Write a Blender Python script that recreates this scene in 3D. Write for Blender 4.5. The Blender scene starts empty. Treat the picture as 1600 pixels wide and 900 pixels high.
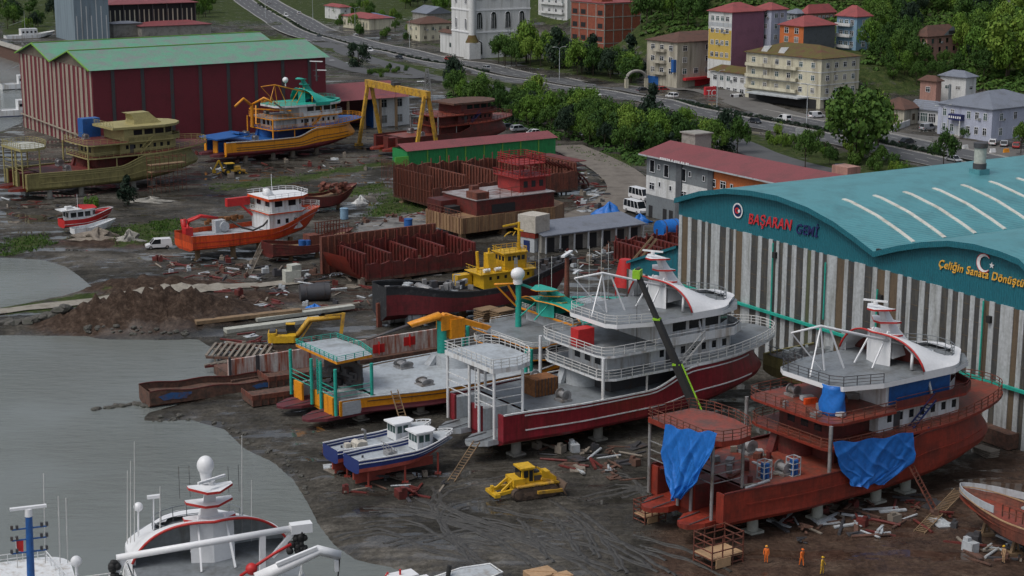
import bpy, bmesh, math, random
import numpy as np
from mathutils import Vector, Matrix
random.seed(7)
SC=bpy.context.scene
COL=SC.collection
R_=math.radians
# ---------------------------------------------------------------- camera model (photo pixels 1600x900)
F=2700.0; H=62.0; TH=math.atan(620/2700.0)
CT,ST=math.cos(TH),math.sin(TH)
def ray(x,y):
    a=(x-800)/F; b=(y-450)/F
    return (a,CT-b*ST,-ST-b*CT)
def P(x,y,z=0.0):
    d=ray(x,y); t=(z-H)/d[2]; return Vector((d[0]*t,d[1]*t,z))
def PD(x,y,s):
    d=ray(x,y); t=F/s; return Vector((d[0]*t,d[1]*t,H+d[2]*t))
def proj(X,Y,Z):
    Z-=H; dz=Y*CT-Z*ST; up=Y*ST+Z*CT
    return (800+F*X/dz,450-F*up/dz,F/dz)
class Fr:
    def __init__(s,o,az):
        s.o=Vector(o); a=R_(az); s.az=az; s.c=(math.sin(a),math.cos(a)); s.n=(-s.c[1],s.c[0])
    def w(s,x,y,z=0): return Vector((s.o[0]+s.c[0]*x+s.n[0]*y,s.o[1]+s.c[1]*x+s.n[1]*y,z))
    def l(s,p):
        x=p[0]-s.o[0]; y=p[1]-s.o[1]
        return Vector((x*s.c[0]+y*s.c[1],x*s.n[0]+y*s.n[1],p[2]))
    def z(s,x,y,z): return s.l(P(x,y,z))
    def y(s,x,y,yy):
        d=ray(x,y); dn=d[0]*s.n[0]+d[1]*s.n[1]; on=s.o[0]*s.n[0]+s.o[1]*s.n[1]; t=(yy+on)/dn
        return s.l((d[0]*t,d[1]*t,H+d[2]*t))
    def x(s,x,y,xx):
        d=ray(x,y); dn=d[0]*s.c[0]+d[1]*s.c[1]; on=s.o[0]*s.c[0]+s.o[1]*s.c[1]; t=(xx+on)/dn
        return s.l((d[0]*t,d[1]*t,H+d[2]*t))
    def alongx(s,px,y=0,z=0):      # x where the line (.,y,z) meets pixel column px
        q=s.w(0,y,z); k=(px-800)/F
        return (k*(q[1]*CT-(z-H)*ST)-q[0])/(s.c[0]-k*s.c[1]*CT)
    def alongy(s,px,x=0,z=0):
        q=s.w(x,0,z); k=(px-800)/F
        return (k*(q[1]*CT-(z-H)*ST)-q[0])/(s.n[0]-k*s.n[1]*CT)
    @property
    def rz(s): return R_(90-s.az)
def hz(p,ypx):                      # height above p whose projection falls on row ypx
    lo,hi=-20.,90.
    for _ in range(40):
        m=(lo+hi)/2
        if proj(p[0],p[1],p[2]+m)[1]>ypx: lo=m
        else: hi=m
    return lo
def mk(q,z,az,dx,dy):
    p=P(q[0],q[1],z); f=Fr((p[0],p[1],0),az); o=f.w(-dx,-dy,0); return Fr(o,az)
# ---------------------------------------------------------------- materials
MATS={}
def M(name,rgb=None,rough=0.6,metal=0.0,dirt=None,damt=0.5,scale=0.6,streak=False,fine=0.12,bump=0.0,wave=None,spec=0.5,plates=0):
    if name in MATS: return MATS[name]
    m=bpy.data.materials.new(name); m.use_nodes=True; nt=m.node_tree; N=nt.nodes; L=nt.links
    b=N['Principled BSDF']; b.inputs['Roughness'].default_value=rough; b.inputs['Metallic'].default_value=metal
    b.inputs['Specular IOR Level'].default_value=spec
    tc=N.new('ShaderNodeTexCoord'); mp=N.new('ShaderNodeMapping'); L.new(tc.outputs['Object'],mp.inputs[0])
    n2=N.new('ShaderNodeTexNoise'); n2.inputs['Scale'].default_value=3.1; n2.inputs['Detail'].default_value=3
    L.new(tc.outputs['Object'],n2.inputs['Vector'])
    mr=N.new('ShaderNodeMapRange'); mr.inputs[1].default_value=.3; mr.inputs[2].default_value=.7
    mr.inputs[3].default_value=1-fine; mr.inputs[4].default_value=1+fine; L.new(n2.outputs[0],mr.inputs[0])
    hs=N.new('ShaderNodeHueSaturation'); L.new(mr.outputs[0],hs.inputs['Value'])
    if dirt:
        n1=N.new('ShaderNodeTexNoise'); n1.inputs['Scale'].default_value=scale; n1.inputs['Detail'].default_value=6; n1.inputs['Roughness'].default_value=.65
        if streak: mp.inputs['Scale'].default_value=(1.6,1.6,.16)
        L.new(mp.outputs[0],n1.inputs['Vector'])
        r=N.new('ShaderNodeMapRange'); r.inputs[1].default_value=.62-.3*damt; r.inputs[2].default_value=.80-.2*damt; L.new(n1.outputs[0],r.inputs[0])
        mx=N.new('ShaderNodeMix'); mx.data_type='RGBA'; L.new(r.outputs[0],mx.inputs[0])
        mx.inputs[6].default_value=(*rgb,1); mx.inputs[7].default_value=(*dirt,1)
        L.new(mx.outputs[2],hs.inputs['Color'])
    else: hs.inputs['Color'].default_value=(*rgb,1)
    if plates:
        m2=N.new('ShaderNodeMapping'); m2.inputs['Rotation'].default_value=(R_(-90),0,0); L.new(tc.outputs['Object'],m2.inputs[0])
        bk=N.new('ShaderNodeTexBrick'); bk.inputs['Scale'].default_value=1.; bk.inputs['Brick Width'].default_value=3.4; bk.inputs['Row Height'].default_value=plates; bk.inputs['Mortar Size'].default_value=.018; bk.inputs['Mortar Smooth'].default_value=.6
        bk.inputs['Color1'].default_value=(1,1,1,1); bk.inputs['Color2'].default_value=(.84,.83,.82,1); bk.inputs['Mortar'].default_value=(.5,.45,.42,1); L.new(m2.outputs[0],bk.inputs['Vector'])
        n4=N.new('ShaderNodeTexNoise'); n4.inputs['Scale'].default_value=1.3; n4.inputs['Detail'].default_value=8; n4.inputs['Roughness'].default_value=.75; m4=N.new('ShaderNodeMapping'); m4.inputs['Scale'].default_value=(2.2,2.2,.25); L.new(tc.outputs['Object'],m4.inputs[0]); L.new(m4.outputs[0],n4.inputs['Vector'])
        r4=N.new('ShaderNodeMapRange'); r4.inputs[1].default_value=.35; r4.inputs[2].default_value=.72; r4.inputs[3].default_value=1.12; r4.inputs[4].default_value=.62; L.new(n4.outputs[0],r4.inputs[0])
        mm_=N.new('ShaderNodeMix'); mm_.data_type='RGBA'; mm_.blend_type='MULTIPLY'; mm_.inputs[0].default_value=.8; L.new(hs.outputs[0],mm_.inputs[6]); L.new(bk.outputs[0],mm_.inputs[7])
        h4=N.new('ShaderNodeHueSaturation'); L.new(r4.outputs[0],h4.inputs['Value']); L.new(mm_.outputs[2],h4.inputs['Color']); hs=h4
    L.new(hs.outputs[0],b.inputs['Base Color'])
    if wave:
        w=N.new('ShaderNodeTexWave'); w.inputs['Scale'].default_value=wave[1]; w.bands_direction=wave[0]
        L.new(tc.outputs['Object'],w.inputs['Vector'])
        bp=N.new('ShaderNodeBump'); bp.inputs['Strength'].default_value=.6; bp.inputs['Distance'].default_value=.12
        L.new(w.outputs[1],bp.inputs['Height']); L.new(bp.outputs[0],b.inputs['Normal'])
    elif bump:
        bp=N.new('ShaderNodeBump'); bp.inputs['Strength'].default_value=bump; bp.inputs['Distance'].default_value=.1
        L.new(n2.outputs[0],bp.inputs['Height']); L.new(bp.outputs[0],b.inputs['Normal'])
    MATS[name]=m; return m
RUST=(.10,.035,.018); GRIME=(.10,.09,.075)
def setup_mats():
    M('white_paint',(.68,.70,.71),.45,dirt=(.40,.36,.31),damt=.45,scale=.8,streak=True,fine=.07)
    M('clean_white',(.76,.77,.78),.4,fine=.04)
    M('rail_white',(.62,.62,.60),.5,fine=.05)
    M('deck_grey',(.19,.21,.225),.5,dirt=(.11,.115,.115),damt=.5,scale=.5)
    M('wall_grey',(.42,.45,.47),.5,dirt=(.25,.23,.20),damt=.35,scale=.6,streak=True)
    M('pale_deck',(.40,.44,.47),.45,dirt=(.25,.265,.27),damt=.5,scale=.5)
    M('hull_red',(.25,.017,.028),.42,dirt=(.14,.02,.02),damt=.5,scale=.7,streak=True,plates=1.7)
    M('hull_boot',(.50,.42,.32),.6,dirt=(.25,.10,.05),damt=.6,scale=.5,streak=True)
    M('primer_red',(.27,.034,.018),.5,dirt=(.15,.028,.018),damt=.55,scale=.5,fine=.12,plates=1.5)
    M('primer_deck',(.25,.05,.03),.45,dirt=(.12,.055,.04),damt=.7,scale=.8,fine=.2)
    M('primer_dark',(.15,.024,.02),.6,dirt=(.075,.028,.02),damt=.6,scale=.7,fine=.2,plates=1.6)
    M('rusty',(.17,.05,.03),.8,dirt=(.065,.03,.022),damt=.65,scale=1.1,streak=True,fine=.25)
    M('rust_brown',(.13,.065,.045),.85,dirt=(.055,.038,.03),damt=.65,scale=1.3,fine=.25)
    M('maroon_low',(.12,.022,.03),.6,dirt=(.075,.02,.022),damt=.5,scale=.7)
    M('amber',(.72,.275,.012),.45,dirt=(.45,.16,.015),damt=.35,scale=.9,streak=True)
    M('orange_hull',(.74,.085,.012),.5,dirt=(.38,.05,.012),damt=.5,scale=.7,streak=True,plates=1.2)
    M('olive',(.26,.23,.085),.6,dirt=(.17,.145,.055),damt=.55,scale=.6,plates=1.6)
    M('olive_pale',(.33,.29,.12),.6,dirt=(.24,.2,.09),damt=.4,scale=.5)
    M('teal_paint',(.02,.36,.28),.5,dirt=(.02,.24,.19),damt=.3)
    M('blue_paint',(.015,.10,.33),.5,dirt=(.02,.06,.18),damt=.4)
    M('navy',(.012,.026,.11),.45,dirt=(.012,.02,.07),damt=.4)
    M('tarp_blue',(.012,.15,.52),.5,dirt=(.01,.115,.42),damt=.4,bump=.2)
    M('black_hull',(.022,.024,.028),.6,dirt=(.10,.10,.10),damt=.3,scale=1.4)
    M('tug_red',(.17,.02,.026),.6,dirt=(.09,.02,.02),damt=.5,plates=1.3)
    M('yellow_paint',(.60,.36,.015),.5,dirt=(.42,.24,.02),damt=.35,scale=.9)
    M('yellow_dirty',(.52,.30,.03),.6,dirt=(.20,.12,.05),damt=.5,scale=1.0)
    M('red_bright',(.50,.02,.02),.5,dirt=(.33,.02,.02),damt=.3)
    M('red_trim',(.45,.025,.02),.5)
    M('glass',(.012,.016,.02),.12,fine=.02)
    M('glass_green',(.05,.09,.085),.15,fine=.05)
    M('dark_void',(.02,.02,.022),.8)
    M('black_rubber',(.018,.018,.018),.7)
    M('steel',(.30,.30,.30),.5,metal=.3,dirt=(.16,.12,.09),damt=.4)
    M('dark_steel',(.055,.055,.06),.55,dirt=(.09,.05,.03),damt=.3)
    M('concrete',(.30,.29,.26),.85,dirt=(.17,.16,.14),damt=.5,scale=.5)
    M('concrete_pale',(.42,.43,.38),.85,dirt=(.27,.27,.23),damt=.5,scale=.5)
    M('wood',(.24,.16,.09),.8,dirt=(.13,.09,.055),damt=.5)
    M('wood_grey',(.22,.19,.155),.85,dirt=(.12,.10,.08),damt=.5)
    M('net_brown',(.24,.10,.035),.95,dirt=(.12,.05,.02),damt=.6,scale=2.0)
    M('beige_box',(.47,.44,.38),.7,dirt=(.33,.30,.25),damt=.4)
    M('tan_box',(.42,.27,.15),.75,dirt=(.3,.19,.1),damt=.4)
    M('lime',(.28,.55,.03),.45)
    M('hivis',(.75,.16,.02),.7); M('hivis_yellow',(.62,.36,.03),.7); M('skin',(.42,.24,.16),.6); M('hardhat',(.7,.32,.04),.4); M('hair',(.02,.015,.012),.8)
    M('car_white',(.70,.71,.72),.25,fine=.02); M('car_dark',(.03,.035,.045),.25,fine=.02); M('car_silver',(.36,.38,.40),.3,fine=.02); M('car_red',(.4,.03,.03),.3,fine=.02); M('car_blue',(.03,.06,.16),.3,fine=.02)
    M('tail_red',(.35,.01,.01),.3); M('lamp_glass',(.7,.7,.66),.15)
setup_mats()
# ---------------------------------------------------------------- mesh builder
class MB:
    def __init__(s): s.v=[]; s.f=[]; s.m=[]; s.sm=[]
    def add(s,vs,fs,m=0,smooth=False):
        o=len(s.v); s.v.extend([tuple(v) for v in vs])
        for f in fs: s.f.append([i+o for i in f]); s.m.append(m); s.sm.append(smooth)
    def box(s,x0,x1,y0,y1,z0,z1,m=0):
        s.add([(x0,y0,z0),(x1,y0,z0),(x1,y1,z0),(x0,y1,z0),(x0,y0,z1),(x1,y0,z1),(x1,y1,z1),(x0,y1,z1)],
              [(3,2,1,0),(4,5,6,7),(0,1,5,4),(1,2,6,5),(2,3,7,6),(3,0,4,7)],m)
    def obox(s,c,size,rz=0,m=0,ry=0,rx=0):
        mt=Matrix.Translation(c)@Matrix.Rotation(rz,4,'Z')@Matrix.Rotation(ry,4,'Y')@Matrix.Rotation(rx,4,'X')
        a,b,d=[q/2 for q in size]
        vs=[mt@Vector(p) for p in [(-a,-b,-d),(a,-b,-d),(a,b,-d),(-a,b,-d),(-a,-b,d),(a,-b,d),(a,b,d),(-a,b,d)]]
        s.add(vs,[(3,2,1,0),(4,5,6,7),(0,1,5,4),(1,2,6,5),(2,3,7,6),(3,0,4,7)],m)
    def beam(s,p,q,w=.1,h=None,m=0):
        p=Vector(p); q=Vector(q); d=q-p; l=d.length
        if l<1e-5: return
        h=h or w; d.normalize(); u=Vector((0,0,1)) if abs(d.z)<.95 else Vector((1,0,0))
        a=d.cross(u).normalized()*w/2; b=a.cross(d).normalized()*h/2
        vs=[p-a-b,p+a-b,p+a+b,p-a+b,q-a-b,q+a-b,q+a+b,q-a+b]
        s.add(vs,[(0,1,2,3),(7,6,5,4),(4,5,1,0),(5,6,2,1),(6,7,3,2),(7,4,0,3)],m)
    def cyl(s,p,q,r0,r1=None,n=10,m=0,cap=True,smooth=True):
        p=Vector(p); q=Vector(q); r1=r0 if r1 is None else r1; d=(q-p)
        if d.length<1e-6: return
        d.normalize(); u=Vector((0,0,1)) if abs(d.z)<.95 else Vector((1,0,0)); a=d.cross(u).normalized(); b=a.cross(d)
        vs=[]
        for (c,r) in ((p,r0),(q,r1)):
            for i in range(n):
                t=2*math.pi*i/n; vs.append(c+a*(r*math.cos(t))+b*(r*math.sin(t)))
        s.add(vs,[(i,i+n,(i+1)%n+n,(i+1)%n) for i in range(n)],m,smooth)
        if cap: s.add(vs,[tuple(range(n)),tuple(reversed(range(n,2*n)))],m)
    def tube(s,pts,r=.05,n=5,m=0,closed=False):
        pts=[Vector(p) for p in pts]; k=len(pts); rings=[]
        for i,p in enumerate(pts):
            if closed: d=pts[(i+1)%k]-pts[i-1]
            else: d=pts[min(i+1,k-1)]-pts[max(i-1,0)]
            if d.length<1e-6: d=Vector((1,0,0))
            d.normalize(); u=Vector((0,0,1)) if abs(d.z)<.95 else Vector((1,0,0)); a=d.cross(u).normalized(); b=a.cross(d)
            rr=r[i] if isinstance(r,(list,tuple)) else r
            rings.append([p+a*(rr*math.cos(2*math.pi*j/n))+b*(rr*math.sin(2*math.pi*j/n)) for j in range(n)])
        s.loft(rings,m,ring=True,closed=closed,cap=not closed)
    def loft(s,secs,m=0,ring=False,closed=False,cap=False,smooth=True,mats=None):
        n=len(secs[0]); vs=[p for c in secs for p in c]; fs=[]
        K=len(secs); o=len(s.v); s.v.extend([tuple(v) for v in vs])
        for i in range(K if closed else K-1):
            i2=(i+1)%K
            for j in range(n if ring else n-1):
                j2=(j+1)%n
                s.f.append([o+i*n+j,o+i*n+j2,o+i2*n+j2,o+i2*n+j]); s.m.append(mats[j] if mats else m); s.sm.append(smooth)
        if cap:
            s.f.append([o+j for j in reversed(range(n))]); s.m.append(m); s.sm.append(False)
            s.f.append([o+(K-1)*n+j for j in range(n)]); s.m.append(m); s.sm.append(False)
    def prism(s,poly,z0,z1,m=0,mt=None):
        n=len(poly); area=sum(poly[i][0]*poly[(i+1)%n][1]-poly[(i+1)%n][0]*poly[i][1] for i in range(n))
        if area<0: poly=poly[::-1]
        f0=(lambda p:z0) if not callable(z0) else z0; f1=(lambda p:z1) if not callable(z1) else z1
        vs=[(p[0],p[1],f0(p)) for p in poly]+[(p[0],p[1],f1(p)) for p in poly]
        s.add(vs,[tuple(reversed(range(n)))]+[(i,(i+1)%n,(i+1)%n+n,i+n) for i in range(n)],m)
        s.add(vs,[tuple(range(n,2*n))],m if mt is None else mt)
    def wall(s,path,z0,z1,t=.08,m=0,closed=False):
        pts=list(path); k=len(pts)
        for i in range(k if closed else k-1):
            p=pts[i]; q=pts[(i+1)%k]
            g0=z0(p) if callable(z0) else z0; g1=z0(q) if callable(z0) else z0
            h0=z1(p) if callable(z1) else z1; h1=z1(q) if callable(z1) else z1
            d=Vector((q[0]-p[0],q[1]-p[1],0))
            if d.length<1e-4: continue
            d.normalize(); n_=Vector((-d.y,d.x,0))*t/2
            vs=[(p[0]-n_.x,p[1]-n_.y,g0),(q[0]-n_.x,q[1]-n_.y,g1),(q[0]+n_.x,q[1]+n_.y,g1),(p[0]+n_.x,p[1]+n_.y,g0),
                (p[0]-n_.x,p[1]-n_.y,h0),(q[0]-n_.x,q[1]-n_.y,h1),(q[0]+n_.x,q[1]+n_.y,h1),(p[0]+n_.x,p[1]+n_.y,h0)]
            s.add(vs,[(3,2,1,0),(4,5,6,7),(0,1,5,4),(1,2,6,5),(2,3,7,6),(3,0,4,7)],m)
    def sphere(s,c,r,m=0,n=12,k=8,sz=1.0):
        secs=[]
        for i in range(k+1):
            ph=-math.pi/2+math.pi*i/k
            secs.append([(c[0]+r*math.cos(ph)*math.cos(2*math.pi*j/n),c[1]+r*math.cos(ph)*math.sin(2*math.pi*j/n),c[2]+r*sz*math.sin(ph)) for j in range(n)])
        s.loft(secs,m,ring=True)
    def quad(s,a,b,c,d,m=0): s.add([a,b,c,d],[(0,1,2,3)],m)
    def rail(s,path,z=0.,h=1.0,sp=1.5,nr=3,r=.035,m=0,closed=False):
        pts=[Vector((p[0],p[1],(p[2] if len(p)>2 else z))) for p in path]
        if closed: pts.append(pts[0])
        for k in range(1,nr+1):
            hh=h*k/nr
            for i in range(len(pts)-1):
                s.beam(pts[i]+Vector((0,0,hh)),pts[i+1]+Vector((0,0,hh)),2*r if k==nr else 1.5*r,m=m)
        acc=0.; s.beam(pts[0],pts[0]+Vector((0,0,h)),2*r,m=m)
        for i in range(len(pts)-1):
            d=pts[i+1]-pts[i]; l=d.length; t=sp-acc
            while t<=l:
                p=pts[i]+d*(t/l); s.beam(p,p+Vector((0,0,h)),2*r,m=m); t+=sp
            acc=(acc+l)%sp
    def build(s,name,mats,parent=None,loc=None,rz=0.):
        me=bpy.data.meshes.new(name); me.from_pydata(s.v,[],s.f)
        if not isinstance(mats,(list,tuple)): mats=[mats]
        for mm in mats: me.materials.append(MATS[mm] if isinstance(mm,str) else mm)
        me.polygons.foreach_set('material_index',s.m); me.polygons.foreach_set('use_smooth',s.sm); me.update()
        o=bpy.data.objects.new(name,me); COL.objects.link(o)
        if parent is not None: o.parent=parent
        if loc is not None: o.location=loc
        o.rotation_euler=(0,0,rz); return o
def thing(name,label,cat,loc=(0,0,0),rz=0.,group=None):
    o=bpy.data.objects.new(name,None); COL.objects.link(o); o.location=loc; o.rotation_euler=(0,0,rz); o.empty_display_size=.5
    return tag(o,label,cat,group)
def tag(o,label,cat,group=None):
    o['label']=label; o['category']=cat
    if group: o['group']=group
    return o
def kind(o,k): o['kind']=k; return o
def dup(root,loc=None,rz=None,label=None,group=None,scale=None):
    r=root.copy(); COL.objects.link(r)
    if loc is not None: r.location=loc
    if rz is not None: r.rotation_euler=(0,0,rz)
    if scale is not None: r.scale=scale if isinstance(scale,(tuple,list)) else (scale,)*3
    if label: r['label']=label
    if group: r['group']=group
    for ch in list(root.children):
        c=ch.copy(); COL.objects.link(c); c.parent=r
        for g in list(ch.children):
            d=g.copy(); COL.objects.link(d); d.parent=c
    return r
def child_copy(o,parent,loc,rz=0.,scale=None):
    c=o.copy(); COL.objects.link(c); c.parent=parent; c.location=loc; c.rotation_euler=(0,0,rz)
    if scale: c.scale=scale
    return c
def text_mesh(name,body,size,depth,mat,parent=None,loc=(0,0,0),rot=(0,0,0),shear=0.,align='LEFT',space=1.0,offset=0.):
    cu=bpy.data.curves.new(name,'FONT'); cu.body=body; cu.size=size; cu.extrude=depth; cu.shear=shear; cu.align_x=align; cu.space_character=space; cu.offset=offset
    t=bpy.data.objects.new(name+'_c',cu); COL.objects.link(t)
    dg=bpy.context.evaluated_depsgraph_get(); me=bpy.data.meshes.new_from_object(t.evaluated_get(dg))
    bpy.data.objects.remove(t); me.materials.clear(); me.materials.append(MATS[mat])
    o=bpy.data.objects.new(name,me); COL.objects.link(o); o.parent=parent; o.location=loc; o.rotation_euler=rot
    return o
def sup(n,x0,x1,hw,p=2.5):          # rounded outline helper: superellipse points
    return [(x0+(x1-x0)/2*(1+abs(math.cos(t))**(2/p)*(1 if math.cos(t)>=0 else -1)),hw*abs(math.sin(t))**(2/p)*(1 if math.sin(t)>=0 else -1)) for t in [2*math.pi*i/n for i in range(n)]]
def lerp(a,b,t): return a+(b-a)*t
def sstep(t): t=max(0.,min(1.,t)); return t*t*(3-2*t)
# ================================================================ SETTING
# --- camera, light, world
cam=bpy.data.cameras.new('camera'); co=bpy.data.objects.new('camera',cam); COL.objects.link(co)
co.location=(0,0,H); co.rotation_euler=(math.pi/2-TH,0,0); cam.sensor_width=36; cam.lens=F/1600*36; cam.clip_start=1; cam.clip_end=12000
SC.camera=co
w=bpy.data.worlds.new('World'); SC.world=w; w.use_nodes=True
nt=w.node_tree; bg=nt.nodes['Background']
sky=nt.nodes.new('ShaderNodeTexSky'); sky.sky_type='NISHITA'; sky.sun_disc=False; sky.sun_elevation=R_(58); sky.sun_rotation=R_(235)
sky.dust_density=4.0; sky.air_density=1.0; sky.ozone_density=1.0
hsv=nt.nodes.new('ShaderNodeHueSaturation'); hsv.inputs['Saturation'].default_value=.55
nt.links.new(sky.outputs[0],hsv.inputs['Color']); nt.links.new(hsv.outputs[0],bg.inputs[0]); bg.inputs[1].default_value=.115
sl=bpy.data.lights.new('sun','SUN'); so=bpy.data.objects.new('sun',sl); COL.objects.link(so)
sl.energy=1.0; sl.angle=R_(22); sl.color=(1,.985,.96)
az_s=R_(235); el=R_(58)
sd=Vector((math.sin(az_s)*math.cos(el),math.cos(az_s)*math.cos(el),math.sin(el)))
so.rotation_euler=sd.to_track_quat('Z','Y').to_euler(); so.location=(0,0,150)
SC.view_settings.view_transform='Standard'; SC.view_settings.look='None'; SC.view_settings.exposure=.08; SC.view_settings.gamma=1
SC.render.engine='CYCLES'; SC.cycles.max_bounces=5; SC.cycles.diffuse_bounces=2; SC.cycles.glossy_bounces=2; SC.cycles.use_denoising=True
# --- height control points : px,py,px-per-metre (hill), rest flat
def flat(L): return [P(*q).xy for q in L]
HILL=[(1336,78,5.0),(1254,70,5.05),(1446,97,5.0),(1141,92,4.95),(1280,20,4.6),(1500,60,4.7),(1600,60,4.85),(1200,20,4.55),(1050,20,4.2),(1400,50,4.75),(1540,30,4.5),(1120,-10,4.1),(1000,-15,3.6),(1300,-30,4.1),(1500,-40,4.1),(1600,-30,4.2),(900,-30,3.2),(1505,153,5.3),(1590,110,5.1)]
HP=[PD(*q) for q in HILL]
FLATPX=[(700,92),(800,118),(900,135),(1000,152),(1100,172),(1200,195),(1300,212),(1450,245),(1600,262),(1600,225),(1240,170),(1100,140),(1000,120),(930,90),(850,60),(760,90),(640,70),(560,40),(500,20),(430,10),(300,20),(100,20),(1165,152),(1440,195),(1080,135),(1120,142),(1140,147),(1190,162),(1060,140)]
CP=[(p.x,p.y,p.z) for p in HP]+[(*P(*q).xy,0.0) for q in FLATPX]
for a in range(-500,1000,150): CP.append((a,380,0.)); CP.append((a*1.4,2200,190.)); CP.append((a*1.2,1500,70+.06*a if a>0 else 45.))
for a in (-400,-300,-200,-120): CP.append((a,760,0.)); CP.append((a,600,0.))
CPA=np.array(CP)
def hill(X,Y):
    X=np.asarray(X,float); Y=np.asarray(Y,float)
    d2=(X[...,None]-CPA[:,0])**2+((Y[...,None]-CPA[:,1])*.8)**2+30.
    wgt=d2**-1.6; z=(wgt*CPA[:,2]).sum(-1)/wgt.sum(-1)
    t=np.clip((Y-(470+np.clip(-X,0,400)*.6))/60.,0,1); return z*t*t*(3-2*t)
def inpoly(X,Y,poly):
    r=np.zeros(X.shape,bool); n=len(poly)
    for i in range(n):
        x0,y0=poly[i]; x1,y1=poly[(i+1)%n]
        c=((y0>Y)!=(y1>Y))&(X<(x1-x0)*(Y-y0)/((y1-y0) or 1e-9)+x0); r^=c
    return r
def pdist(X,Y,poly,closed=True):
    d=np.full(X.shape,1e9); n=len(poly)
    for i in range(n if closed else n-1):
        x0,y0=poly[i]; x1,y1=poly[(i+1)%n]; dx,dy=x1-x0,y1-y0; l=dx*dx+dy*dy or 1e-9
        t=np.clip(((X-x0)*dx+(Y-y0)*dy)/l,0,1); d=np.minimum(d,np.hypot(X-x0-t*dx,Y-y0-t*dy))
    return d
BAY=[(-700,519),(0,519),(60,518),(110,518),(180,524),(250,526),(310,524),(335,540),(345,562),(385,580),(372,597),(300,622),(235,640),(225,652),(300,650),(355,665),(385,695),(430,715),(462,742),(482,775),(500,812),(525,845),(560,868),(620,880),(660,893),(680,915),(700,960),(720,1100),(-700,1100)]
POND=[(-500,396),(0,398),(70,402),(105,412),(128,428),(146,443),(120,455),(60,466),(0,478),(-500,520)]
FARW=[(-900,60),(-100,62),(20,66),(38,80),(40,130),(36,190),(-30,215),(-900,260)]
BAYW=flat(BAY); PONDW=flat(POND); FARWW=flat(FARW)
BAYW=[Vector(p) for p in BAYW]
GRASS=[[(330,288),(450,273),(640,246),(640,254),(450,289),(330,301)],[(400,312),(520,294),(600,284),(622,298),(520,314),(410,324)],[(235,345),(290,342),(300,360),(240,362)],[(0,372),(70,366),(90,382),(30,396),(0,398)],[(150,355),(260,345),(290,380),(180,390)],
 [(600,300),(700,310),(680,335),(560,340)],[(870,225),(930,235),(1010,245),(1010,262),(960,262),(900,240)],[(0,474),(60,466),(120,458),(180,454),(170,470),(90,488),(0,496)],
 [(430,50),(480,68),(560,85),(640,100),(760,122),(900,150),(1100,195),(1300,232),(1450,262),(1600,290),(1600,310),(1250,265),(1100,225),(900,190),(720,165),(690,155),(690,132),(620,118),(520,88),(430,62)],
 [(1190,196),(1300,219),(1600,282),(1600,268),(1300,209),(1190,187)],[(360,40),(420,75),(520,110),(560,110),(480,70),(400,48)],
 [(0,60),(90,50),(90,20),(0,20)],[(300,55),(330,0),(290,0),(290,50)],[(560,38),(700,80),(830,110),(1000,140),(1000,120),(830,95),(640,60)]]
GRW=[flat(g) for g in GRASS]
RUSTZ=[[(1050,790),(1160,770),(1600,700),(1700,760),(1700,950),(1000,950),(1010,860)]]
RUW=[flat(g) for g in RUSTZ]
TOWN=[flat([(700,90),(900,128),(1200,185),(1600,262),(1650,200),(1400,120),(1000,90),(800,60)])]
MOUND=[((225,505),11,6.5,3.3),((150,508),9,5,2.2),((300,500),9,5,2.4),((345,490),9,5,1.6),((200,452),14,5,1.3),((270,448),9,4,1.0),((395,468),9,5,1.0),((160,380),8,4,.8),((205,385),6,3,.7)]
def zfield(X,Y):
    z=hill(X,Y)
    rng=np.sin(X*.31+1.7*np.sin(Y*.17))*np.cos(Y*.27+X*.06)*.10+np.sin(X*.9+Y*.55)*np.sin(Y*.8-X*.3)*.045
    z=z+rng*np.clip((1500-Y)/1200,0,1)
    for (q,rx,ry,h) in MOUND:
        c=P(*q); e=((X-c.x)/rx)**2+((Y-c.y)/ry)**2
        z=z+h*np.exp(-e*1.6)*(1+.22*np.sin(X*1.9+Y)*np.cos(Y*1.7-X*.6)+.12*np.sin(X*4.3)*np.cos(Y*4.7+X))
    for poly,dp in ((BAYW,1.8),(PONDW,1.4),(FARWW,2.)):
        i=inpoly(X,Y,poly); d=pdist(X,Y,poly)
        d=d*(1+.25*np.sin(X*.7+Y*.4)); sg=np.where(i,-d,d)
        k=np.clip((sg+.2)/3.2,-1,1)
        z=np.where(sg<3.0,np.where(sg<-.2,-.42+np.maximum(-dp,(sg+.2)*.16),-.42+(z+.42)*np.clip((sg+.2)/3.2,0,1)**.7),z)
    return z
def zat(x,y): return float(zfield(np.array([x]),np.array([y]))[0])
rows=[]; y=40.
while y<7000: rows.append(y); y*=1.0085 if y<560 else (1.014 if y<1200 else 1.05)
rows=[-2500.,-600.,-80.]+rows
us=np.concatenate([np.linspace(-8,-.62,22)[:-1],np.linspace(-.62,.62,330),np.linspace(.62,8,22)[1:]])
YY=np.repeat(np.array(rows)[:,None],len(us),1); WW=np.maximum(YY,60.)*.62/.62
XX=us[None,:]*np.where(YY<60,60,YY)*.66
ZZ=zfield(XX,YY)
nr,nc=XX.shape
me=bpy.data.meshes.new('ground')
me.from_pydata(np.stack([XX,YY,ZZ],-1).reshape(-1,3).tolist(),[],[(i*nc+j,i*nc+j+1,(i+1)*nc+j+1,(i+1)*nc+j) for i in range(nr-1) for j in range(nc-1)])
g=np.zeros(XX.shape); 
for p in GRW: 
    i=inpoly(XX,YY,p); d=pdist(XX,YY,p); g=np.maximum(g,np.clip(.5+np.where(i,d,-d)/5.,0,1))
g=np.maximum(g,np.clip((hill(XX,YY)-1.5)/3.,0,1)); g=np.maximum(g,np.clip((YY-760)/100,0,1))
ru=np.zeros(XX.shape)
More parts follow.
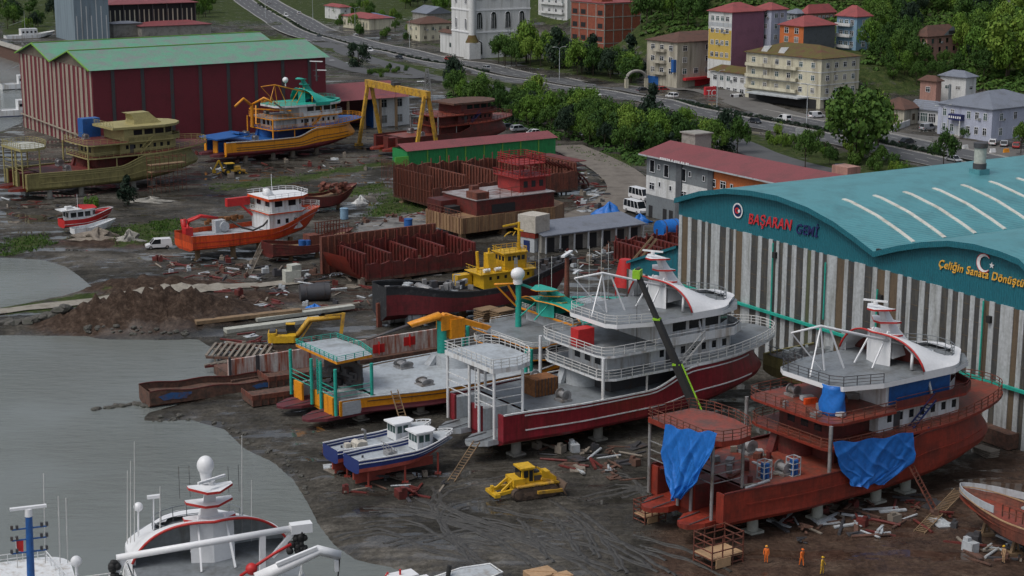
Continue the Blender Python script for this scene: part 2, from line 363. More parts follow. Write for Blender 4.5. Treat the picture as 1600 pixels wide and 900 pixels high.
for p in RUW:
    i=inpoly(XX,YY,p); d=pdist(XX,YY,p); ru=np.maximum(ru,np.clip(.5+np.where(i,d,-d)/7.,0,1))
soil=np.zeros(XX.shape)
for (q,rx,ry,h) in MOUND:
    c=P(*q); e=((XX-c.x)/(rx*1.1))**2+((YY-c.y)/(ry*1.1))**2; soil=np.maximum(soil,np.clip(1.3-e,0,1))
ca=me.color_attributes.new('zone','FLOAT_COLOR','POINT')
ca.data.foreach_set('color',np.stack([g,ru,soil,np.ones_like(g)],-1).astype(np.float32).reshape(-1))
me.polygons.foreach_set('use_smooth',[True]*len(me.polygons))
gm=bpy.data.materials.new('ground_mud'); gm.use_nodes=True; nt=gm.node_tree; N=nt.nodes; L=nt.links; b=N['Principled BSDF']
tc=N.new('ShaderNodeTexCoord'); at=N.new('ShaderNodeAttribute'); at.attribute_name='zone'; sp=N.new('ShaderNodeSeparateColor'); L.new(at.outputs['Color'],sp.inputs[0])
def noise(sc,det=6,ro=.6,vec=None):
    n=N.new('ShaderNodeTexNoise'); n.inputs['Scale'].default_value=sc; n.inputs['Detail'].default_value=det; n.inputs['Roughness'].default_value=ro
    L.new(vec or tc.outputs['Object'],n.inputs['Vector']); return n.outputs[0]
def ramp(src,stops):
    r=N.new('ShaderNodeValToRGB'); L.new(src,r.inputs[0]); e=r.color_ramp.elements
    while len(e)<len(stops): e.new(.5)
    for k,(p,c) in enumerate(stops): e[k].position=p; e[k].color=(*c,1)
    return r.outputs[0]
def mix(f,a,b_,blend='MIX'):
    m=N.new('ShaderNodeMix'); m.data_type='RGBA'; m.blend_type=blend
    if isinstance(f,float): m.inputs[0].default_value=f
    else: L.new(f,m.inputs[0])
    L.new(a,m.inputs[6]); L.new(b_,m.inputs[7]); return m.outputs[2]
def mrange(src,a,b_,c,d):
    r=N.new('ShaderNodeMapRange'); L.new(src,r.inputs[0])
    for k,v in zip((1,2,3,4),(a,b_,c,d)): r.inputs[k].default_value=v
    return r.outputs[0]
def math_(op,a,b_):
    m=N.new('ShaderNodeMath'); m.operation=op; m.use_clamp=True
    for k,v in ((0,a),(1,b_)):
        if isinstance(v,(int,float)): m.inputs[k].default_value=v
        else: L.new(v,m.inputs[k])
    return m.outputs[0]
big=noise(.06,8,.68); med=noise(.35,6,.65); fin=noise(2.2,5,.7)
mud=ramp(big,[(.34,(.018,.018,.016)),(.44,(.038,.036,.031)),(.53,(.070,.065,.056)),(.61,(.105,.098,.086)),(.72,(.155,.147,.132))])
mud=mix(.75,mud,ramp(med,[(.3,(.5,.49,.47)),(.7,(1.35,1.33,1.3))]),'MULTIPLY')
mpx=N.new('ShaderNodeMapping'); mpx.inputs['Rotation'].default_value=(0,0,R_(-25)); mpx.inputs['Scale'].default_value=(.12,1.5,1); L.new(tc.outputs['Object'],mpx.inputs[0])
stre=noise(1.0,5,.6,mpx.outputs[0])
mud=mix(.55,mud,ramp(stre,[(.32,(.55,.55,.55)),(.66,(1.35,1.35,1.33))]),'MULTIPLY')
rus=ramp(med,[(.3,(.034,.021,.015)),(.5,(.066,.041,.029)),(.72,(.105,.075,.055))])
grs=ramp(noise(.5,6,.7),[(.3,(.024,.036,.012)),(.5,(.042,.062,.018)),(.72,(.085,.09,.035))])
soi=ramp(noise(.9,7,.75),[(.3,(.028,.019,.014)),(.5,(.052,.035,.026)),(.72,(.11,.08,.06))])
gn=math_('MULTIPLY',sp.outputs[0],1.0); gsel=mrange(math_('ADD',gn,mrange(noise(.22,7,.75),.3,.7,-.75,.24)),.36,.62,0,1)
rsel=mrange(math_('ADD',sp.outputs[1],mrange(noise(.12,6,.7),.3,.7,-.3,.2)),.35,.75,0,1)
c=mix(rsel,mud,rus); c=mix(mrange(sp.outputs[2],.1,.5,0,1),c,soi); c=mix(gsel,c,grs)
c=mix(.8,c,ramp(fin,[(.3,(.45,.45,.45)),(.7,(1.5,1.5,1.5))]),'MULTIPLY'); c=mix(.5,c,ramp(noise(.95,8,.8),[(.36,(.5,.5,.5)),(.64,(1.45,1.45,1.45))]),'MULTIPLY')
L.new(c,b.inputs['Base Color'])
wet=mrange(noise(.075,7,.7),.44,.54,.10,.85); wet2=math_('MAXIMUM',wet,mrange(med,.36,.55,.2,.85)); rr0=math_('MAXIMUM',wet2,math_('MAXIMUM',gsel,sp.outputs[2]))
mpp=N.new('ShaderNodeMapping'); mpp.inputs['Rotation'].default_value=(0,0,R_(-25)); mpp.inputs['Scale'].default_value=(.5,1.4,1); L.new(tc.outputs['Object'],mpp.inputs[0])
pud=math_('MULTIPLY',mrange(noise(.16,5,.6,mpp.outputs[0]),.53,.565,0,1),math_('SUBTRACT',1.0,math_('MAXIMUM',gsel,sp.outputs[2]))); dry=math_('SUBTRACT',1.0,pud); rr=math_('MAXIMUM',math_('MULTIPLY',rr0,dry),.05); L.new(rr,b.inputs['Roughness'])
spc=mrange(rr,.2,.8,.5,.12); L.new(spc,b.inputs['Specular IOR Level'])
bp=N.new('ShaderNodeBump'); L.new(math_('MULTIPLY',dry,.6),bp.inputs['Strength']); bp.inputs['Distance'].default_value=.25
hh=N.new('ShaderNodeMath'); hh.operation='ADD'; L.new(fin,hh.inputs[0]); L.new(stre,hh.inputs[1]); L.new(hh.outputs[0],bp.inputs['Height']); L.new(bp.outputs[0],b.inputs['Normal'])
me.materials.append(gm); go=bpy.data.objects.new('ground',me); COL.objects.link(go); kind(go,'structure')
# --- water
wm=bpy.data.materials.new('bay_water'); wm.use_nodes=True; nt=wm.node_tree; N=nt.nodes; L=nt.links; b=N['Principled BSDF']
b.inputs['Base Color'].default_value=(.165,.182,.172,1); b.inputs['Roughness'].default_value=.07; b.inputs['IOR'].default_value=1.33
tc=N.new('ShaderNodeTexCoord'); mp=N.new('ShaderNodeMapping'); mp.inputs['Scale'].default_value=(.55,1.5,1); mp.inputs['Rotation'].default_value=(0,0,R_(8)); L.new(tc.outputs['Object'],mp.inputs[0])
n1=N.new('ShaderNodeTexNoise'); n1.inputs['Scale'].default_value=.55; n1.inputs['Detail'].default_value=9; n1.inputs['Roughness'].default_value=.66; L.new(mp.outputs[0],n1.inputs['Vector'])
n3=N.new('ShaderNodeTexNoise'); n3.inputs['Scale'].default_value=.03; n3.inputs['Detail'].default_value=3; L.new(tc.outputs['Object'],n3.inputs['Vector'])
mr=N.new('ShaderNodeMapRange'); mr.inputs[1].default_value=.4; mr.inputs[2].default_value=.65; mr.inputs[3].default_value=.25; mr.inputs[4].default_value=1.; L.new(n3.outputs[0],mr.inputs[0])
bp=N.new('ShaderNodeBump'); bp.inputs['Distance'].default_value=.45; L.new(mr.outputs[0],bp.inputs['Strength']); L.new(n1.outputs[0],bp.inputs['Height']); L.new(bp.outputs[0],b.inputs['Normal'])
m=MB(); m.quad((-900,-400,-.42),(60,-400,-.42),(60,1100,-.42),(-900,1100,-.42))
kind(m.build('water',wm),'structure')
# --- roads
M('asphalt',(.085,.087,.09),.75,dirt=(.055,.056,.058),damt=.5,scale=.12,fine=.08); M('road_paint',(.55,.55,.52),.7); M('kerb_stone',(.33,.32,.30),.8)
M('asphalt_pale',(.13,.125,.115),.8,dirt=(.09,.085,.08),damt=.5,scale=.15)
def hz0(x,y): return float(hill(np.array([x]),np.array([y]))[0])
def dense(pts,n=8):
    pts=[Vector(p) for p in pts]; out=[]
    for i in range(len(pts)-1):
        p0=pts[max(i-1,0)]; p1=pts[i]; p2=pts[i+1]; p3=pts[min(i+2,len(pts)-1)]
        for k in range(n):
            t=k/n; out.append(.5*((2*p1)+(-p0+p2)*t+(2*p0-5*p1+4*p2-p3)*t*t+(-p0+3*p1-3*p2+p3)*t**3))
    out.append(pts[-1]); return out
def ribbon(mb,line,off0,off1,z,m=0):
    pr=None
    for i,p in enumerate(line):
        d=(line[min(i+1,len(line)-1)]-line[max(i-1,0)]); d=Vector((d.x,d.y)).normalized(); n=Vector((d.y,-d.x))
        a=p.xy+n*off0; b_=p.xy+n*off1; h=z+hz0(p.x,p.y)
        cur=((a.x,a.y,h),(b_.x,b_.y,h))
        if pr: mb.quad(pr[0],pr[1],cur[1],cur[0],m)
        pr=cur
MED=[(330,-25),(385,-5),(420,14),(450,33),(480,50),(520,64),(590,80),(680,99),(760,114),(850,130),(1000,150),(1100,169),(1200,189),(1300,208),(1400,229),(1560,263),(1700,295)]
MEDL=dense([P(*q).to_3d() for q in MED])
RZ=.16
def cl(x): return x
mb=MB(); ribbon(mb,MEDL,1.6,12.5,RZ); ribbon(mb,MEDL,-12.5,-1.6,RZ); kind(mb.build('highway',['asphalt']),'structure')
mb=MB()
for o in (1.95,12.1,-1.95,-12.1): ribbon(mb,MEDL,o-.1,o+.1,RZ+.006)
for i in range(0,len(MEDL)-1,2):
    for o in (5.3,8.8,-5.3,-8.8): ribbon(mb,MEDL[i:i+2],o-.08,o+.08,RZ+.006)
kind(mb.build('road_markings',['road_paint']),'structure')
mb=MB()
for o in (1.35,12.55,-1.6,-12.8): ribbon(mb,MEDL,o,o+.25,RZ+.13); 
for o in (1.6,12.55,-1.6,-12.55):
    pr=None
    for i,p in enumerate(MEDL):
        d=(MEDL[min(i+1,len(MEDL)-1)]-MEDL[max(i-1,0)]); d=Vector((d.x,d.y)).normalized(); n=Vector((d.y,-d.x)); a=p.xy+n*o; h=RZ+hz0(p.x,p.y)
        cur=((a.x,a.y,h-.1),(a.x,a.y,h+.13))
        if pr: mb.quad(pr[0],cur[0],cur[1],pr[1])
        pr=cur
kind(mb.build('kerb',['kerb_stone']),'structure')
SIDE=dense([P(*q) for q in [(500,70),(560,92),(610,108),(650,122),(700,132),(800,150),(950,178),(1060,195),(1120,212),(1160,228),(1195,243),(1260,262),(1400,292)]])
mb=MB(); ribbon(mb,SIDE,-4.5,4.5,.12); kind(mb.build('side_road',['asphalt']),'structure')
SIDE2=dense([P(*q) for q in [(440,75),(490,88),(530,108),(580,122),(640,128),(660,124)]])
mb=MB(); ribbon(mb,SIDE2,-4,4,.128); kind(mb.build('slip_road',['asphalt']),'structure')
TRACK=dense([P(*q) for q in [(880,228),(930,250),(965,270),(985,295),(960,320),(900,345),(850,360)]])
mb=MB(); ribbon(mb,TRACK,-5,5,.13); kind(mb.build('dirt_track',[M('dirt_pale',(.17,.15,.125),.85,dirt=(.10,.085,.07),damt=.6,scale=.3)]),'structure')
FRONT=dense([P(*q) for q in [(1040,138),(1120,155),(1200,178),(1290,194),(1370,212),(1480,225),(1620,248)]])
mb=MB(); ribbon(mb,FRONT,-9,3.5,.10); kind(mb.build('forecourt',['asphalt_pale']),'structure')
DIKE=dense([P(*q) for q in [(-120,497),(0,487),(60,480),(130,474),(190,466),(260,460),(330,455),(400,447),(470,440)]])
mb=MB()
pr=None
for i,p in enumerate(DIKE):
    d=(DIKE[min(i+1,len(DIKE)-1)]-DIKE[max(i-1,0)]); d=Vector((d.x,d.y)).normalized(); n=Vector((d.y,-d.x)); row=[]
    for o in (-1.8,-.8,0.,.8,1.8):
        a=p.xy+n*o; row.append((a.x,a.y,max(zat(a.x,a.y),-.1)+.17))
    if pr:
        for k in range(4): mb.quad(pr[k],pr[k+1],row[k+1],row[k])
    pr=row
kind(mb.build('path',[M('path_gravel',(.27,.25,.21),.9,dirt=(.17,.15,.12),damt=.5,scale=.5)]),'structure')
# concrete slipway apron
M('apron',(.20,.195,.185),.7,dirt=(.075,.07,.062),damt=.75,scale=.28,fine=.2)
mb=MB(); q=[P(560,350,.13),P(720,318,.13),P(690,430,.13),P(560,435,.13)]; mb.quad(q[3],q[2],q[1],q[0]); kind(mb.build('concrete_apron',['apron']),'structure')
mb=MB(); q=[P(1530,660,.13),P(1660,690,.13),P(1700,900,.13),P(1560,760,.13)]; 
# tyre tracks pressed into the mud (thin ridges)
tm=M('track_mud',(.066,.063,.056),.5,dirt=(.035,.034,.031),damt=.75,scale=1.3,fine=.3)
mb=MB()
def trk(pts,w=.26):
    ln=dense([P(*q) for q in pts],10); pr=None
    for i,p in enumerate(ln):
        d=(ln[min(i+1,len(ln)-1)]-ln[max(i-1,0)]); d=Vector((d.x,d.y)).normalized(); n=Vector((d.y,-d.x)); row=[]
        for o,h in ((-w/2-.1,.0),(-w/4,.06),(w/4,.06),(w/2+.1,.0)):
            a=p.xy+n*(o+.1*math.sin(i*1.3)); row.append((a.x,a.y,zat(a.x,a.y)+h+.012+.02*math.sin(i*.7)))
        if pr:
            for k in range(3): mb.quad(pr[k],pr[k+1],row[k+1],row[k])
        pr=row
for base in ([(675,760),(690,790),(760,815),(860,850),(960,890)],[(640,792),(720,810),(800,840),(880,870),(940,905)],[(800,742),(700,760),(672,785),(690,820),(720,850),(760,880)],
             [(900,795),(935,820),(985,855),(1050,895)],[(860,805),(880,835),(905,868)],[(890,805),(915,835),(930,868)],[(560,820),(640,815),(700,840),(800,862)],[(600,850),(680,835),(760,845),(850,835)],
             [(905,775),(990,760),(1060,775)],[(760,790),(850,810),(940,835),(1030,870)],[(1000,850),(1080,875),(1140,905)],[(570,795),(650,800),(740,830),(830,880)],[(930,735),(985,745),(1010,780)]):
    for k_ in range(2):
        dx_,dy_=random.uniform(-60,60)*(k_>0),random.uniform(-26,26)*(k_>0); bb=[(x+dx_+random.uniform(-3,3),y+dy_+random.uniform(-1.5,1.5)) for x,y in base]; trk(bb,random.uniform(.16,.3)); trk([(x+9,y+5.5) for x,y in bb],random.uniform(.14,.26))
kind(mb.build('tyre_tracks',[tm]),'structure')
# ================================================================ SHIPS
LV=[0,.1,.2,.32,.45,.6,.78,.9,1.]
def hull_geo(L,B,zb,zs,xend,st=.86,f0=.6,p=2.2,q=1.7,NS=40,levels=LV,bil=(.80,.955),rise=.55,flare=0.):
    """port-side grid rows[level][i] of (x,y,z)"""
    rows=[]
    for v in levels:
        r=[]
        for i in range(NS+1):
            s=1-(1-i/NS)**1.35
            h=(st+(1-st)*sstep(s/.28))
            if s>f0: h*=max(0.,1-((s-f0)/(1-f0))**p)**(1/q)
            y=B/2*h
            if v==0: y*=bil[0]
            elif v<=.1: y*=bil[1]
            if flare: y*=1-flare*(1-v)*sstep((s-.4)/.5)
            x=s*L*xend(v)
            b0=zb+rise*sstep((s-.62)/.38)*(zs(.5)-zb); z=lerp(b0,zs(s),v)
            r.append((x,y,z))
        rows.append(r)
    return rows
def hull_mesh(mb,rows,mats,transom=1.0,tm=0):
    NS=len(rows[0]); K=len(rows)
    for sg in (1,-1):
        for k in range(K-1):
            a=[(x,y*sg,z) for x,y,z in rows[k]]; b=[(x,y*sg,z) for x,y,z in rows[k+1]]
            if sg>0: mb.loft([b,a],mats[k])
            else: mb.loft([a,b],mats[k])
    a=[(x,y,z) for x,y,z in rows[0]]; b=[(x,-y,z) for x,y,z in rows[0]]; mb.loft([a,b],mats[0])
    k=0
    while k<K-1 and LV[k+1]<=transom+1e-6: k+=1
    pts=[rows[j][0] for j in range(k+1)]
    mb.add([(x,-y,z) for x,y,z in pts]+[(x,y,z) for x,y,z in reversed(pts)],[tuple(range(2*len(pts)))],tm)
def sheer_strip(mb,rows,k,x0,x1,w=.12,h=.12,m=0,out=.02,sides=(1,-1)):
    for sg in sides:
        pt=[Vector((x,sg*(y+out),z)) for x,y,z in rows[k] if x0<=x<=x1]
        for i in range(len(pt)-1): mb.beam(pt[i],pt[i+1],w,h,m)
def deck_mesh(mb,rows,z,x0,x1,inset=.1,k=-1,m=0):
    pt=[(x,max(y-inset,0.01)) for x,y,zz in rows[k] if x0<=x<=x1]
    zf=z if callable(z) else (lambda x:z)
    a=[(x,y,zf(x)) for x,y in pt]; b=[(x,-y,zf(x)) for x,y in pt]; mb.loft([a,b],m,smooth=False)
def windows(parent,pts_dir,z0,z1,w,n,m='glass',name='window',frame=None):
    """pts_dir: (p0,p1,normal) line on a wall; n windows evenly"""
    p0,p1,nr=Vector(pts_dir[0]),Vector(pts_dir[1]),Vector(pts_dir[2]); d=(p1-p0); l=d.length; d.normalize()
    for i in range(n):
        c=p0+d*(l*(i+.5)/n); mb=MB(); o=nr*.02
        a=c-d*w/2+o; b=c+d*w/2+o
        ins=-nr*.03
        mb.add([(a.x,a.y,z0),(b.x,b.y,z0),(b.x,b.y,z1),(a.x,a.y,z1)],[(0,1,2,3)],0)
        t=.06
        if frame:
            for (q,r_) in (((a.x,a.y,z0),(b.x,b.y,z0)),((b.x,b.y,z0),(b.x,b.y,z1)),((b.x,b.y,z1),(a.x,a.y,z1)),((a.x,a.y,z1),(a.x,a.y,z0))): mb.beam(Vector(q)+nr*.01,Vector(r_)+nr*.01,.1,.08,1)
        mb.build(name,[m,frame] if frame else [m],parent)
def wedge_ladder(mb,p,q,w=.6,m=0,n=None,t=.07):
    p=Vector(p); q=Vector(q); d=q-p; side=Vector((-d.y,d.x,0)); side=(side.normalized() if side.length>1e-3 else Vector((0,1,0)))*w/2
    mb.beam(p-side,q-side,t,t*2,m); mb.beam(p+side,q+side,t,t*2,m)
    n=n or int(d.length/.4)
    for i in range(1,n):
        c=p+d*(i/n); mb.beam(c-side,c+side,t*.9,m=m)
def rrect(x0,x1,y0,y1,r,n=5,corners=(1,1,1,1)):
    out=[]
    for (cx,cy,a0,c) in ((x1-r,y0+r,-90,corners[0]),(x1-r,y1-r,0,corners[1]),(x0+r,y1-r,90,corners[2]),(x0+r,y0+r,180,corners[3])):
        if c:
            for i in range(n+1):
                a=R_(a0+90*i/n); out.append((cx+r*math.cos(a),cy+r*math.sin(a)))
        else: out.append((cx+r*(1 if a0 in(-90,0) else -1),cy+r*(1 if a0 in (0,90) else -1)))
    return out
def seiner(label,fr,c,o):
    """purse seiner, local x forward, y port, z up from the ground.  c colours, o options"""
    k=o.get('k',1.0)
    root=thing(o.get('name','fishing_ship'),label,'ship',(fr.o[0],fr.o[1],o.get('z',0.)),fr.rz)
    root.scale=k if isinstance(k,tuple) else (k,k,k)
    zb=1.8; L=40.; B=13.
    zs=lambda s: 5.6-.15*sstep(s/.4)+1.95*sstep((s-.50)/.18)
    def xend(v):
        if v<.4: return lerp(.90,1.03,sstep(v/.4))
        return lerp(1.03,.985,sstep((v-.4)/.6))
    rows=hull_geo(L,B,zb,zs,xend,st=o.get('st',.86),f0=.64,p=2.6,q=2.3,rise=.22)
    band=c.get('band',.1); mats=[0 if LV[i+1]<=band+1e-6 else 1 for i in range(len(LV)-1)]
    mb=MB(); hull_mesh(mb,rows,mats,transom=.2,tm=1)
    hb0=rows[-1][0][1]
    # stern walls between the ramps
    for y0,y1 in ((-hb0,-4.5),(-1.1,1.1),(4.5,hb0)): mb.box(-.12,.12,y0,y1,2.5,5.55,1)
    if o.get('cut'): pass
    hu=mb.build('hull',[c['boot'],c['hull']],root)
    for kk in c.get('stripes',(4,6)):
        for sg in (1,-1): mb=MB(); sheer_strip(mb,rows,kk,1.5,c.get('stripe_end',37),.07,.13,out=.03,sides=(sg,)); mb.build('rubbing_strip',[c['strip']],root)
    mb=MB(); sheer_strip(mb,rows,-1,0,60,.22,.16,out=-.03); mb.build('cap_rail',[c['cap']],root)
    # ramps
    for y0,y1 in ((-4.45,-1.15),(1.15,4.45)):
        mb=MB(); mb.prism([(-2.9,y0+.9),(-3.2,(y0+y1)/2),(-2.9,y1-.9),(-1.4,y1),(3.4,y1),(3.4,y0),(-1.4,y0)],lambda p:2.0,lambda p:2.75+.1*min(0,p[0]),1,0)
        for yy in (y0+.8,y1-.8): mb.beam((-2.7,yy,2.52),(0,yy,2.79),.14,.05,2)
        mb.build('stern_ramp',[c['ramp'],c['rampside'],'dark_steel'],root)
    mb=MB()
    for y0,y1 in ((-hb0+.1,-4.5),(-1.1,1.1),(4.5,hb0-.1)): mb.box(.13,3.4,y0,y1,2.5,5.2)
    mb.box(3.4,3.6,-hb0+.1,hb0-.1,2.2,5.2); mb.build('stern_block',[c['inner']],root)
    mb=MB(); deck_mesh(mb,rows,lambda x:5.24,3.5,29.,.12); mb.build('main_deck',[c['deck']],root)
    # stern platform
    if o.get('platform',1):
        zp=o.get('zp',10.7); out=o.get('pout') or [(-.6,-4.3),(2.5,-4.6),(4.8,-3.6),(6.0,-1.6),(6.3,1.2),(6.1,4.2),(5.,5.8),(-.6,5.8)]
        mb=MB(); mb.prism(out,zp-.55,zp,1,0); mb.build('stern_platform',[c['pdeck'],c['pedge']],root)
        mb=MB(); mb.rail(out,zp,1.05,1.0,3,.035,closed=True); mb.build('platform_railing',[c['prail']],root)
        xa=o.get('xa',0)
        for (x,y) in ((-.35,-4.1),(-.35,-1.),(-.35,1.),(-.35,5.6),(3.4,-4.2),(4.8,5.6)):
            mb=MB(); mb.cyl((x,y,2.6 if x<0 else 5.2),(x,y,zp-.5),.17,n=8); mb.build('platform_post',[c['post']],root)
        mb=MB()
        for (a,b) in (((-.35,-4.1),(3.4,-4.2)),((-.35,-1.),(-.35,-4.1)),((-.35,1.),(-.35,5.6))):
            for zz in (6.3,7.2,8.1): mb.beam((*a,zz),(*b,zz),.08)
        wedge_ladder(mb,(-.3,-.6,5.2),(-.3,-.6,zp),.8); mb.build('ladder_frame',[c['post']],root)
    # boat deck and forecastle deck
    mb=MB(); hbm=B/2
    xa=o.get('xa',0)
    al=[(13.2+xa,-hbm+1.6),(13.6+xa,-hbm+.6),(14.8+xa,-hbm-.02)]
    fore=[(26,-hbm)]+[(29+14.4*math.sin(R_(a)),-hbm*math.cos(R_(a))**.8) for a in range(0,91,9)]
    half=al+fore; poly=half+[(x,-y) for x,y in reversed(half[:-1])]
    zf=lambda p:7.45+.75*sstep((p[0]-28)/15)
    mb2=MB(); mb2.prism(poly,lambda p:zf(p)-.05,lambda p:zf(p)+.25,1,0)
    mb2.build('boat_deck',[c['deck2'],c['edge']],root)
    pth=[(x,y,7.7) for x,y in half if x<27]
    mb=MB()
    for sg in (1,-1): mb.rail([(x,sg*(-y-.1)*-1,z) for x,y,z in pth],0,1.,1.6,3,.035)
    mb.rail([(13.2+xa,-hbm+1.6),(13.2+xa,hbm-1.6)],7.7,1.,1.6,3,.035)
    bowp=[(x-.1,y+.08,zf((x,y))+.25) for x,y in half if x>25.5]
    mb.rail(bowp+[(x,-y,z) for x,y,z in reversed(bowp)][1:],0,1.1,1.4,3,.04)
    mb.build('deck_railing',[c['rail']],root)
    # main deck house
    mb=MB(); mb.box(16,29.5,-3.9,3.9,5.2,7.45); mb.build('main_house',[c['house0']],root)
    mb=MB(); mb.cyl((16.2,1.5,5.2),(16.2,1.5,7.6),2.3,n=20); mb.obox((13.9,2.8,6.3),(.5,1.,2.4),ry=.35); mb.build('net_drum',[c['inner']],root)
    for x,y in ((13.1+xa,-6.25),(13.1+xa,6.25),(19.5,-6.2),(24.5,-6.2),(19.5,6.2)):
        mb=MB(); mb.cyl((x,y,5.2),(x,y,10.3 if x<14+xa else 7.45),.2 if x<14+xa else .13,n=8); mb.build('deck_post',[c['post']],root)
    # under the upper deck, aft: winch cabin
    mb=MB(); mb.box(min(15.5+xa,20.5),21,-3.8,3.8,7.7,10.12); hh=mb.build('winch_house',[c['house1']],root)
    windows(hh,((min(15.5+xa,20.5),3,0),(min(15.5+xa,20.5),-3,0),(-1,0,0)),8.3,9.5,1.1,3,'glass')
    # upper deck
    mb=MB(); up=[(13.+xa,-hbm+1.5),(13.4+xa,-hbm+.5),(14.6+xa,-hbm),(22,-hbm)]
    up2=up+[(22.6,-5.9),(33,-5.9),(35.2,-4.6),(36.3,-2.2)]
    poly=up2+[(x,-y) for x,y in reversed(up2)]
    mb.prism(poly,10.15,10.42,1,0); mb.build('upper_deck',[c['deck3'],c['edge']],root)
    mb=MB(); rp=[(22,-hbm+.1,10.42)]+[(x,y+.1 if y<-6 else y,10.42) for x,y in reversed(up[:-1])]
    mb.rail(rp+[(x,-y,z) for x,y,z in reversed(rp)],0,1.05,1.5,3,.035); mb.build('upper_railing',[c['rail']],root)
    mb=MB(); f2=[(22.6,-5.85),(33,-5.85),(35.1,-4.6),(36.2,-2.2),(36.2,2.2),(35.1,4.6),(33,5.85),(22.6,5.85)]
    mb.wall(f2,10.42,11.15,.1); mb.tube([(x,y,11.5) for x,y in f2],.045); mb.build('bridge_bulwark',[c['wing']],root)
    # accommodation
    mb=MB(); acc=[(21,-5.),(33,-5.),(35,-3),(35,3),(33,5),(21,5)]; mb.prism(acc,7.7,10.15); ac=mb.build('accommodation',[c['house2']],root)
    for sg in (-1,1): windows(ac,((21.8,sg*5.,0),(33,sg*5.,0),(0,sg,0)),8.75,9.6,.65,7)
    windows(ac,((35,-2.6,0),(35,2.6,0),(1,0,0)),8.8,9.6,.7,3)
    mb=MB(); mb.box(23.2,24.1,-5.06,-4.98,7.72,9.7); mb.build('door',[c.get('door','dark_steel')],root)
    mb=MB(); wedge_ladder(mb,(25.,-5.6,7.7),(28.4,-5.6,10.4),.7,t=.09); mb.beam((25.,-5.95,8.7),(28.4,-5.95,11.4),.06); mb.build('stairs',[c['stair']],root)
    mb=MB(); wedge_ladder(mb,(23.5,-6.1,5.3),(27.,-6.1,7.8),.7,t=.08); mb.build('stairs',[c['stair']],root)
    # wheelhouse
    wx=o.get('wx',22); wh=[(wx,-4.9),(31.5,-4.9),(34,-3.4),(34.9,-1.5),(34.9,1.5),(34,3.4),(31.5,4.9),(wx,4.9)]
    mb=MB(); mb.prism(wh,10.42,13.0); wo=mb.build('wheelhouse',[c['bridge']],root)
    if o.get('glazing','band')=='band':
        for i,(a,b) in enumerate(zip(wh,wh[1:])):
            d=Vector((b[0]-a[0],b[1]-a[1],0)); nr=Vector((d.y,-d.x,0)).normalized()
            if abs(a[1])>4.8 and abs(b[1])>4.8 and a[0]!=b[0]:
                a2=(max(a[0],wx+2.),a[1],0); b2=(max(b[0],wx+2.),b[1],0)
                windows(wo,(a2,b2,nr),11.55,12.65,2.0,3)
            else: windows(wo,((*a,0),(*b,0),nr),11.5,12.65,d.length*.86,1)
    else:
        mb=MB()
        pth=wh[:2]
        mb.wall([(22.4,-4.96),(31.4,-4.96)],10.6,12.9,.06); mb.build('plastic_sheet',['blue_paint'],wo)
        for i,(a,b) in enumerate(list(zip(wh,wh[1:]))[1:-1]):
            d=Vector((b[0]-a[0],b[1]-a[1],0)); nr=Vector((d.y,-d.x,0)).normalized(); windows(wo,((*a,0),(*b,0),nr),11.5,12.65,d.length*.86,1)
    # roof
    rf=[(15.4,-3.4),(16.2,-4.6),(20.5,-6.),(31,-6.05),(34.2,-4.9),(36.2,-2.6),(36.7,0)]
    if o.get('top')=='flat' or o.get('short_roof'): rf=[(o.get('short_roof') or 19.5,-5.)]+rf[3:]
    rpoly=rf+[(x,-y) for x,y in reversed(rf[:-1])]
    mb=MB(); mb.prism(rpoly,12.95,13.45,0,1)
    ro=mb.build('roof',[c['roof'],c['roofdeck']],root)
    top=o.get('top','shell')
    if top in('shell','hump'):
        mb=MB(); rr=[p for p in rf if p[0]<27.5]; mb.rail([(x+.15,y*.97,13.45) for x,y in reversed(rr)]+[(x+.15,-y*.97,13.45) for x,y in rr],0,1.,1.5,3,.03,closed=False); mb.build('roof_railing',[c.get('rrail',c['rail'])],ro)
    if top=='shell':
        mb=MB(); nu,nv=37,15; G=[]
        hx,hy,hxr,hyr=32.5,0,2.7,3.6
        for v in range(nv):
            t=v/(nv-1); row=[]
            hw=lerp(6.12,3.2,max(0,(t-.45)/.55)**2.2); x0=lerp(26.2,36.9,t)
            for u in range(nu):
                uu=-1+2*u/(nu-1); y=uu*hw; ay=abs(uu)
                arch=2.6*max(0.,1-ay**2.4)**.8
                if t<.25: pass
                zz=13.55+arch*(1-sstep(t/.7))+.55*(1-ay**6)*(1-t)+.25
                xx=x0-(1.3*ay**3)*t*2 - 2.6*(1-ay)**1.3*(1-t)*.6
                row.append(Vector((xx,y,zz)))
            G.append(row)
        vid={}
        for v in range(nv-1):
            for u in range(nu-1):
                q=[G[v][u],G[v][u+1],G[v+1][u+1],G[v+1][u]]; cc=sum(q,Vector())/4
                if ((cc.x-hx)/hxr)**2+((cc.y-hy)/hyr)**2<1: continue
                if v==0 and False: continue
                mb.add([q[0],q[3],q[2],q[1]],[(0,1,2,3)],0,True)
        # outer skirt
        for sg in(0,-1):
            for v in range(nv-1):
                a,b=G[v][sg],G[v+1][sg]; mb.add([a,b,(b.x,b.y,12.95),(a.x,a.y,12.95)],[(0,1,2,3)],0,True)
        for u in range(nu-1):
            a,b=G[-1][u],G[-1][u+1]; mb.add([a,b,(b.x,b.y,12.95),(a.x,a.y,12.95)],[(0,1,2,3)],0,True)
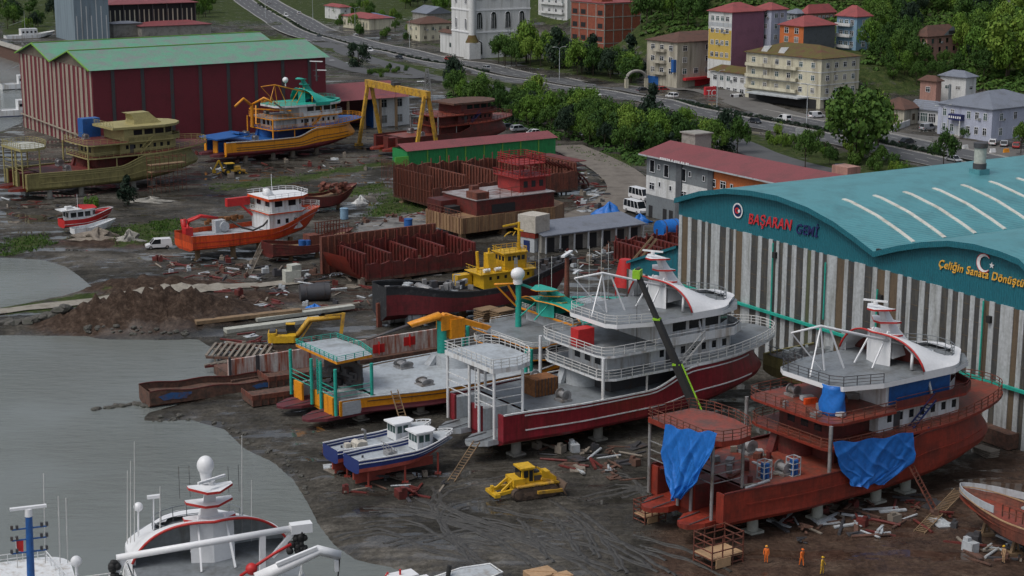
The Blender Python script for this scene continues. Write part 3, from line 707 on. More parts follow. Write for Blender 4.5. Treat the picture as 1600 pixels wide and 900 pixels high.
        # aft bulkhead set back inside the arch, leaving two openings
        for u in range(nu-1):
            uu=abs(-1+2*(u+.5)/(nu-1))
            if uu<.3 or uu>.93:
                a,b=G[0][u]+Vector((.6,0,0)),G[0][u+1]+Vector((.6,0,0)); mb.add([a,b,(b.x,b.y,13.4),(a.x,a.y,13.4)],[(0,1,2,3)],0)
        for u in range(nu-1):
            a,b=G[4][u],G[4][u+1]; mb.add([a+Vector((0,0,-.12)),b+Vector((0,0,-.12)),(b.x,b.y,13.47),(a.x,a.y,13.47)],[(0,1,2,3)],1)
        sh=mb.build('roof_fairing',[c['shell'],c['inner']],root)
        mb=MB(); mb.tube([p+Vector((-.03,0,.03)) for p in G[0]],.11,6); mb.build('fairing_trim',[c['trim']],sh)
        mb=MB(); mb.add([(hx+hxr*1.0*math.cos(a*math.pi/12),hy+hyr*1.0*math.sin(a*math.pi/12),13.5) for a in range(24)],[tuple(range(24))]); mb.rail([(hx+hxr*1.02*math.cos(a*math.pi/12),hyr*1.02*math.sin(a*math.pi/12),13.55) for a in range(-11,12)],0,1.25,1.2,3,.03); mb.build('front_deck',[c['roofdeck']],root)
    if top in('shell','hump') and o.get('mast',1):
        # raked tower with wing platforms
        secs=[]
        for (x,z,lx,ly) in ((28.4,14.2,4.6,1.7),(28.0,15.6,2.8,1.0),(27.5,16.8,1.7,.7),(26.9,18.0,1.1,.5),(26.2,19.2,.8,.4)):
            secs.append([(x-lx/2,-ly,z),(x+lx/2,-ly*.6,z),(x+lx/2,ly*.6,z),(x-lx/2,ly,z)])
        mb=MB(); mb.loft(secs,0,ring=True,cap=True,smooth=False); ms=mb.build('mast',[c['mast']],root)
        for (x,z,wy,lx,xo) in ((27.0,16.3,2.0,1.7,-.5),(26.9,17.7,1.8,1.3,-.9),(26.1,19.1,1.7,1.0,-1.3)):
            pl=[(x+lx/2,-wy*.35),(x+.2,-wy),(x-.5,-wy),(x-lx/2+xo,-.5),(x-lx/2+xo,.5),(x-.5,wy),(x+.2,wy),(x+lx/2,wy*.35)]
            mb=MB(); mb.prism(pl,lambda p:z+.13*abs(p[1])+.12*(27-p[0])*.5,lambda p:z+.2+.13*abs(p[1])+.12*(27-p[0])*.5,1,0); mb.build('mast_wing',[c['mast'],c['trim']],ms)
        for y in (-2.4,-1.6,1.4,2.2):
            mb=MB(); mb.cyl((26.8,y,18.4),(26.8,y,20.6+.4*(y>0)),.02,n=4); mb.build('antenna',['dark_steel'],ms)
        mb=MB()
        for y in (-1.3,1.3): mb.beam((23.6,y,13.5),(26.0,y*.8,17.1),.14)
        mb.build('mast_stay',[c['boom']],root)
        if o.get('radar',1):
            mb=MB(); mb.cyl((25.,0,19.86),(25.,0,20.2),.25,n=8); mb.obox((25.,0,20.3),(.2,2.6,.18),rz=.5); mb.build('radar',['clean_white'],ms)
        if o.get('dome'):
            mb=MB(); mb.cyl((26.4,.2,19.6),(26.4,.2,20.6),.35,.5,n=14); mb.sphere((26.4,.2,21.0),.66,n=18,k=12,sz=1.15); mb.build('radome',['clean_white'],ms)
    if top=='hump':
        pass
    if o.get('boom'):
        y0=o.get('boomy',0.); mb=MB(); zt=18.0
        tip=Vector((14.6,y0+1.5,18.0)); mid=Vector((18.5,y0+1.3,18.2)); end=Vector((30.5,y0-3.2,14.8))
        mb.tube([tip,mid,end],[.09,.15,.15],7)
        for a in ((16.,0,13.45),(19.0,y0+1.,13.45)): mb.beam(a,mid,.13)
        mb.beam((18.8,y0+1.2,13.45),tip,.12); mb.beam((21.3,y0+.5,13.45),(19.5,y0+1.,17.9),.16)
        mb.tube([end+Vector((-1.,0,.3)),(28.3,-4.6,12.9),(28.4,-5.4,10.42)],.2,7); mb.beam(end,(28.2,-4.8,13.5),.16); mb.beam((26.5,-3.,15.8),(28.2,-4.8,13.5),.13)
        mb.tube([(26.3,-4.2,13.6),(26.4,-4.2,15.4)],.16,8)
        mb.build('net_boom',[c['boom']],root)
    for z_,x_,y_,rr_ in ((5.25,9.5,-3.5,.7),(5.25,11.,3.6,.8),(10.43,17.2,3.6,.6)):
        mb=MB(); mb.cyl((x_,y_-rr_,z_+rr_),(x_,y_+rr_,z_+rr_),rr_*.55,n=12); mb.cyl((x_,y_-rr_,z_+rr_),(x_,y_-rr_+.1,z_+rr_),rr_*.95,n=14); mb.cyl((x_,y_+rr_-.1,z_+rr_),(x_,y_+rr_,z_+rr_),rr_*.95,n=14); mb.box(x_-.7,x_+.7,y_-rr_-.1,y_+rr_+.1,z_,z_+.25); mb.build('deck_winch',[c.get('gear','steel')],root)
    return root,rows
WHITE=dict(boot='hull_boot',hull='hull_red',strip='white_paint',cap='white_paint',ramp='deck_grey',rampside='wall_grey',inner='wall_grey',deck='deck_grey',pdeck='pale_deck',pedge='white_paint',prail='rail_white',post='white_paint',
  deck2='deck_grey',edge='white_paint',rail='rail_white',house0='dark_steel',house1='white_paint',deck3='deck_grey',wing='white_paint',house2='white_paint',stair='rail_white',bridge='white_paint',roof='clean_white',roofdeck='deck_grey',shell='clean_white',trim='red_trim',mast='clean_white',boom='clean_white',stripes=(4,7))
F1=mk((943,626),5.4,56,13,-6.5)
S1,rows1=seiner('white and dark red fishing ship on blocks, behind the lime tipped crane boom',F1,WHITE,dict(boom=1))
PRIM=dict(WHITE); PRIM.update(boot='primer_red',hull='primer_red',strip='primer_red',cap='primer_dark',ramp='primer_red',rampside='primer_red',inner='primer_dark',deck='primer_deck',pdeck='primer_deck',pedge='primer_red',prail='rusty',post='steel',
  deck2='primer_deck',edge='primer_red',rail='rusty',house0='primer_dark',house1='primer_dark',deck3='primer_deck',wing='primer_dark',house2='white_paint',stair='navy',bridge='white_paint',stripes=(5,),rrail='dark_steel')
F2=mk((1297,747),5.,56,13,-6.5)
S2,rows2=seiner('unfinished fishing ship in red primer with white bridge roof and two blue tarpaulins',F2,PRIM,dict(boom=1,glazing='sheet',zp=10.6,pout=[(-.9,-3.2),(.3,-4.6),(2.2,-5.),(4.,-4.6),(5.6,-2.6),(6.2,.2),(6.0,3.4),(5.,5.6),(-.6,5.6)]))
AMB=dict(WHITE); AMB.update(boot='maroon_low',hull='amber',band=.45,strip='black_hull',cap='wall_grey',ramp='maroon_low',rampside='maroon_low',inner='wall_grey',deck='pale_deck',pdeck='pale_deck',pedge='amber',prail='teal_paint',post='teal_paint',edge='amber',rail='rail_white',roof='amber',shell='teal_paint',mast='teal_paint',boom='teal_paint',trim='amber',deck2='deck_grey',stripes=(6,))
F3=mk((529,620),3.8,55,0,-4.6)
AMB['house1']='dark_steel'; AMB['house2']='wall_grey'; AMB['bridge']='wall_grey'
S3,rows3=seiner('amber and maroon fishing ship with teal railings on its stern platform, excavator behind',F3,AMB,dict(zp=12.6,k=(1.3,1.15,.6),st=.66,pout=[(.6,-2.6),(4.6,-2.1),(5.2,1.5),(4.9,6.2),(.6,6.4)],radar=0,xa=7.,wx=26.5,short_roof=25.8))
OLV=dict(WHITE); OLV.update(boot='olive',hull='olive',strip='olive_pale',cap='olive_pale',ramp='primer_dark',rampside='primer_red',inner='primer_dark',deck='primer_dark',pdeck='concrete_pale',pedge='olive_pale',prail='olive_pale',post='olive_pale',deck2='primer_dark',edge='olive_pale',rail='olive_pale',house0='primer_dark',house1='olive_pale',deck3='primer_dark',wing='olive',house2='olive_pale',stair='olive_pale',bridge='olive_pale',roof='olive_pale',roofdeck='olive_pale',mast='olive_pale',trim='olive_pale',stripes=(4,6,7))
F8=mk((45,299),2.2,52,0,-5.8)
S8,_=seiner('olive green unfinished fishing ship beside the maroon shed, blue box on its upper deck',F8,OLV,dict(top='hump',mast=0,short_roof=19.5,k=1.0))
ORG=dict(WHITE); ORG.update(boot='tug_red',hull='amber',band=.32,strip='black_hull',cap='white_paint',ramp='maroon_low',rampside='maroon_low',inner='blue_paint',deck='blue_paint',deck2='blue_paint',edge='amber',rail='amber',house0='navy',house1='white_paint',deck3='deck_grey',wing='white_paint',house2='white_paint',roof='white_paint',roofdeck='teal_paint',shell='teal_paint',mast='teal_paint',trim='teal_paint',boom='amber',post='amber',stair='amber',stripes=(4,5,7))
F9=mk((356,244),2.2,51,0,-5.6)
S9,_=seiner('orange yellow fishing ship with teal bridge top before the maroon shed',F9,ORG,dict(platform=0,k=.93,boom=1,radar=0))
RED=dict(PRIM); RED.update(hull='primer_dark',boot='primer_dark',house2='primer_dark',bridge='primer_dark',roof='rust_brown',roofdeck='rust_brown',rail='primer_dark',cap='primer_dark',strip='primer_dark')
F10=mk((625,235),2.2,50,0,-5.6)
S10,_=seiner('dark red unfinished fishing ship standing under the yellow gantry crane',F10,RED,dict(top='flat',platform=0,k=.88))
# ---- hump pylon for the olive ship, orange crane for S9 etc. become parts of their ships
mb=MB(); secs=[]
for (x,z,lx,ly) in ((29,13.45,6.5,2.2),(28.5,14.4,5.2,1.9),(27.8,15.4,4.4,1.6),(27.2,15.8,5.0,1.5)): secs.append([(x-lx/2,-ly,z),(x+lx/2,-ly,z),(x+lx/2,ly,z),(x-lx/2,ly,z)])
mb.loft(secs,0,ring=True,cap=True,smooth=False); mb.build('mast_foot',['olive_pale'],S8)
mb=MB(); mb.cyl((30.5,0,18.5),(30.5,0,23.5),.28,.16,n=8); mb.beam((30.5,-1.6,21.2),(30.5,1.6,21.2),.12); mb.beam((30.5,-1.2,19.8),(30.5,1.2,19.8),.1); mb.build('radar_mast',['dark_steel'],S9)
mb=MB(); mb.obox((30.5,0,23.6),(.3,3.6,.2),rz=.6); mb.obox((31.2,-1.5,21.4),(.25,2.6,.18),rz=.6); mb.build('radar',['clean_white'],S9)
mb=MB(); mb.sphere((21.,0,19.4),.75,n=14,k=10); mb.cyl((21,0,17.8),(21,0,18.9),.15,n=6); mb.build('radome',['clean_white'],S9)
mb=MB(); mb.cyl((12.6,3.,7.7),(12.6,3.,13.4),.45,n=8); mb.tube([(12.6,3.,13.2),(10.,2.6,15.2),(7.2,2.2,13.4)],[.4,.34,.3],6); mb.tube([(12.6,3.,13.4),(14.5,0,15.3),(16.,-1.5,14.2)],.3,6); mb.beam((12.6,1,13.4),(11.,-1.5,9.),.3); mb.beam((13,5,12.2),(19,-5.6,12.2),.3); mb.beam((14.2,-5.,14.6),(20.,-5.6,10.6),.35,m=1); mb.build('deck_crane',['amber','wood_grey'],S9)
for x in (28.,34.): mb=MB(); mb.cyl((x,-3.5,10.4),(x,-3.5,13.),.1,n=6); mb.build('cabin_post',['amber'],S9)
mb=MB()
mb.obox((2.5,0,6.6),(9.,9.,.3),ry=-.06); mb.obox((6.,-2,7.2),(3,4,.5),ry=.2); mb.build('cover_sheet',['blue_paint'],S9)
mb=MB(); random.seed(14)
for i in range(26): mb.obox((random.uniform(.8,4.4),random.uniform(-1.8,5.8),random.uniform(5.4,9.2)),(random.uniform(.3,1.2),random.uniform(.4,1.4),random.uniform(.5,2.2)),rz=random.random())
mb.box(3.4,3.6,-2,6,5.2,10.6); mb.build('stern_gear',['dark_steel'],S3)
for y in (-3.,3.6):
    mb=MB(); mb.wall([(-.5,y-.9),(-.5,y+.9)],2.6,6.2,.2); mb.build('stern_gate',['amber'],S3)
# S3: heavy deck crane, mast posts and booms (its own scale is undone by these numbers)
def q3(px,py,y): v=F3.y(px,py,y); return Vector((v.x/1.3,v.y/1.15,v.z/.6))
mb=MB(); a=q3(690,492,3); b=q3(572,531,4.5); mb.cyl((a.x,a.y,5.2),(a.x,a.y,a.z-1.2),.5,n=10,m=1); c=q3(640,508,3.7); mb.obox((a.x+.3,a.y,a.z-1.6),(1.2,1.3,3.2)); mb.tube([a,c],[.75,.6],6); mb.tube([c,b],[.34,.2],5,m=2); mb.beam(a,q3(762,512,2.),.9); d=q3(712,512,2.6); mb.obox(d,(1.6,1.,4.2)); mb.build('deck_crane',['amber','teal_paint','dark_steel'],S3)
for t_,b_ in (((810,440),(812,505)),((869,468),(868,520))):
    mb=MB(); t=q3(*t_,3); mb.cyl((t.x,t.y,5.2),t,.36,.3,n=10); mb.build('derrick_post',['teal_paint'],S3)
mb=MB(); t0=q3(773,444,3.6); t1=q3(811,443,3.); t2=q3(882,468,2.); mb.tube([t0,t1],.2,6,m=0); mb.tube([t1,t2],.26,6,m=1)
mb.beam(t0,q3(808,480,3),.2); mb.beam(q3(793,444,3.3),q3(808,470,3),.2); mb.beam(q3(814,464,3),q3(858,477,2.3),.2); mb.beam(q3(858,477,2.3),t2,.25); mb.build('net_boom',['amber','teal_paint'],S3)
mb=MB(); t=q3(809,428,2.9); mb.sphere(t,.75,n=16,k=12,sz=1.9); mb.cyl((t.x,t.y,t.z-2.2),(t.x,t.y,t.z-.8),.5,n=10); mb.build('radome',['clean_white'],S3)
mb=MB(); t=q3(886,398,0); mb.cyl((t.x,t.y,14.5),(t.x,t.y,t.z-.5),.35,.22,n=8); mb.build('radar_mast',['rusty'],S3)
mb=MB(); mb.cyl((t.x,t.y,t.z-.5),(t.x,t.y,t.z),.3,n=8,m=1); mb.obox((t.x,t.y,t.z+.2),(.4,3.1,.4),rz=R_(-50)); mb.obox((t.x+.5,t.y-1.,t.z-3.6),(.3,1.6,.25),rz=R_(-50)); mb.build('radar',['clean_white','dark_steel'],S3)
for px,py in ((842,392),(862,400),(921,385),(940,372),(951,380),(903,405)):
    mb=MB(); t=q3(px,py,1.); mb.cyl((t.x,t.y,13.4),t,.03,n=4); mb.build('antenna',['rail_white'],S3)
# ================================================================ SMALLER BOATS
def boat(name,label,cat,fr,L,B,zb,zs,c,band=.3,dk=.6,st=.8,f0=.5,p=2.,q=1.5,xlo=.84,xhi=1.0,deck='deck_grey',stripes=(),rise=.35,x1=None,cap=.12,z0=0.,bil=(.55,.85),flare=.12,group=None):
    root=thing(name,label,cat,(fr.o[0],fr.o[1],z0),fr.rz,group)
    rows=hull_geo(L,B,zb,zs,lambda v:lerp(xlo,xhi,v**.8),st=st,f0=f0,p=p,q=q,NS=26,bil=bil,rise=rise,flare=flare)
    mats=[0 if LV[i+1]<=band+1e-6 else 1 for i in range(len(LV)-1)]
    mb=MB(); hull_mesh(mb,rows,mats,1.0,1); mb.build('hull',[c[0],c[1]],root)
    mb=MB(); sheer_strip(mb,rows,-1,-1,99,cap,cap,out=-cap/3); mb.build('gunwale',[c[2]],root)
    for k in stripes:
        
        for sg in (1,-1): mb=MB(); sheer_strip(mb,rows,k,-1,L*.93,.05,.09,out=.02,sides=(sg,)); mb.build('rubbing_strip',[c[3] if len(c)>3 else c[2]],root)
    mb=MB(); deck_mesh(mb,rows,lambda x:zs(x/L)-dk,.05,L,.05); mb.build('deck',[deck],root)
    return root,rows
# --- orange trawler
F5=mk((303,396),2.0,53,0,-3.7); zs5=lambda s:4.5+.3*(1-s)**3-.4*sstep(s*2)*0+2.3*sstep((s-.55)/.4)
S5,r5=boat('trawler','orange hulled trawler with white wheelhouse and red crane at its stern','ship',F5,27.,8.6,2.0,zs5,('hull_boot','orange_hull','orange_hull','red_trim'),band=.1,dk=.75,deck='pale_deck',stripes=(3,5),rise=.3,q=1.7,xlo=.86)
mb=MB(); mb.prism([(15.,-3.2),(21,-3.2),(22.5,-2),(22.5,2),(21,3.2),(15,3.2)],3.9,6.9); h=mb.build('lower_cabin',['white_paint'],S5); windows(h,((16,-3.2,0),(21,-3.2,0),(0,-1,0)),5.1,5.9,.6,3)
mb=MB(); mb.prism([(14.6,-3.7),(21.4,-3.7),(23,-2.2),(23,2.2),(21.4,3.7),(14.6,3.7)],6.9,7.12,1,0); mb.rail([(16,-3.65),(14.65,-3.65),(14.65,3.65)],7.1,.9,1.,3,.03,m=0); mb.build('bridge_deck',['rail_white','orange_hull'],S5)
mb=MB(); wp=[(15.6,-3.1),(21,-3.1),(22.3,-1.8),(22.3,1.8),(21,3.1),(15.6,3.1)]; mb.prism(wp,7.12,9.3); h=mb.build('wheelhouse',['white_paint'],S5)
for a,b in list(zip(wp,wp[1:]))[:5]+[(wp[5],wp[0])]:
    d=Vector((b[0]-a[0],b[1]-a[1],0)); nr=Vector((d.y,-d.x,0)).normalized(); windows(h,((*a,0),(*b,0),nr),8.1,9.1,min(d.length*.8,1.5),2 if d.length>4 else 1)
mb=MB(); rp=[(14.6,-3.9),(21.4,-3.9),(23.4,-2.3),(23.4,2.3),(21.4,3.9),(14.6,3.9)]; mb.prism(rp,9.3,9.75,1,0); mb.rail(rp,9.75,.7,1.3,2,.03); mb.build('roof',['clean_white','orange_hull'],S5)
mb=MB(); mb.loft([[(16,-.9,9.75),(17.6,-.7,9.75),(17.6,.7,9.75),(16,.9,9.75)],[(15.9,-.5,11.),(16.7,-.4,11.),(16.7,.4,11.),(15.9,.5,11.)]],0,ring=True,cap=True); mb.cyl((17.4,0,9.7),(17.4,0,13.5),.05,n=5); mb.build('mast',['clean_white'],S5)
mb=MB(); mb.rail([(x,-y+.1,z) for x,y,z in r5[-1] if x>19]+[(x,y-.1,z) for x,y,z in reversed(r5[-1]) if x>19],0,.95,1.2,3,.03); mb.build('bow_railing',['rail_white'],S5)
mb=MB(); mb.obox((1.6,1.6,4.7),(1.4,1.4,1.6)); mb.tube([(1.6,1.6,5.),(1.9,1.8,6.6),(4.,1.2,7.3),(7.,.6,6.7)],[.5,.42,.35,.22],6); mb.tube([(1.5,2.4,4.4),(1.4,2.7,6.8)],.5,6); mb.build('deck_crane',['red_bright'],S5)
mb=MB(); mb.obox((8.,2.3,4.9),(2.,1.4,2.2)); mb.cyl((8.6,1.2,4.9),(8.6,3.4,4.9),.9,n=14); mb.build('net_winch',['wall_grey'],S5)
mb=MB(); mb.tube([(9.5,1.,5.9),(11.,-.5,4.7),(12.6,-1.6,4.2),(14.4,-2.,4.9),(15.6,-2.9,6.6)],.18,6); mb.build('hose',['black_rubber'],S5)
mb=MB(); mb.obox((12.5,3.6,8.6),(4.5,.9,1.4),rz=0); mb.beam((13.,3.4,8),(15.,3.,6.),.4); mb.build('gallows',['red_bright'],S5)
mb=MB()
for i in range(16): mb.obox((6.5+i*.45,3.9+.2*math.sin(i*2.1),5.4+.5*abs(math.sin(i*1.3))),(.8,.5,.6),rz=i)
mb.build('net_pile',['net_brown'],S5)
# --- black and red tug
F4=mk((593,490),2.0,58,0,0); zs4=lambda s:6.3-2.0*sstep(s/.42)+2.3*sstep((s-.5)/.5)
S4,r4=boat('tugboat','black and dark red tug with a yellow wheelhouse, out of the water','ship',F4,34.,8.,1.0,zs4,('tug_red','black_hull','black_hull','black_hull'),band=.78,dk=.7,deck='dark_steel',st=.55,f0=.55,rise=.2,xlo=.90,cap=.3,bil=(.3,.62))
mb=MB(); mb.prism([(16.5,-2.1),(25.,-2.1),(26.,-1.2),(26.,1.2),(25.,2.1),(16.5,2.1)],4.,6.2); h=mb.build('deckhouse',['yellow_paint'],S4); windows(h,((17.,-2.1,0),(25,-2.1,0),(0,-1,0)),5.3,5.8,.45,6)
mb=MB(); mb.prism([(15.8,-2.4),(25.6,-2.4),(26.3,0),(25.6,2.4),(15.8,2.4)],6.2,6.32); mb.rail([(25.5,-2.3),(16,-2.3),(16,2.3)],6.32,.9,1.2,2,.03); mb.build('boat_deck',['yellow_paint'],S4)
mb=MB(); mb.prism([(20.6,-1.5),(24.2,-1.5),(24.9,-.8),(24.9,.8),(24.2,1.5),(20.6,1.5)],6.32,8.8); h=mb.build('wheelhouse',['yellow_paint'],S4); windows(h,((21.,-1.5,0),(24.2,-1.5,0),(0,-1,0)),7.7,8.4,.6,4); windows(h,((20.6,1.4,0),(20.6,-1.4,0),(-1,0,0)),7.7,8.4,.6,3)
mb=MB(); mb.box(22.2,22.8,-1.56,-1.48,6.4,8.1); mb.build('door',['wall_grey'],S4)
mb=MB(); mb.prism([(20.2,-1.8),(24.5,-1.8),(25.2,0),(24.5,1.8),(20.2,1.8)],8.8,8.95); mb.rail([(20.3,-1.7),(24.4,-1.7),(24.4,1.7),(20.3,1.7)],8.95,.7,1.,2,.03,closed=True); mb.build('roof',['yellow_paint'],S4)
for x,y in ((19.2,-1.7),(17.2,-1.8)):
    mb=MB(); mb.cyl((x-.5,y,6.75),(x+.5,y,6.75),.32,n=10); mb.build('life_raft',['clean_white'],S4)
mb=MB(); mb.loft([[(18.2,-.8,6.3),(19.9,-.8,6.3),(19.9,.8,6.3),(18.2,.8,6.3)],[(18.1,-.55,9.),(19.3,-.55,9.),(19.3,.55,9.),(18.1,.55,9.)]],0,ring=True,cap=True,smooth=False); mb.cyl((17.3,.9,6.3),(17.1,.9,9.2),.25,n=8); mb.cyl((18.7,0,9),(18.7,0,9.7),.2,n=8); mb.build('funnel',['yellow_paint'],S4)
mb=MB(); mb.cyl((24.,0,8.9),(24.,0,13.2),.28,.22,n=8); mb.beam((24.,0,13.),(21.4,.4,12.7),.25); [mb.beam((21.+.5*i,-.7,11.4+.3*(i%3)),(22.6+.4*i,.7,11.6),.12) for i in range(4)]; mb.beam((24.,-1.2,12.),(24.,1.2,12.),.2); mb.build('mast',['yellow_paint'],S4)
mb=MB(); mb.box(13.8,16.3,1.,2.6,4.1,5.8); mb.build('deck_box',['yellow_paint'],S4)
mb=MB()
random.seed(3)
for i in range(44): mb.obox((random.uniform(1.5,15),random.uniform(-2.,2.4),random.uniform(4.2,5.3)),(random.uniform(.3,1.3),random.uniform(.3,1.),random.uniform(.3,1.1)),rz=random.random()*3,m=random.choice([0,0,1,1,2]))
mb.tube([(7.5,-2.,4.6),(7.5,2.,4.6)],.8,10,m=1); mb.build('deck_gear',['dark_steel','steel','wall_grey'],S4)
mb=MB(); mb.box(-.45,.25,-.25,.25,0,3.6); mb.build('rudder_post',['rusty'],S4)
mb=MB()
for i in range(10): mb.obox((27+i*.7,(-1)**i*1.2,5.9+.06*i),(.8,.7,.8),rz=i)
mb.build('anchor_gear',['dark_steel'],S4)
# --- dark red wooden hulls
F6=mk((427,405),.9,55,0,-2.2); zs6=lambda s:3.4-.9*sstep(s/.4)+1.6*sstep((s-.5)/.5)
S6,r6=boat('wooden_hull','dark red planked boat hull with rib frames on its foredeck, ahead of the orange trawler','boat',F6,17.,5.4,.9,zs6,('primer_dark','primer_dark','rusty','rusty'),stripes=(2,4,6),dk=.6,deck='wood',xlo=.8)
mb=MB()
for i in range(9): mb.beam((10.3+i*.6,-1.6,2.2),(10.3+i*.6,-1.5,5.6),.12); mb.beam((10.3+i*.6,1.6,2.2),(10.3+i*.6,1.5,5.6),.12)
for z in (3.6,4.5,5.5): mb.beam((10,-1.6,z),(15.4,-1.5,z),.12); mb.beam((10,1.6,z),(15.4,1.5,z),.12)
mb.box(7.6,9.8,-1.2,1.2,2,3.9); mb.build('cabin_frame',['rusty'],S6)
mb=MB(); mb.cyl((6.2,-1.,2.2),(6.2,-1.,3.3),.6,n=10); mb.cyl((7.2,-1.2,2.2),(7.2,-1.2,3.2),.55,n=10); mb.build('drums',['blue_paint'],S6)
F6b=mk((478,330),.8,52,0,-2.4); zs6b=lambda s:3.6-.5*sstep(s/.4)+1.6*sstep((s-.5)/.5)
S6b,_=boat('wooden_hull','small dark red hull with a rusty net heap on deck, behind the white wheelhouse','boat',F6b,13.5,5.2,.8,zs6b,('primer_dark','primer_dark','rusty','rusty'),dk=.5,deck='wood',xlo=.8)
mb=MB(); random.seed(5)
for i in range(26): mb.obox((random.uniform(5,11),random.uniform(-1.5,1.5),random.uniform(3.4,5.2)),(1.2,.9,.5),rz=random.random()*3,ry=random.uniform(-.4,.4))
mb.build('net_heap',['rusty'],S6b)
# --- red and white small boat and skiff
F7=mk((102,357),1.2,52,0,-1.7); zs7=lambda s:2.7+1.1*sstep((s-.35)/.6)
S7,_=boat('fishing_boat','small red and white fishing boat with a glazed cabin, propped on the left shore','boat',F7,10.5,3.8,1.1,zs7,('black_hull','red_bright','white_paint','white_paint'),band=.2,stripes=(4,),dk=.5,deck='wall_grey')
mb=MB(); mb.prism([(1.,-1.4),(5.6,-1.4),(6.6,-.7),(6.6,.7),(5.6,1.4),(1.,1.4)],2.3,4.3); h=mb.build('cabin',['white_paint'],S7); windows(h,((1.2,-1.4,0),(5.4,-1.4,0),(0,-1,0)),3.,3.9,1.1,3); windows(h,((1,1.3,0),(1,-1.3,0),(-1,0,0)),3.,3.9,1.,2); windows(h,((5.6,-1.4,0),(6.6,-.7,0),(.57,-.82,0)),3.1,3.9,.8,1)
mb=MB(); mb.box(-.4,3.6,-1.6,1.6,4.3,4.45,0); mb.loft([[(3.4,-1.4,4.3),(3.4,0,5.1),(3.4,1.4,4.3)],[(6.9,-1.,4.3),(6.5,0,4.8),(6.9,1.,4.3)]],1); mb.cyl((3.4,0,4.4),(3.4,0,7.),.05,n=5); mb.box(1.,2.2,-.5,.5,4.45,4.95,0); mb.build('roof',['white_paint','red_bright'],S7)
mb=MB(); mb.obox((7.5,0,3.2),(2.2,1.6,.7)); mb.build('foredeck_cover',['red_bright'],S7)
F7b=mk((117,366),.9,54,0,-1.2); zs7b=lambda s:1.8+.9*sstep((s-.3)/.7)
S7b,_=boat('skiff','small white skiff leaning in front of the red and white boat','boat',F7b,8.5,2.8,.75,zs7b,('white_paint','white_paint','white_paint','steel'),dk=.5,deck='wall_grey')
# --- two blue boats
def blueboat(label,fr,gear):
    zb_=lambda s:3.25+.1*(1-s)+.75*sstep((s-.5)/.5)
    rt,rw=boat('fishing_boat',label,'boat',fr,12.6,4.1,1.7,zb_,(M('salmon',(.36,.07,.05),.5,dirt=(.24,.05,.04),damt=.4),M('boat_blue',(.018,.035,.16),.4,dirt=(.015,.03,.10),damt=.3),'clean_white','clean_white'),band=.45,stripes=(6,),dk=.62,deck='pale_deck',st=.86,f0=.5,xlo=.82,group='blue boats side by side on props')
    mb=MB(); mb.prism([(7.6,-1.),(9.2,-1.),(9.8,-.6),(9.8,.6),(9.2,1.),(7.6,1.)],2.9,4.75); h=mb.build('wheelhouse',['white_paint'],rt)
    windows(h,((7.7,-1,0),(9.2,-1,0),(0,-1,0)),3.75,4.55,.58,2,'glass_green'); windows(h,((7.6,.9,0),(7.6,-.9,0),(-1,0,0)),3.75,4.55,.5,3,'glass_green'); windows(h,((9.8,-.6,0),(9.8,.6,0),(1,0,0)),3.75,4.55,.5,2,'glass_green')
    mb=MB(); mb.prism([(7.3,-1.2),(9.4,-1.2),(10.1,-.6),(10.1,.6),(9.4,1.2),(7.3,1.2)],4.75,4.93); mb.build('cabin_roof',['clean_white'],rt)
    mb=MB(); mb.loft([[(x,-(max(y-.12,.02)),z+.01),(x,0,z+.12),(x,max(y-.12,.02),z+.01)] for x,y,z in rw[-1] if x>9.9],0); mb.build('foredeck',['wall_grey'],rt)
    mb=MB(); mb.rail([(x,-y+.05,z) for x,y,z in rw[-1] if x>11.]+[(x,y-.05,z) for x,y,z in reversed(rw[-1]) if x>11.],0,.3,.5,1,.05); mb.build('bow_rail',['white_paint'],rt)
    mb=MB(); mb.box(.2,10.,-.12,.12,.75,1.75); mb.box(.5,4.,-.1,.1,.25,.8); mb.build('keel',['salmon'],rt)
    if gear:
        mb=MB(); mb.obox((3.6,.1,2.95),(1.5,1.1,.7)); mb.cyl((3.4,-.7,3.),(3.4,.8,3.),.5,n=12); mb.obox((2.4,.6,2.9),(.6,.6,.6)); mb.build('engine',['beige_box'],rt)
        mb=MB(); mb.tube([(5.,1.3,2.8),(5.,1.3,4.),(4.6,1.3,4.2)],.14,6); mb.build('exhaust_pipe',['steel'],rt)
    else:
        mb=MB(); mb.box(4.2,5.2,-.6,.6,2.7,3.2); mb.rail([(4.6,-1.8),(4.6,1.8)],2.8,1.0,.6,2,.03); mb.build('net_hauler',['steel'],rt)
    for y in (-1.2,-.4,.8):
        mb=MB(); mb.cyl((1.+abs(y),y,2.7),(1.+abs(y),y,2.95),.12,n=8); mb.build('bollard',['dark_steel'],rt)
    return rt
FB2=mk((561,741),1.9,57,0,-1.75); blueboat('nearer blue and white boat with red bottom, bare deck, on props',FB2,0)
FB1=mk((528,725),1.9,57,0,-1.75); blueboat('farther blue and white boat with engine and bent pipe on deck',FB1,1)
for f,lab in ((FB2,'thin red prop under the nearer blue boat'),(FB1,'thin red prop under the farther blue boat')):
    for x,y in ((5.6,-1.7),(10.,-1.2),(1.4,-1.2)):
        mb=MB(); p=f.w(x,y); z=zat(p.x,p.y); mb.cyl((0,0,z-.1),(0,0,2.35),.13,n=6); mb.box(-.35,.35,-.3,.3,z-.05,z+.15); tag(mb.build('prop',['salmon'],loc=(p.x,p.y,0)),lab,'prop',lab.replace('thin red prop','props'))
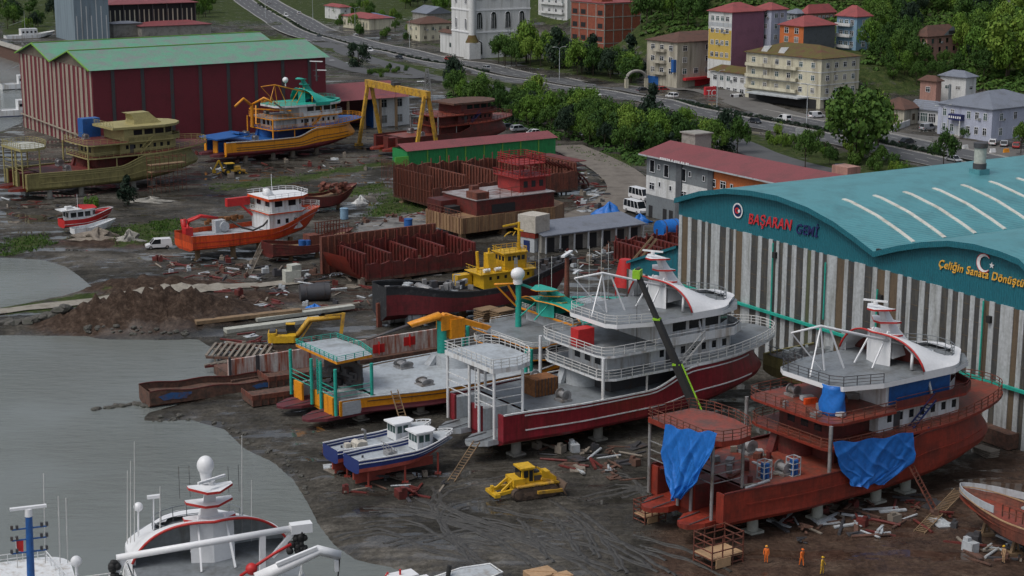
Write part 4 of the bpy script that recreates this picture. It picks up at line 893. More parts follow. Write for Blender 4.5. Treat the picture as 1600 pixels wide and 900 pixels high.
# --- small rust red boat lower right, bow to the far left
FR=Fr(P(1482,836,0),-36); pb=FR.w(-17,-2.6); FRb=Fr((pb.x,pb.y,0),-36)
SR,rr=boat('boat_hull','small rust red steel boat with pale grey bow bulwark, at the lower right edge','boat',FRb,18.,6.,1.5,lambda s:3.5+.7*sstep((s-.5)/.5),('primer_red','rusty','tan_box','rusty'),stripes=(6,),dk=.8,deck='primer_deck',xlo=.86,st=.8)
mb=MB()
for sg in (1,-1): mb.wall([(x,sg*(y-.05)) for x,y,z in rr[-1] if x>11.5],lambda p:3.95,lambda p:4.65,.08)
mb.build('bow_bulwark',['wall_grey'],SR)
mb=MB(); mb.rail([(3,-2.5,3.5),(11,-2.3,3.7)],0,1.2,.8,2,.05); mb.build('railing',['rusty'],SR); mb=MB(); mb.rail([(3,2.5,3.5),(11,2.3,3.7)],0,1.2,.8,2,.05); mb.build('railing',['rusty'],SR)
mb=MB(); mb.box(3.5,8.5,-1.5,1.3,2.7,4.9); mb.build('deckhouse',['primer_deck'],SR)
mb=MB(); mb.prism([(2.8,-2.1),(9.2,-2.1),(9.2,1.9),(2.8,1.9)],4.9,5.1); mb.build('deckhouse_roof',['wall_grey'],SR)
for x,y in ((15,0),(10,1.9),(4,1.9),(10,-1.9),(4,-1.9)):
    p=FRb.w(x,y); mb=MB(); mb.beam((0,0,0),(.5,.3,1.75),.3); mb.beam((.9,.5,0),(.5,.3,1.75),.2); mb.box(-.4,1.2,-.3,.8,-.1,.25); tag(mb.build('trestle',['wood'],loc=(p.x,p.y,0)),'timber trestle under the small rust red boat','trestle','trestles under the small boat')
# --- olive workboat beside the hangar
FO=mk((1252,603),2.0,56,0,-3.4)
SO,_=boat('workboat','olive workboat with grey deck gear, between the big ship bow and the hangar','boat',FO,15.,8.,2.0,lambda s:4.6+.6*sstep((s-.5)/.5),('olive','olive','olive_pale','dark_steel'),stripes=(5,),dk=.25,deck='dark_steel',st=.93)
mb=MB(); random.seed(9)
for i in range(18): mb.obox((random.uniform(.8,12),random.uniform(-2.8,2.8),random.uniform(4.6,5.4)),(random.uniform(.4,1.8),random.uniform(.3,1.),random.uniform(.4,1.5)),rz=random.random())
mb.rail([(.4,-3.2),(.4,3.2)],4.6,1.1,1.2,2,.05); mb.build('deck_gear',['deck_grey'],SO)
# --- open red barge blocks
def block(label,fr,L,B,z0,h,parts,t=.35,ends=True,group=None,floor='rust_brown',near=.62):
    rt=thing('hull_block',label,'hull block',(fr.o[0],fr.o[1],0),fr.rz,group)
    mb=MB(); mb.box(0,L,-B/2,B/2,z0,z0+.5); mb.build('bottom',[floor],rt)
    for y in (-B/2,B/2-t):
        hs_=h*(near if y<0 else 1.); mb=MB(); mb.wall([(i*L/24,y+t/2) for i in range(25)],z0+.5,lambda p:z0+hs_*(1+.06*math.sin(p[0]*1.7)+.05*math.sin(p[0]*4.1+y)),t,0); n=int(L/1.1)
        yo=y-.12 if y<0 else y+t
        for i in range(n+1): x=min(i*1.1,L-.15); mb.box(x,x+.12,y+t if y<0 else y-.35,y+t+.35 if y<0 else y,z0+.5,z0+hs_+(.9+.5*math.sin(i*2.7) if i%2==0 else -.05),0)
        for i in range(n//2+1): x=min(.3+i*2.2,L-.15); mb.box(x,x+.16,yo,yo+.12,z0+.3,z0+hs_-.1,0)
        mb.build('side_plating',[parts],rt)
    mb=MB()
    for i in range(int(L/1.6)):
        for j in range(3): mb.box(.6+i*1.6,.72+i*1.6,-B/2+t,B/2-t,z0+.5,z0+.95+.1*j) if j==0 else None
    random.seed(int(L*7))
    for i in range(int(L*.9)): mb.obox((random.uniform(1,L-1),random.uniform(-B/2+1,B/2-1),z0+1.),(random.uniform(.4,2.2),random.uniform(.2,.8),random.uniform(.2,.9)),rz=random.random()*3)
    mb.build('floor_frames',['rust_brown'],rt)
    xs=[0,L*.22,L*.45,L*.7,L-t] if ends else [L*.3,L*.65]
    for x in xs:
        mb=MB(); hh=h if x in(0,) else h*.92; mb.box(x,x+t,-B/2+t,B/2-t,z0+.5,z0+hh)
        for j in range(int(B/1.1)): mb.box(x-.3,x,-B/2+.6+j*1.1,-B/2+.72+j*1.1,z0+.5,z0+hh-.1)
        mb.build('bulkhead',[parts],rt)
    return rt
FBk1=mk((672,323),.9,55,0,-6.5); BK1=block('long open hull block of rusty red compartments, below the green sheet wall',FBk1,36,15,.9,6.2,'rusty')
mb=MB()
for i in range(26):
    y=-7+i*.56; mb.beam((-.2,y,1.),(-.2,y,8.6+.8*math.sin(i*.5)),.1)
    mb.beam((-.2-2.8,y,3.+0.02*i),(-.2-2.8,y,9.2),.07)
mb.beam((-.2,-7.3,4),(-.2,7,4),.1); mb.build('rib_bars',['rusty'],BK1)
mb=MB()
for k in range(9):
    a=-.9+k*.22; mb.tube([(36+3*math.cos(t*.35)*1.2,-6.6+k*1.6,1.2+t*.8) for t in range(8)],.2,5)
for k in range(6): mb.box(36,39.,-6.5,6.5,1.6+k,1.75+k)
mb.build('curved_frames',['primer_dark'],BK1)
FBk2=mk((720,363),1.6,55,0,-5.6)
BK2=thing('red_barge','red barge with tan lower sides, silver deck sheets and a skeletal red wheelhouse','barge',(FBk2.o[0],FBk2.o[1],0),FBk2.rz)
mb=MB(); mb.prism([(-.2,-6),(21,-6),(25,-3.5),(25.5,0),(25,3.5),(21,6),(-.2,6)],1.3,4.2)
for i in range(22):
    for sg in(-1,1): mb.box(i*.96,i*.96+.1,sg*6.-.12,sg*6.+.12,1.4,4.25)
for j in range(11): mb.box(-.35,-.2,-5.6+j*1.1,-5.5+j*1.1,1.4,4.25)
mb.build('lower_hull',[M('tan_hull',(.27,.165,.085),.75,dirt=(.11,.05,.03),damt=.6,scale=.8,streak=True)],BK2)
mb=MB(); mb.box(3.5,21,-5.6,5.6,4.2,7.0); mb.box(0,3.5,1.,5.6,4.2,6.4); mb.build('upper_hull',['primer_dark'],BK2)
mb=MB(); mb.box(3.3,21.2,-5.8,5.8,7.0,7.15); mb.build('upper_deck',[M('silver_sheet',(.33,.31,.31),.45,dirt=(.15,.06,.045),damt=.55,scale=.5)],BK2)
mb=MB(); mb.box(3.6,6.4,-5.4,-2.,7.15,8.4); mb.obox((8,2,7.8),(1.6,1.2,1.2)); mb.build('hatch_coaming',['rusty'],BK2)
mb=MB(); mb.box(14.5,20.5,-3.6,3.6,7.15,9.8); mb.prism([(13.8,-4.2),(21.4,-4.2),(21.4,4.2),(13.8,4.2)],9.8,9.98)
for x in (15,17.5,20):
    for y in (-3,3): mb.beam((x,y,9.9),(x,y,12.2),.2)
mb.prism([(14.4,-3.5),(20.6,-3.5),(20.6,3.5),(14.4,3.5)],12.2,12.35); mb.rail([(14.4,-3.5),(20.6,-3.5),(20.6,3.5),(14.4,3.5)],12.35,1.6,1.2,4,.06,closed=True); mb.rail([(13.8,-4.2),(21.4,-4.2),(21.4,4.2),(13.8,4.2)],9.98,1.,1.2,2,.05,closed=True); mb.build('wheelhouse_frame',[M('bright_primer',(.30,.025,.022),.6,dirt=(.17,.02,.02),damt=.5)],BK2)
mb=MB()
for x in (15.4,17.2,19.): mb.box(x,x+.9,-3.66,-3.58,8.,9.2)
mb.build('window_opening',['dark_void'],BK2)
mb=MB(); mb.box(6.8,12,-5.68,-5.62,4.4,6.); mb.box(0.6,2.9,-1.,.98,4.2,5.5); mb.build('side_opening',['dark_void'],BK2)
mb=MB(); mb.rail([(6,-5.7),(14,-5.7)],7.15,1.6,2.6,2,.04); mb.build('railing',['rusty'],BK2); mb=MB(); mb.rail([(-.1,-5.8),(-.1,5.8)],4.2,1.2,1.1,2,.04); mb.build('railing',['rusty'],BK2)
FBk3=mk((640,432),.5,57,8,-5.); BK3=block('open hull section of dark red bulkheads, behind the black tug',FBk3,21,10,.5,4.6,'primer_dark')
mb=MB(); mb.box(-3,19,5.05,5.5,.3,6.6); 
for i in range(18): mb.box(-3+i*1.25,-2.88+i*1.25,4.7,5.05,.4,6.5)
mb.build('tall_side',['rusty'],BK3)
mb=MB(); mb.loft([[(0,5,.6),(0,-5,.6)],[(-2,4.6,2.),(-2,-4.,2.4)],[(-3.2,4.2,4.4),(-2.6,-3.,4.6)]],0); mb.build('bow_plating',['primer_red'],BK3)
FBk4=mk((1000,420),.3,57,0,-3.); block('low open dark red hull block beside the grey shed',FBk4,17,9,.3,3.6,'primer_dark')
# --- beached barge with blue patches
FG=mk((232,634),-.2,60,0,-1.5)
SG,_=boat('barge','long rusty beached barge with blue paint patches, at the water edge','barge',FG,21.,4.4,-.5,lambda s:1.7-1.0*s+.12*math.sin(s*19),('rusty','rust_brown','primer_dark','primer_dark'),dk=.8,deck='rust_brown',xlo=.95,rise=0.,st=.95,f0=.7,flare=0)
mb=MB()
for x0,x1,z0,z1 in ((1.2,5.4,.3,1.25),(13.5,17.2,.1,.8)):
    mb=MB(); n_=14; mb.add([((x0+x1)/2+(x1-x0)/2*math.cos(6.283*i/n_)*(1+.2*math.sin(i*2.3)),-2.24,(z0+z1)/2+(z1-z0)/2*math.sin(6.283*i/n_)*(1+.25*math.sin(i*1.7))) for i in range(n_)],[tuple(range(n_))]); mb.build('blue_patch',[M('faded_blue',(.03,.10,.26),.7,dirt=(.13,.06,.04),damt=.5,scale=1.2)],SG)
for q,L_,az_,lab in (((395,637),11,62,'rust brown flat pontoon with broken edge, beside the amber ship stern'),((420,607),10,62,'rust brown flat pontoon behind, with raised side')):
    f=mk(q,0,az_,0,0); rt=thing('pontoon',lab,'pontoon',(f.o[0],f.o[1],0),f.rz); mb=MB(); mb.box(0,L_,0,4.,.1,.9); mb.build('deck',['rust_brown'],rt); mb=MB()
    for i in range(int(L_)): mb.box(i,i+.12,-.1,0,.1,1.);
    mb.wall([(0,4),(0,0),(L_,0)],.9,1.5,.12); mb.build('side_frame',['rusty'],rt)
# --- long white rust-streaked hull wall behind the amber ship
FW=mk((358,598),0,58,0,0)
rt=thing('hull_wall','long white hull plating wall streaked with rust, behind the amber ship','hull wall',(FW.o[0],FW.o[1],0),FW.rz)
Lw=FW.alongx(690); mb=MB(); mb.box(0,Lw,0,.4,0.1,3.0); mb.build('plating',[M('rust_white',(.55,.54,.51),.6,dirt=(.28,.07,.03),damt=.85,scale=1.0,streak=True)],rt)
mb=MB(); mb.box(0,Lw,-.9,0,0,.5); mb.box(0,Lw,.4,5.,0,1.2); mb.build('footing',['rust_brown'],rt)
mb=MB(); mb.box(Lw*.12,Lw*.12+.5,-.12,-.02,0.5,3.1); mb.box(.0,.3,-.2,0,0,3.4); mb.build('stiffener',['dark_steel'],rt)
mb=MB()
for x,z in ((Lw*.69,1.6),(Lw*.84,2.)): mb.prism([(x-.9,-.06),(x+.9,-.06),(x+.9,-.02),(x-.9,-.02)],z-.7,z+.5); mb.beam((x,-.05,z-.9),(x,-.05,z+.9),.5,.05)
mb.build('red_mark',['red_bright'],rt)
# --- foreground white ship
WH=dict(WHITE); WH.update(boot='clean_white',hull='clean_white',deck3='pale_deck',inner='wall_grey',house0='wall_grey')
p=PD(318,845,19.6); 
F13=Fr((0,0,0),-20); q=F13.w(30,0); F13=Fr((p.x-q.x,p.y-q.y,0),-20)
S13,_=seiner('big white fishing ship afloat in the foreground, round radome on its red-edged mast',F13,WH,dict(dome=1,z=p.z-13.5,platform=0))
Z13=p.z-13.5
def f13(px,py,x): v=F13.x(px,py,x); return Vector((v.x,v.y,v.z-Z13))
mb=MB(); a=f13(182,872,19); b=f13(478,822,19); mb.tube([a,b],.27,8); mb.beam(f13(410,830,19),f13(410,905,19),.42); mb.beam(f13(195,870,19),f13(168,915,19),.4); mb.beam(f13(460,830,19),f13(425,870,19),.3)
mb.obox(f13(470,824,19),(.8,1.6,.7)); mb.build('gantry',['clean_white'],S13)
mb=MB(); a=f13(400,905,10); b=f13(498,860,10); c=f13(531,868,10); mb.tube([a,b,c],[.5,.42,.36],4); mb.beam(f13(432,882,9.8),f13(495,856,9.8),.25); mb.cyl(c,f13(527,915,10),.06,n=5,m=1); mb.obox(f13(526,884,10),(.25,.25,.8),m=0); mb.build('folding_crane',['clean_white','dark_steel'],S13)
mb=MB(); random.seed(4)
for i in range(30):
    v=f13(random.gauss(468,6),random.uniform(832,862),18.8); mb.sphere(v,random.uniform(.15,.35),n=6,k=4)
mb.build('net_blocks',['black_rubber'],S13); mb=MB()
for i in range(18):
    v=f13(random.gauss(178,5),random.uniform(878,905),18.8); mb.sphere(v,random.uniform(.15,.35),n=6,k=4)
mb.build('net_blocks',['black_rubber'],S13)
mb=MB(); mb.tube([f13(375,900,16),f13(428,865,16),f13(455,850,16)],.12,5); mb.sphere(f13(393,889,16),.45); mb.build('red_derrick',['red_bright'],S13)
for px,y0,y1 in ((210,690,846),(199,735,850),(204,720,848),(378,680,842),(393,750,846),(250,760,828)):
    mb=MB(); mb.cyl(f13(px,y1,28),f13(px,y0,28),.04,.025,n=4); mb.build('antenna',['rail_white'],S13)
mb=MB(); v=f13(216,792,30); mb.sphere(v,.38,n=10,k=8); mb.cyl(v,f13(216,838,30),.08,n=5); v=f13(240,776,30); mb.cyl(v,f13(240,828,30),.06,n=5); mb.obox(v,(.3,1.,.25)); mb.build('sensor',['clean_white'],S13)
# --- second white ship with blue mast, lower left
F14=Fr(P(35,905,9.).to_3d(),-20)
S14=thing('white_ship','white ship with a blue mast and small red flag, cut by the lower left corner','ship',(F14.o[0],F14.o[1],0),F14.rz)
def f14(px,py,x): return F14.x(px,py,x)
a0=f14(-80,880,6).y; a1=f14(100,872,6).y; zt=f14(50,882,6).z
mb=MB(); mb.prism(rrect(-9,6,min(a0,a1),max(a0,a1),2.),zt-3.2,zt); mb.prism(rrect(-12,8,min(a0,a1)-1.2,max(a0,a1)+.5,2.),zt-6,zt-3.2); mb.build('deckhouse',['clean_white'],S14)
mb=MB(); mb.prism(rrect(-9.4,6.6,min(a0,a1)-.4,max(a0,a1)+.4,2.2),zt,zt+.3); mb.rail([(6,max(a0,a1)-1),(6.2,min(a0,a1)+1.5),(-2,min(a0,a1))],zt+.3,.8,1.2,2,.03); mb.build('roof',['white_paint'],S14)
mb=MB(); mb.prism([(-30,-6.5),(8,-6.5),(16,-3),(20,0),(16,3),(8,6.5),(-30,6.5)],-1.,zt-6.5); mb.build('hull',['clean_white'],S14)
b=f14(45,905,-4); t=f14(45,805,-4)
mb=MB(); mb.cyl((b.x,b.y,zt-3),(t.x,t.y,t.z),.34,.26,n=10)
for py,w in ((825,1.3),(842,1.3),(862,1.3)):
    v=f14(46,py,-4); mb.beam(v+Vector((0,-w,0)),v+Vector((0,w,0)),.1)
    for yy in (-w,-w*.7,w,w*.7): mb.obox(v+Vector((0,yy,.18)),(.2,.2,.3),m=1)
mb.build('mast',['blue_paint','dark_steel'],S14)
v=f14(44,793,-4); mb=MB(); mb.cyl((v.x,v.y,v.z-.7),(v.x,v.y,v.z-.1),.3,n=8); mb.obox(v,(.3,2.7,.2)); mb.build('radar',['clean_white'],S14)
for px,y0 in ((91,775),(103,778),(68,740)):
    mb=MB(); mb.cyl(f14(px+3,880,-3),f14(px,y0,-3),.035,n=4); mb.build('antenna',['rail_white'],S14)
v=f14(119,877,-2); mb=MB(); mb.sphere(v,.45,n=12,k=8); mb.cyl((v.x,v.y,v.z-2),(v.x,v.y,v.z-.3),.12,n=6); mb.build('radome',['clean_white'],S14)
v=f14(30,858,-3); mb=MB(); mb.cyl((v.x,v.y+.2,v.z-1.5),(v.x,v.y+.2,v.z+.9),.03,n=4,m=1); mb.loft([[(v.x,v.y+.2,v.z+.8),(v.x+.05,v.y-.1,v.z+.75),(v.x-.05,v.y-.35,v.z+.7)],[(v.x,v.y+.2,v.z-.1),(v.x+.08,v.y-.05,v.z-.2),(v.x-.06,v.y-.3,v.z-.3)]],0); mb.build('flag',['red_bright','rail_white'],S14)
v=f14(128,890,-5); mb=MB(); mb.rail([(v.x,v.y+1.2,v.z-2),(v.x,v.y-3.,v.z-2)],0,1.4,.8,4,.035); mb.build('railing',['rail_white'],S14)
# --- roofs of craft cut by the lower edge
f=Fr(P(735,897,1.6).to_3d(),60); rt=thing('boat','low grey covered boat cut by the bottom edge of the picture','boat',(f.o[0],f.o[1],0),f.rz)
mb=MB(); mb.loft([[(-3.5,-2,.2),(-3.5,-1.9,1.1),(-3.5,1.9,1.1),(-3.5,2,.2)],[(0,-2,.2),(0,-1.8,1.5),(0,1.8,1.5),(0,2,.2)],[(3,-1.2,.2),(2.6,-1.2,1.6),(2.6,1.2,1.6),(3,1.2,.2)]],0,cap=True,smooth=False); mb.build('hull',['wall_grey'],rt)
mb=MB(); mb.tube([(-3.5,1.95,1.1),(0,1.85,1.55),(2.7,1.2,1.65),(2.7,-1.2,1.65),(0,-1.85,1.55)],.09,5); mb.cyl((-1.7,1.2,1.2),(-1.5,1.2,2.3),.22,n=8,m=1); mb.build('gunwale',['white_paint','black_rubber'],rt)
f=Fr(P(630,900,1.8).to_3d(),60); rt=thing('boat','white boat cabin top with red bits at the bottom edge','boat',(f.o[0],f.o[1],0),f.rz)
mb=MB(); mb.box(-1.4,1.2,-.8,.8,0,2.); mb.build('cabin',['clean_white'],rt); mb=MB(); mb.box(-3,3,-1.3,1.3,-.2,.9); mb.build('hull',['clean_white'],rt); mb=MB(); mb.cyl((-.3,0,2.),(-.3,0,2.5),.1,n=6); mb.beam((-1.7,.6,1.5),(-1.2,.6,2.2),.15); mb.build('fitting',['red_bright'],rt)
for (px,py,w_,lab) in ((845,893,2.6,'larger tan box at the bottom edge'),(879,897,1.6,'smaller tan box at the bottom edge')):
    p=P(px,py,1.2); mb=MB(); mb.obox((0,0,.6),(w_,w_*.8,1.2),rz=.5); mb.beam((-w_*.5,.2,1.22),(w_*.5,-.1,1.22),.2,.08); tag(mb.build('crate',['tan_box'],loc=(p.x,p.y,0)),lab,'crate')
# ================================================================ SHEDS AND YARD STRUCTURES
AZB=58.5
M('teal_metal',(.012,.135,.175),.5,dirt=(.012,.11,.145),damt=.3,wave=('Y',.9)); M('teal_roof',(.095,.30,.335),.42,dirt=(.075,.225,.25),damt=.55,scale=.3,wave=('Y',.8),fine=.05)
M('panel_white',(.43,.455,.465),.6,dirt=(.26,.27,.26),damt=.6,scale=.9,streak=True,fine=.15); M('panel_dark',(.055,.055,.055),.5,dirt=(.11,.10,.08),damt=.5,scale=1.2,streak=True); M('panel_brown',(.13,.095,.06),.6,dirt=(.07,.055,.04),damt=.5,streak=True); M('panel_green',(.10,.11,.06),.6,dirt=(.06,.06,.045),damt=.5,streak=True); M('skylight',(.62,.62,.56),.5,dirt=(.45,.42,.35),damt=.4)
M('letter_red',(.55,.03,.04),.5); M('letter_navy',(.015,.02,.10),.5); M('letter_gold',(.72,.40,.06),.5); M('letter_white',(.75,.75,.75),.5)
hp=P(1600,705); HFr=Fr((hp.x,hp.y,0),AZB)
HR=thing('shipyard_hangar','huge hangar with curved teal roof, striped front and lettering, on the right edge','hangar',(hp.x,hp.y,0),HFr.rz)
yA=HFr.x(1373,500,0).y; yB=HFr.x(1061,400,0).y
def eave(y): return HFr.x(1373,420,0).z if y<yA else lerp(HFr.x(1373,420,0).z,HFr.x(1061,336,0).z,(y-yA)/(yB-yA))
def zarch(pts):
    q=[HFr.x(px,py,0) for px,py in pts]; return [(v.y,v.z) for v in q]
arch1=zarch([(1061,309),(1100,298),(1140,294),(1180,297),(1222,305),(1270,323),(1310,345),(1345,370),(1373,392)])
arch2=zarch([(1373,392),(1410,383),(1450,377),(1490,375),(1530,380),(1570,391),(1600,403)])
y0=arch2[-1][0]; arch2+=[(y0-4,arch2[-1][1]-2.2),(y0-8,arch2[-1][1]-6.)]
ez1=HFr.x(1373,420,0).z; ezL=HFr.x(1061,336,0).z; ez2=HFr.x(1600,476,0).z
def arc_w(ar,m,depth,nm,cap):
    secs=[[(x,y,z) for y,z in ar] for x in (-.9,depth*.25,depth*.5,depth*.75,depth)]
    mb=MB(); mb.loft(secs,0); 
    mb.loft([[(x,y,z+.02) for y,z in ar] for x in(-.9,)]+[[(-.9,y,z-.7) for y,z in ar]],1); mb.loft([[(-.9,y,z-.7) for y,z in ar],[(0,y,z-.7) for y,z in ar]],1)
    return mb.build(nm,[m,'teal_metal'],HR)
arc_w(arch1,'teal_roof',120,'roof',1); arc_w(arch2,'teal_roof',120,'roof',1)
for nm,ar,ea,eb in (('gable_panel',arch1,ezL,ez1),('gable_panel',arch2,ez1,ez2-1.)):
    mb=MB(); n=len(ar)
    lo=[(0,y,lerp(ea,eb,(ar[0][0]-y)/(ar[0][0]-ar[-1][0]))) for y,z in ar]; hi=[(0,y,z-.05) for y,z in ar]
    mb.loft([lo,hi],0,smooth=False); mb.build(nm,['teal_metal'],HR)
mb=MB(); random.seed(21); y=yB; yend=arch2[-1][0]
while y>yend:
    w=random.choice([.55,.7,.8,.9,1.9]); zt=ezL+(ez1-ezL)*(yB-y)/(yB-yA) if y>yA else lerp(ez1,ez2-1.,(yA-y)/(yA-yend))
    mb.box(-.14,.0,y-w,y,0,zt+.1,0); y-=w
    w=random.choice([.8,.9,1.1,1.4]); k=random.choice([1,1,1,1,1,1,2,3]); zt-=.02
    mb.box(-.04,.04,y-w,y,0,zt,k)
    for j in range(1,9):
        if k==1: mb.box(-.07,-.04,y-w,y,j*1.9,j*1.9+.06,2)
    y-=w
mb.build('front_panels',['panel_white','panel_dark','panel_brown','panel_green'],HR)
mb=MB(); mb.box(.3,118,yB-.3,yB,0,ezL+1.4); mb.build('side_wall',['panel_white'],HR)
q0=HFr.x(1200,487,-.3); q1=HFr.x(1600,612,-.3)
mb=MB(); s_=(q1.z-q0.z)/(q1.y-q0.y); mb.beam((-.5,yB,q0.z+s_*(yB-q0.y)),(-.5,yend,q0.z+s_*(yend-q0.y)),.35,m=0); 
for px,ty,by in ((1371,452,560),(1537,470,600),(1208,380,520),(1290,410,500)):
    a=HFr.x(px,ty,-.4); mb.beam((-.4,a.y,a.z),(-.4,a.y,HFr.x(px,by,-.4).z),.16)
mb.build('green_pipe',['teal_paint'],HR)
for px,py in ((1211,395),(1374,390),(1546,495),(1376,462)):
    a=HFr.x(px,py,-.3); mb=MB(); mb.obox((-.35,a.y,a.z-.3),(.4,.6,.8)); mb.build('floodlight',['black_rubber'],HR)
# skylights follow the roof curve of the first bay
def archz(ar,y):
    for (ya,za),(yb,zb_) in zip(ar,ar[1:]):
        if yb<=y<=ya: return lerp(za,zb_,(ya-y)/(ya-yb))
    return ar[-1][1]
def roofpt(px,py,ar):
    best=None
    for i in range(0,60):
        y=lerp(ar[0][0],ar[-1][0],i/59); v=HFr.y(px,py,y); d=abs(v.z-archz(ar,y))
        if v.x>0 and (best is None or d<best[0]): best=(d,v)
    return best[1]
t=roofpt(1318,312,arch1); b_=roofpt(1415,378,arch1); t2=roofpt(1550,262,arch1)
dx=(roofpt(1366,305,arch1).x-t.x) if abs(roofpt(1366,305,arch1).x-t.x)>2 else 7.
print('sky',t,b_,t2,dx)
for i in range(9):
    mb=MB(); x=t.x+i*dx; ys=[lerp(t.y,b_.y,k/10) for k in range(11)]
    mb.loft([[(x-.3,y,archz(arch1,y)+.12) for y in ys],[(x+.3,y,archz(arch1,y)+.12) for y in ys]],0); mb.loft([[(x-.3,y,archz(arch1,y)-.02) for y in ys],[(x-.3,y,archz(arch1,y)+.12) for y in ys]],0); mb.build('skylight',['skylight'],HR)
v=roofpt(1530,270,arch1); mb=MB(); mb.box(v.x-1.,v.x+1.,v.y-1,v.y+1,v.z-1.,v.z+.6,1); mb.cyl((v.x,v.y,v.z+.5),(v.x,v.y,v.z+1.4),.95,n=14,m=2); mb.cyl((v.x,v.y,v.z+1.4),(v.x,v.y,v.z+3.6),.85,n=14,m=0); mb.cyl((v.x,v.y,v.z+3.6),(v.x,v.y,v.z+4.3),1.,n=14,m=2); mb.build('roof_vent',['concrete_pale','teal_roof','dark_steel'],HR)
def sign(body,pa,pb,mat,size_px,off=-.12,shear=.15,space=1.1):
    a=HFr.x(*pa,off); b=HFr.x(*pb,off); d=b-a; ang=math.atan2(d.z,-d.y)
    o=text_mesh('lettering',body,1,.06,mat,HR,shear=shear,space=space,offset=.012)
    wdt=max(v.co.x for v in o.data.vertices) or 1; sc=math.hypot(d.y,d.z)/wdt
    hgt=size_px*sc
    # text x -> -y, text y -> z, normal -> -x
    X=Vector((0,-math.cos(ang),math.sin(ang))); Y=Vector((0,math.sin(ang)*.0,1)); Z=Vector((-1,0,0))
    mt=Matrix((( 0,0,-1,a.x),(X.y*sc,0,0,a.y),(X.z*sc,size_px*sc,0,a.z),(0,0,0,1)))
    for v in o.data.vertices: v.co=mt@v.co
    return o
sign('BAŞARAN',(1169,349),(1237,360),'letter_red',1.1); sign('GEMİ',(1243,364),(1279,371),'letter_navy',1.1)
sign('Çeliğin Sanata Dönüştü',(1466,417),(1600,449),'letter_gold',1.1,shear=.2)
def ring(px,py,r0,r1,m,off=-.14,a0=0,a1=360,dy=0.,th=.06):
    c=HFr.x(px,py,off); mb=MB(); n=28; secs=[]
    for i in range(n+1):
        t=R_(a0+(a1-a0)*i/n); secs.append([(c.x,c.y-r0*math.cos(t)+dy,c.z+r0*math.sin(t)),(c.x,c.y-r1*math.cos(t),c.z+r1*math.sin(t)),(c.x-th,c.y-r1*math.cos(t),c.z+r1*math.sin(t)),(c.x-th,c.y-r0*math.cos(t)+dy,c.z+r0*math.sin(t))])
    mb.loft(secs,0,ring=True,smooth=False); return mb.build('emblem',[m],HR)
ring(1153,329,.85,1.05,'letter_white'); ring(1153,329,.62,.85,'letter_navy',off=-.16); ring(1152,329,.2,.42,'letter_red',off=-.17); ring(1155,330,.05,.22,'letter_white',off=-.18)
# crescent and star (white) with red shade edge
c=HFr.x(1537,411,-.15); mb=MB()
def crescent(R0,r,dx_,m,off):
    A=[];B=[]
    for i in range(25):
        t=R_(40+280*i/24); A.append((off,c.y-R0*math.cos(t),c.z+R0*math.sin(t)))
    for i in range(25):
        t=R_(52+256*i/24); B.append((off,c.y-(dx_+r*math.cos(t)),c.z+r*math.sin(t)))
    mb.loft([A,B],m,smooth=False)
crescent(1.15,.8,.25,1,-.14); crescent(1.05,.82,.25,0,-.17)
st=[]; 
for i in range(10):
    r=.42 if i%2==0 else .17; t=R_(90+36*i); st.append((-.17,c.y-1.25-r*math.cos(t),c.z-.05+r*math.sin(t)))
mb.add(st,[tuple(range(10))],0); mb.build('crescent_emblem',['letter_white','letter_red'],HR)
# annex left of the hangar
a=HFr.x(985,408,0); b=HFr.x(1060,384,0); cbot=HFr.x(988,428,0); 
AN=thing('hangar_annex','lower teal annex with a sloping top, left of the huge hangar','shed',HFr.w(0,0,0),HFr.rz)
zl=a.z; mb=MB(); mb.add([(0,a.y,cbot.z-.6),(0,yB+.1,HFr.x(1060,445,0).z),(0,yB+.1,b.z),(0,a.y,zl)],[(3,2,1,0)]); mb.build('gable_panel',['teal_metal'],AN); mb=MB(); mb.add([(40,a.y,cbot.z-.6),(40,yB+.1,5),(40,yB+.1,b.z),(40,a.y,zl)],[(0,1,2,3)]); mb.build('gable_panel',['teal_metal'],AN)
mb=MB(); mb.loft([[(-.5,a.y+.4,zl),(-.5,yB+.1,b.z+.1)],[(40,a.y+.4,zl),(40,yB+.1,b.z+.1)]],0); mb.loft([[(-.5,a.y+.4,zl-.4),(-.5,yB+.1,b.z-.3)],[(-.5,a.y+.4,zl),(-.5,yB+.1,b.z+.1)]],1); mb.build('roof',['teal_roof','teal_metal'],AN)
mb=MB(); y=yB+.1
while y<a.y: mb.box(-.1,.05,y,y+.9,0,HFr.x(1060,445,0).z,0); mb.box(0,.04,y+.9,y+1.6,0,HFr.x(1060,445,0).z,1); y+=1.6
mb.build('front_panels',['panel_white','panel_dark'],AN)
# ---- generic rectangular building from its near corner
def corner_frame(px,py,az,s=None):
    p=P(px,py,0) if s is None else PD(px,py,s)
    return Fr(p,az)
WINCACHE={}; M('glass_curtain',(.16,.155,.14),.3,fine=.1)
def win_mesh(w,h,fm,gm,bars):
    k=(round(w,2),round(h,2),fm,gm,bars)
    if k in WINCACHE: return WINCACHE[k]
    mb=MB(); t=.09
    mb.box(-w/2,w/2,-.05,-.015,0,h,1)
    for x0,x1,z0,z1 in ((-w/2-t,-w/2,-t,h+t),(w/2,w/2+t,-t,h+t),(-w/2,w/2,-t,0),(-w/2,w/2,h,h+t)): mb.box(x0,x1,-.10,-.01,z0,z1,0)
    for i in range(1,bars+1): x=-w/2+w*i/(bars+1); mb.box(x-.04,x+.04,-.085,-.052,0,h,0)
    if bars: mb.box(-w/2,w/2,-.083,-.053,h*.66,h*.66+.07,0)
    o=mb.build('window',[fm,gm]); COL.objects.unlink(o); WINCACHE[k]=o; return o
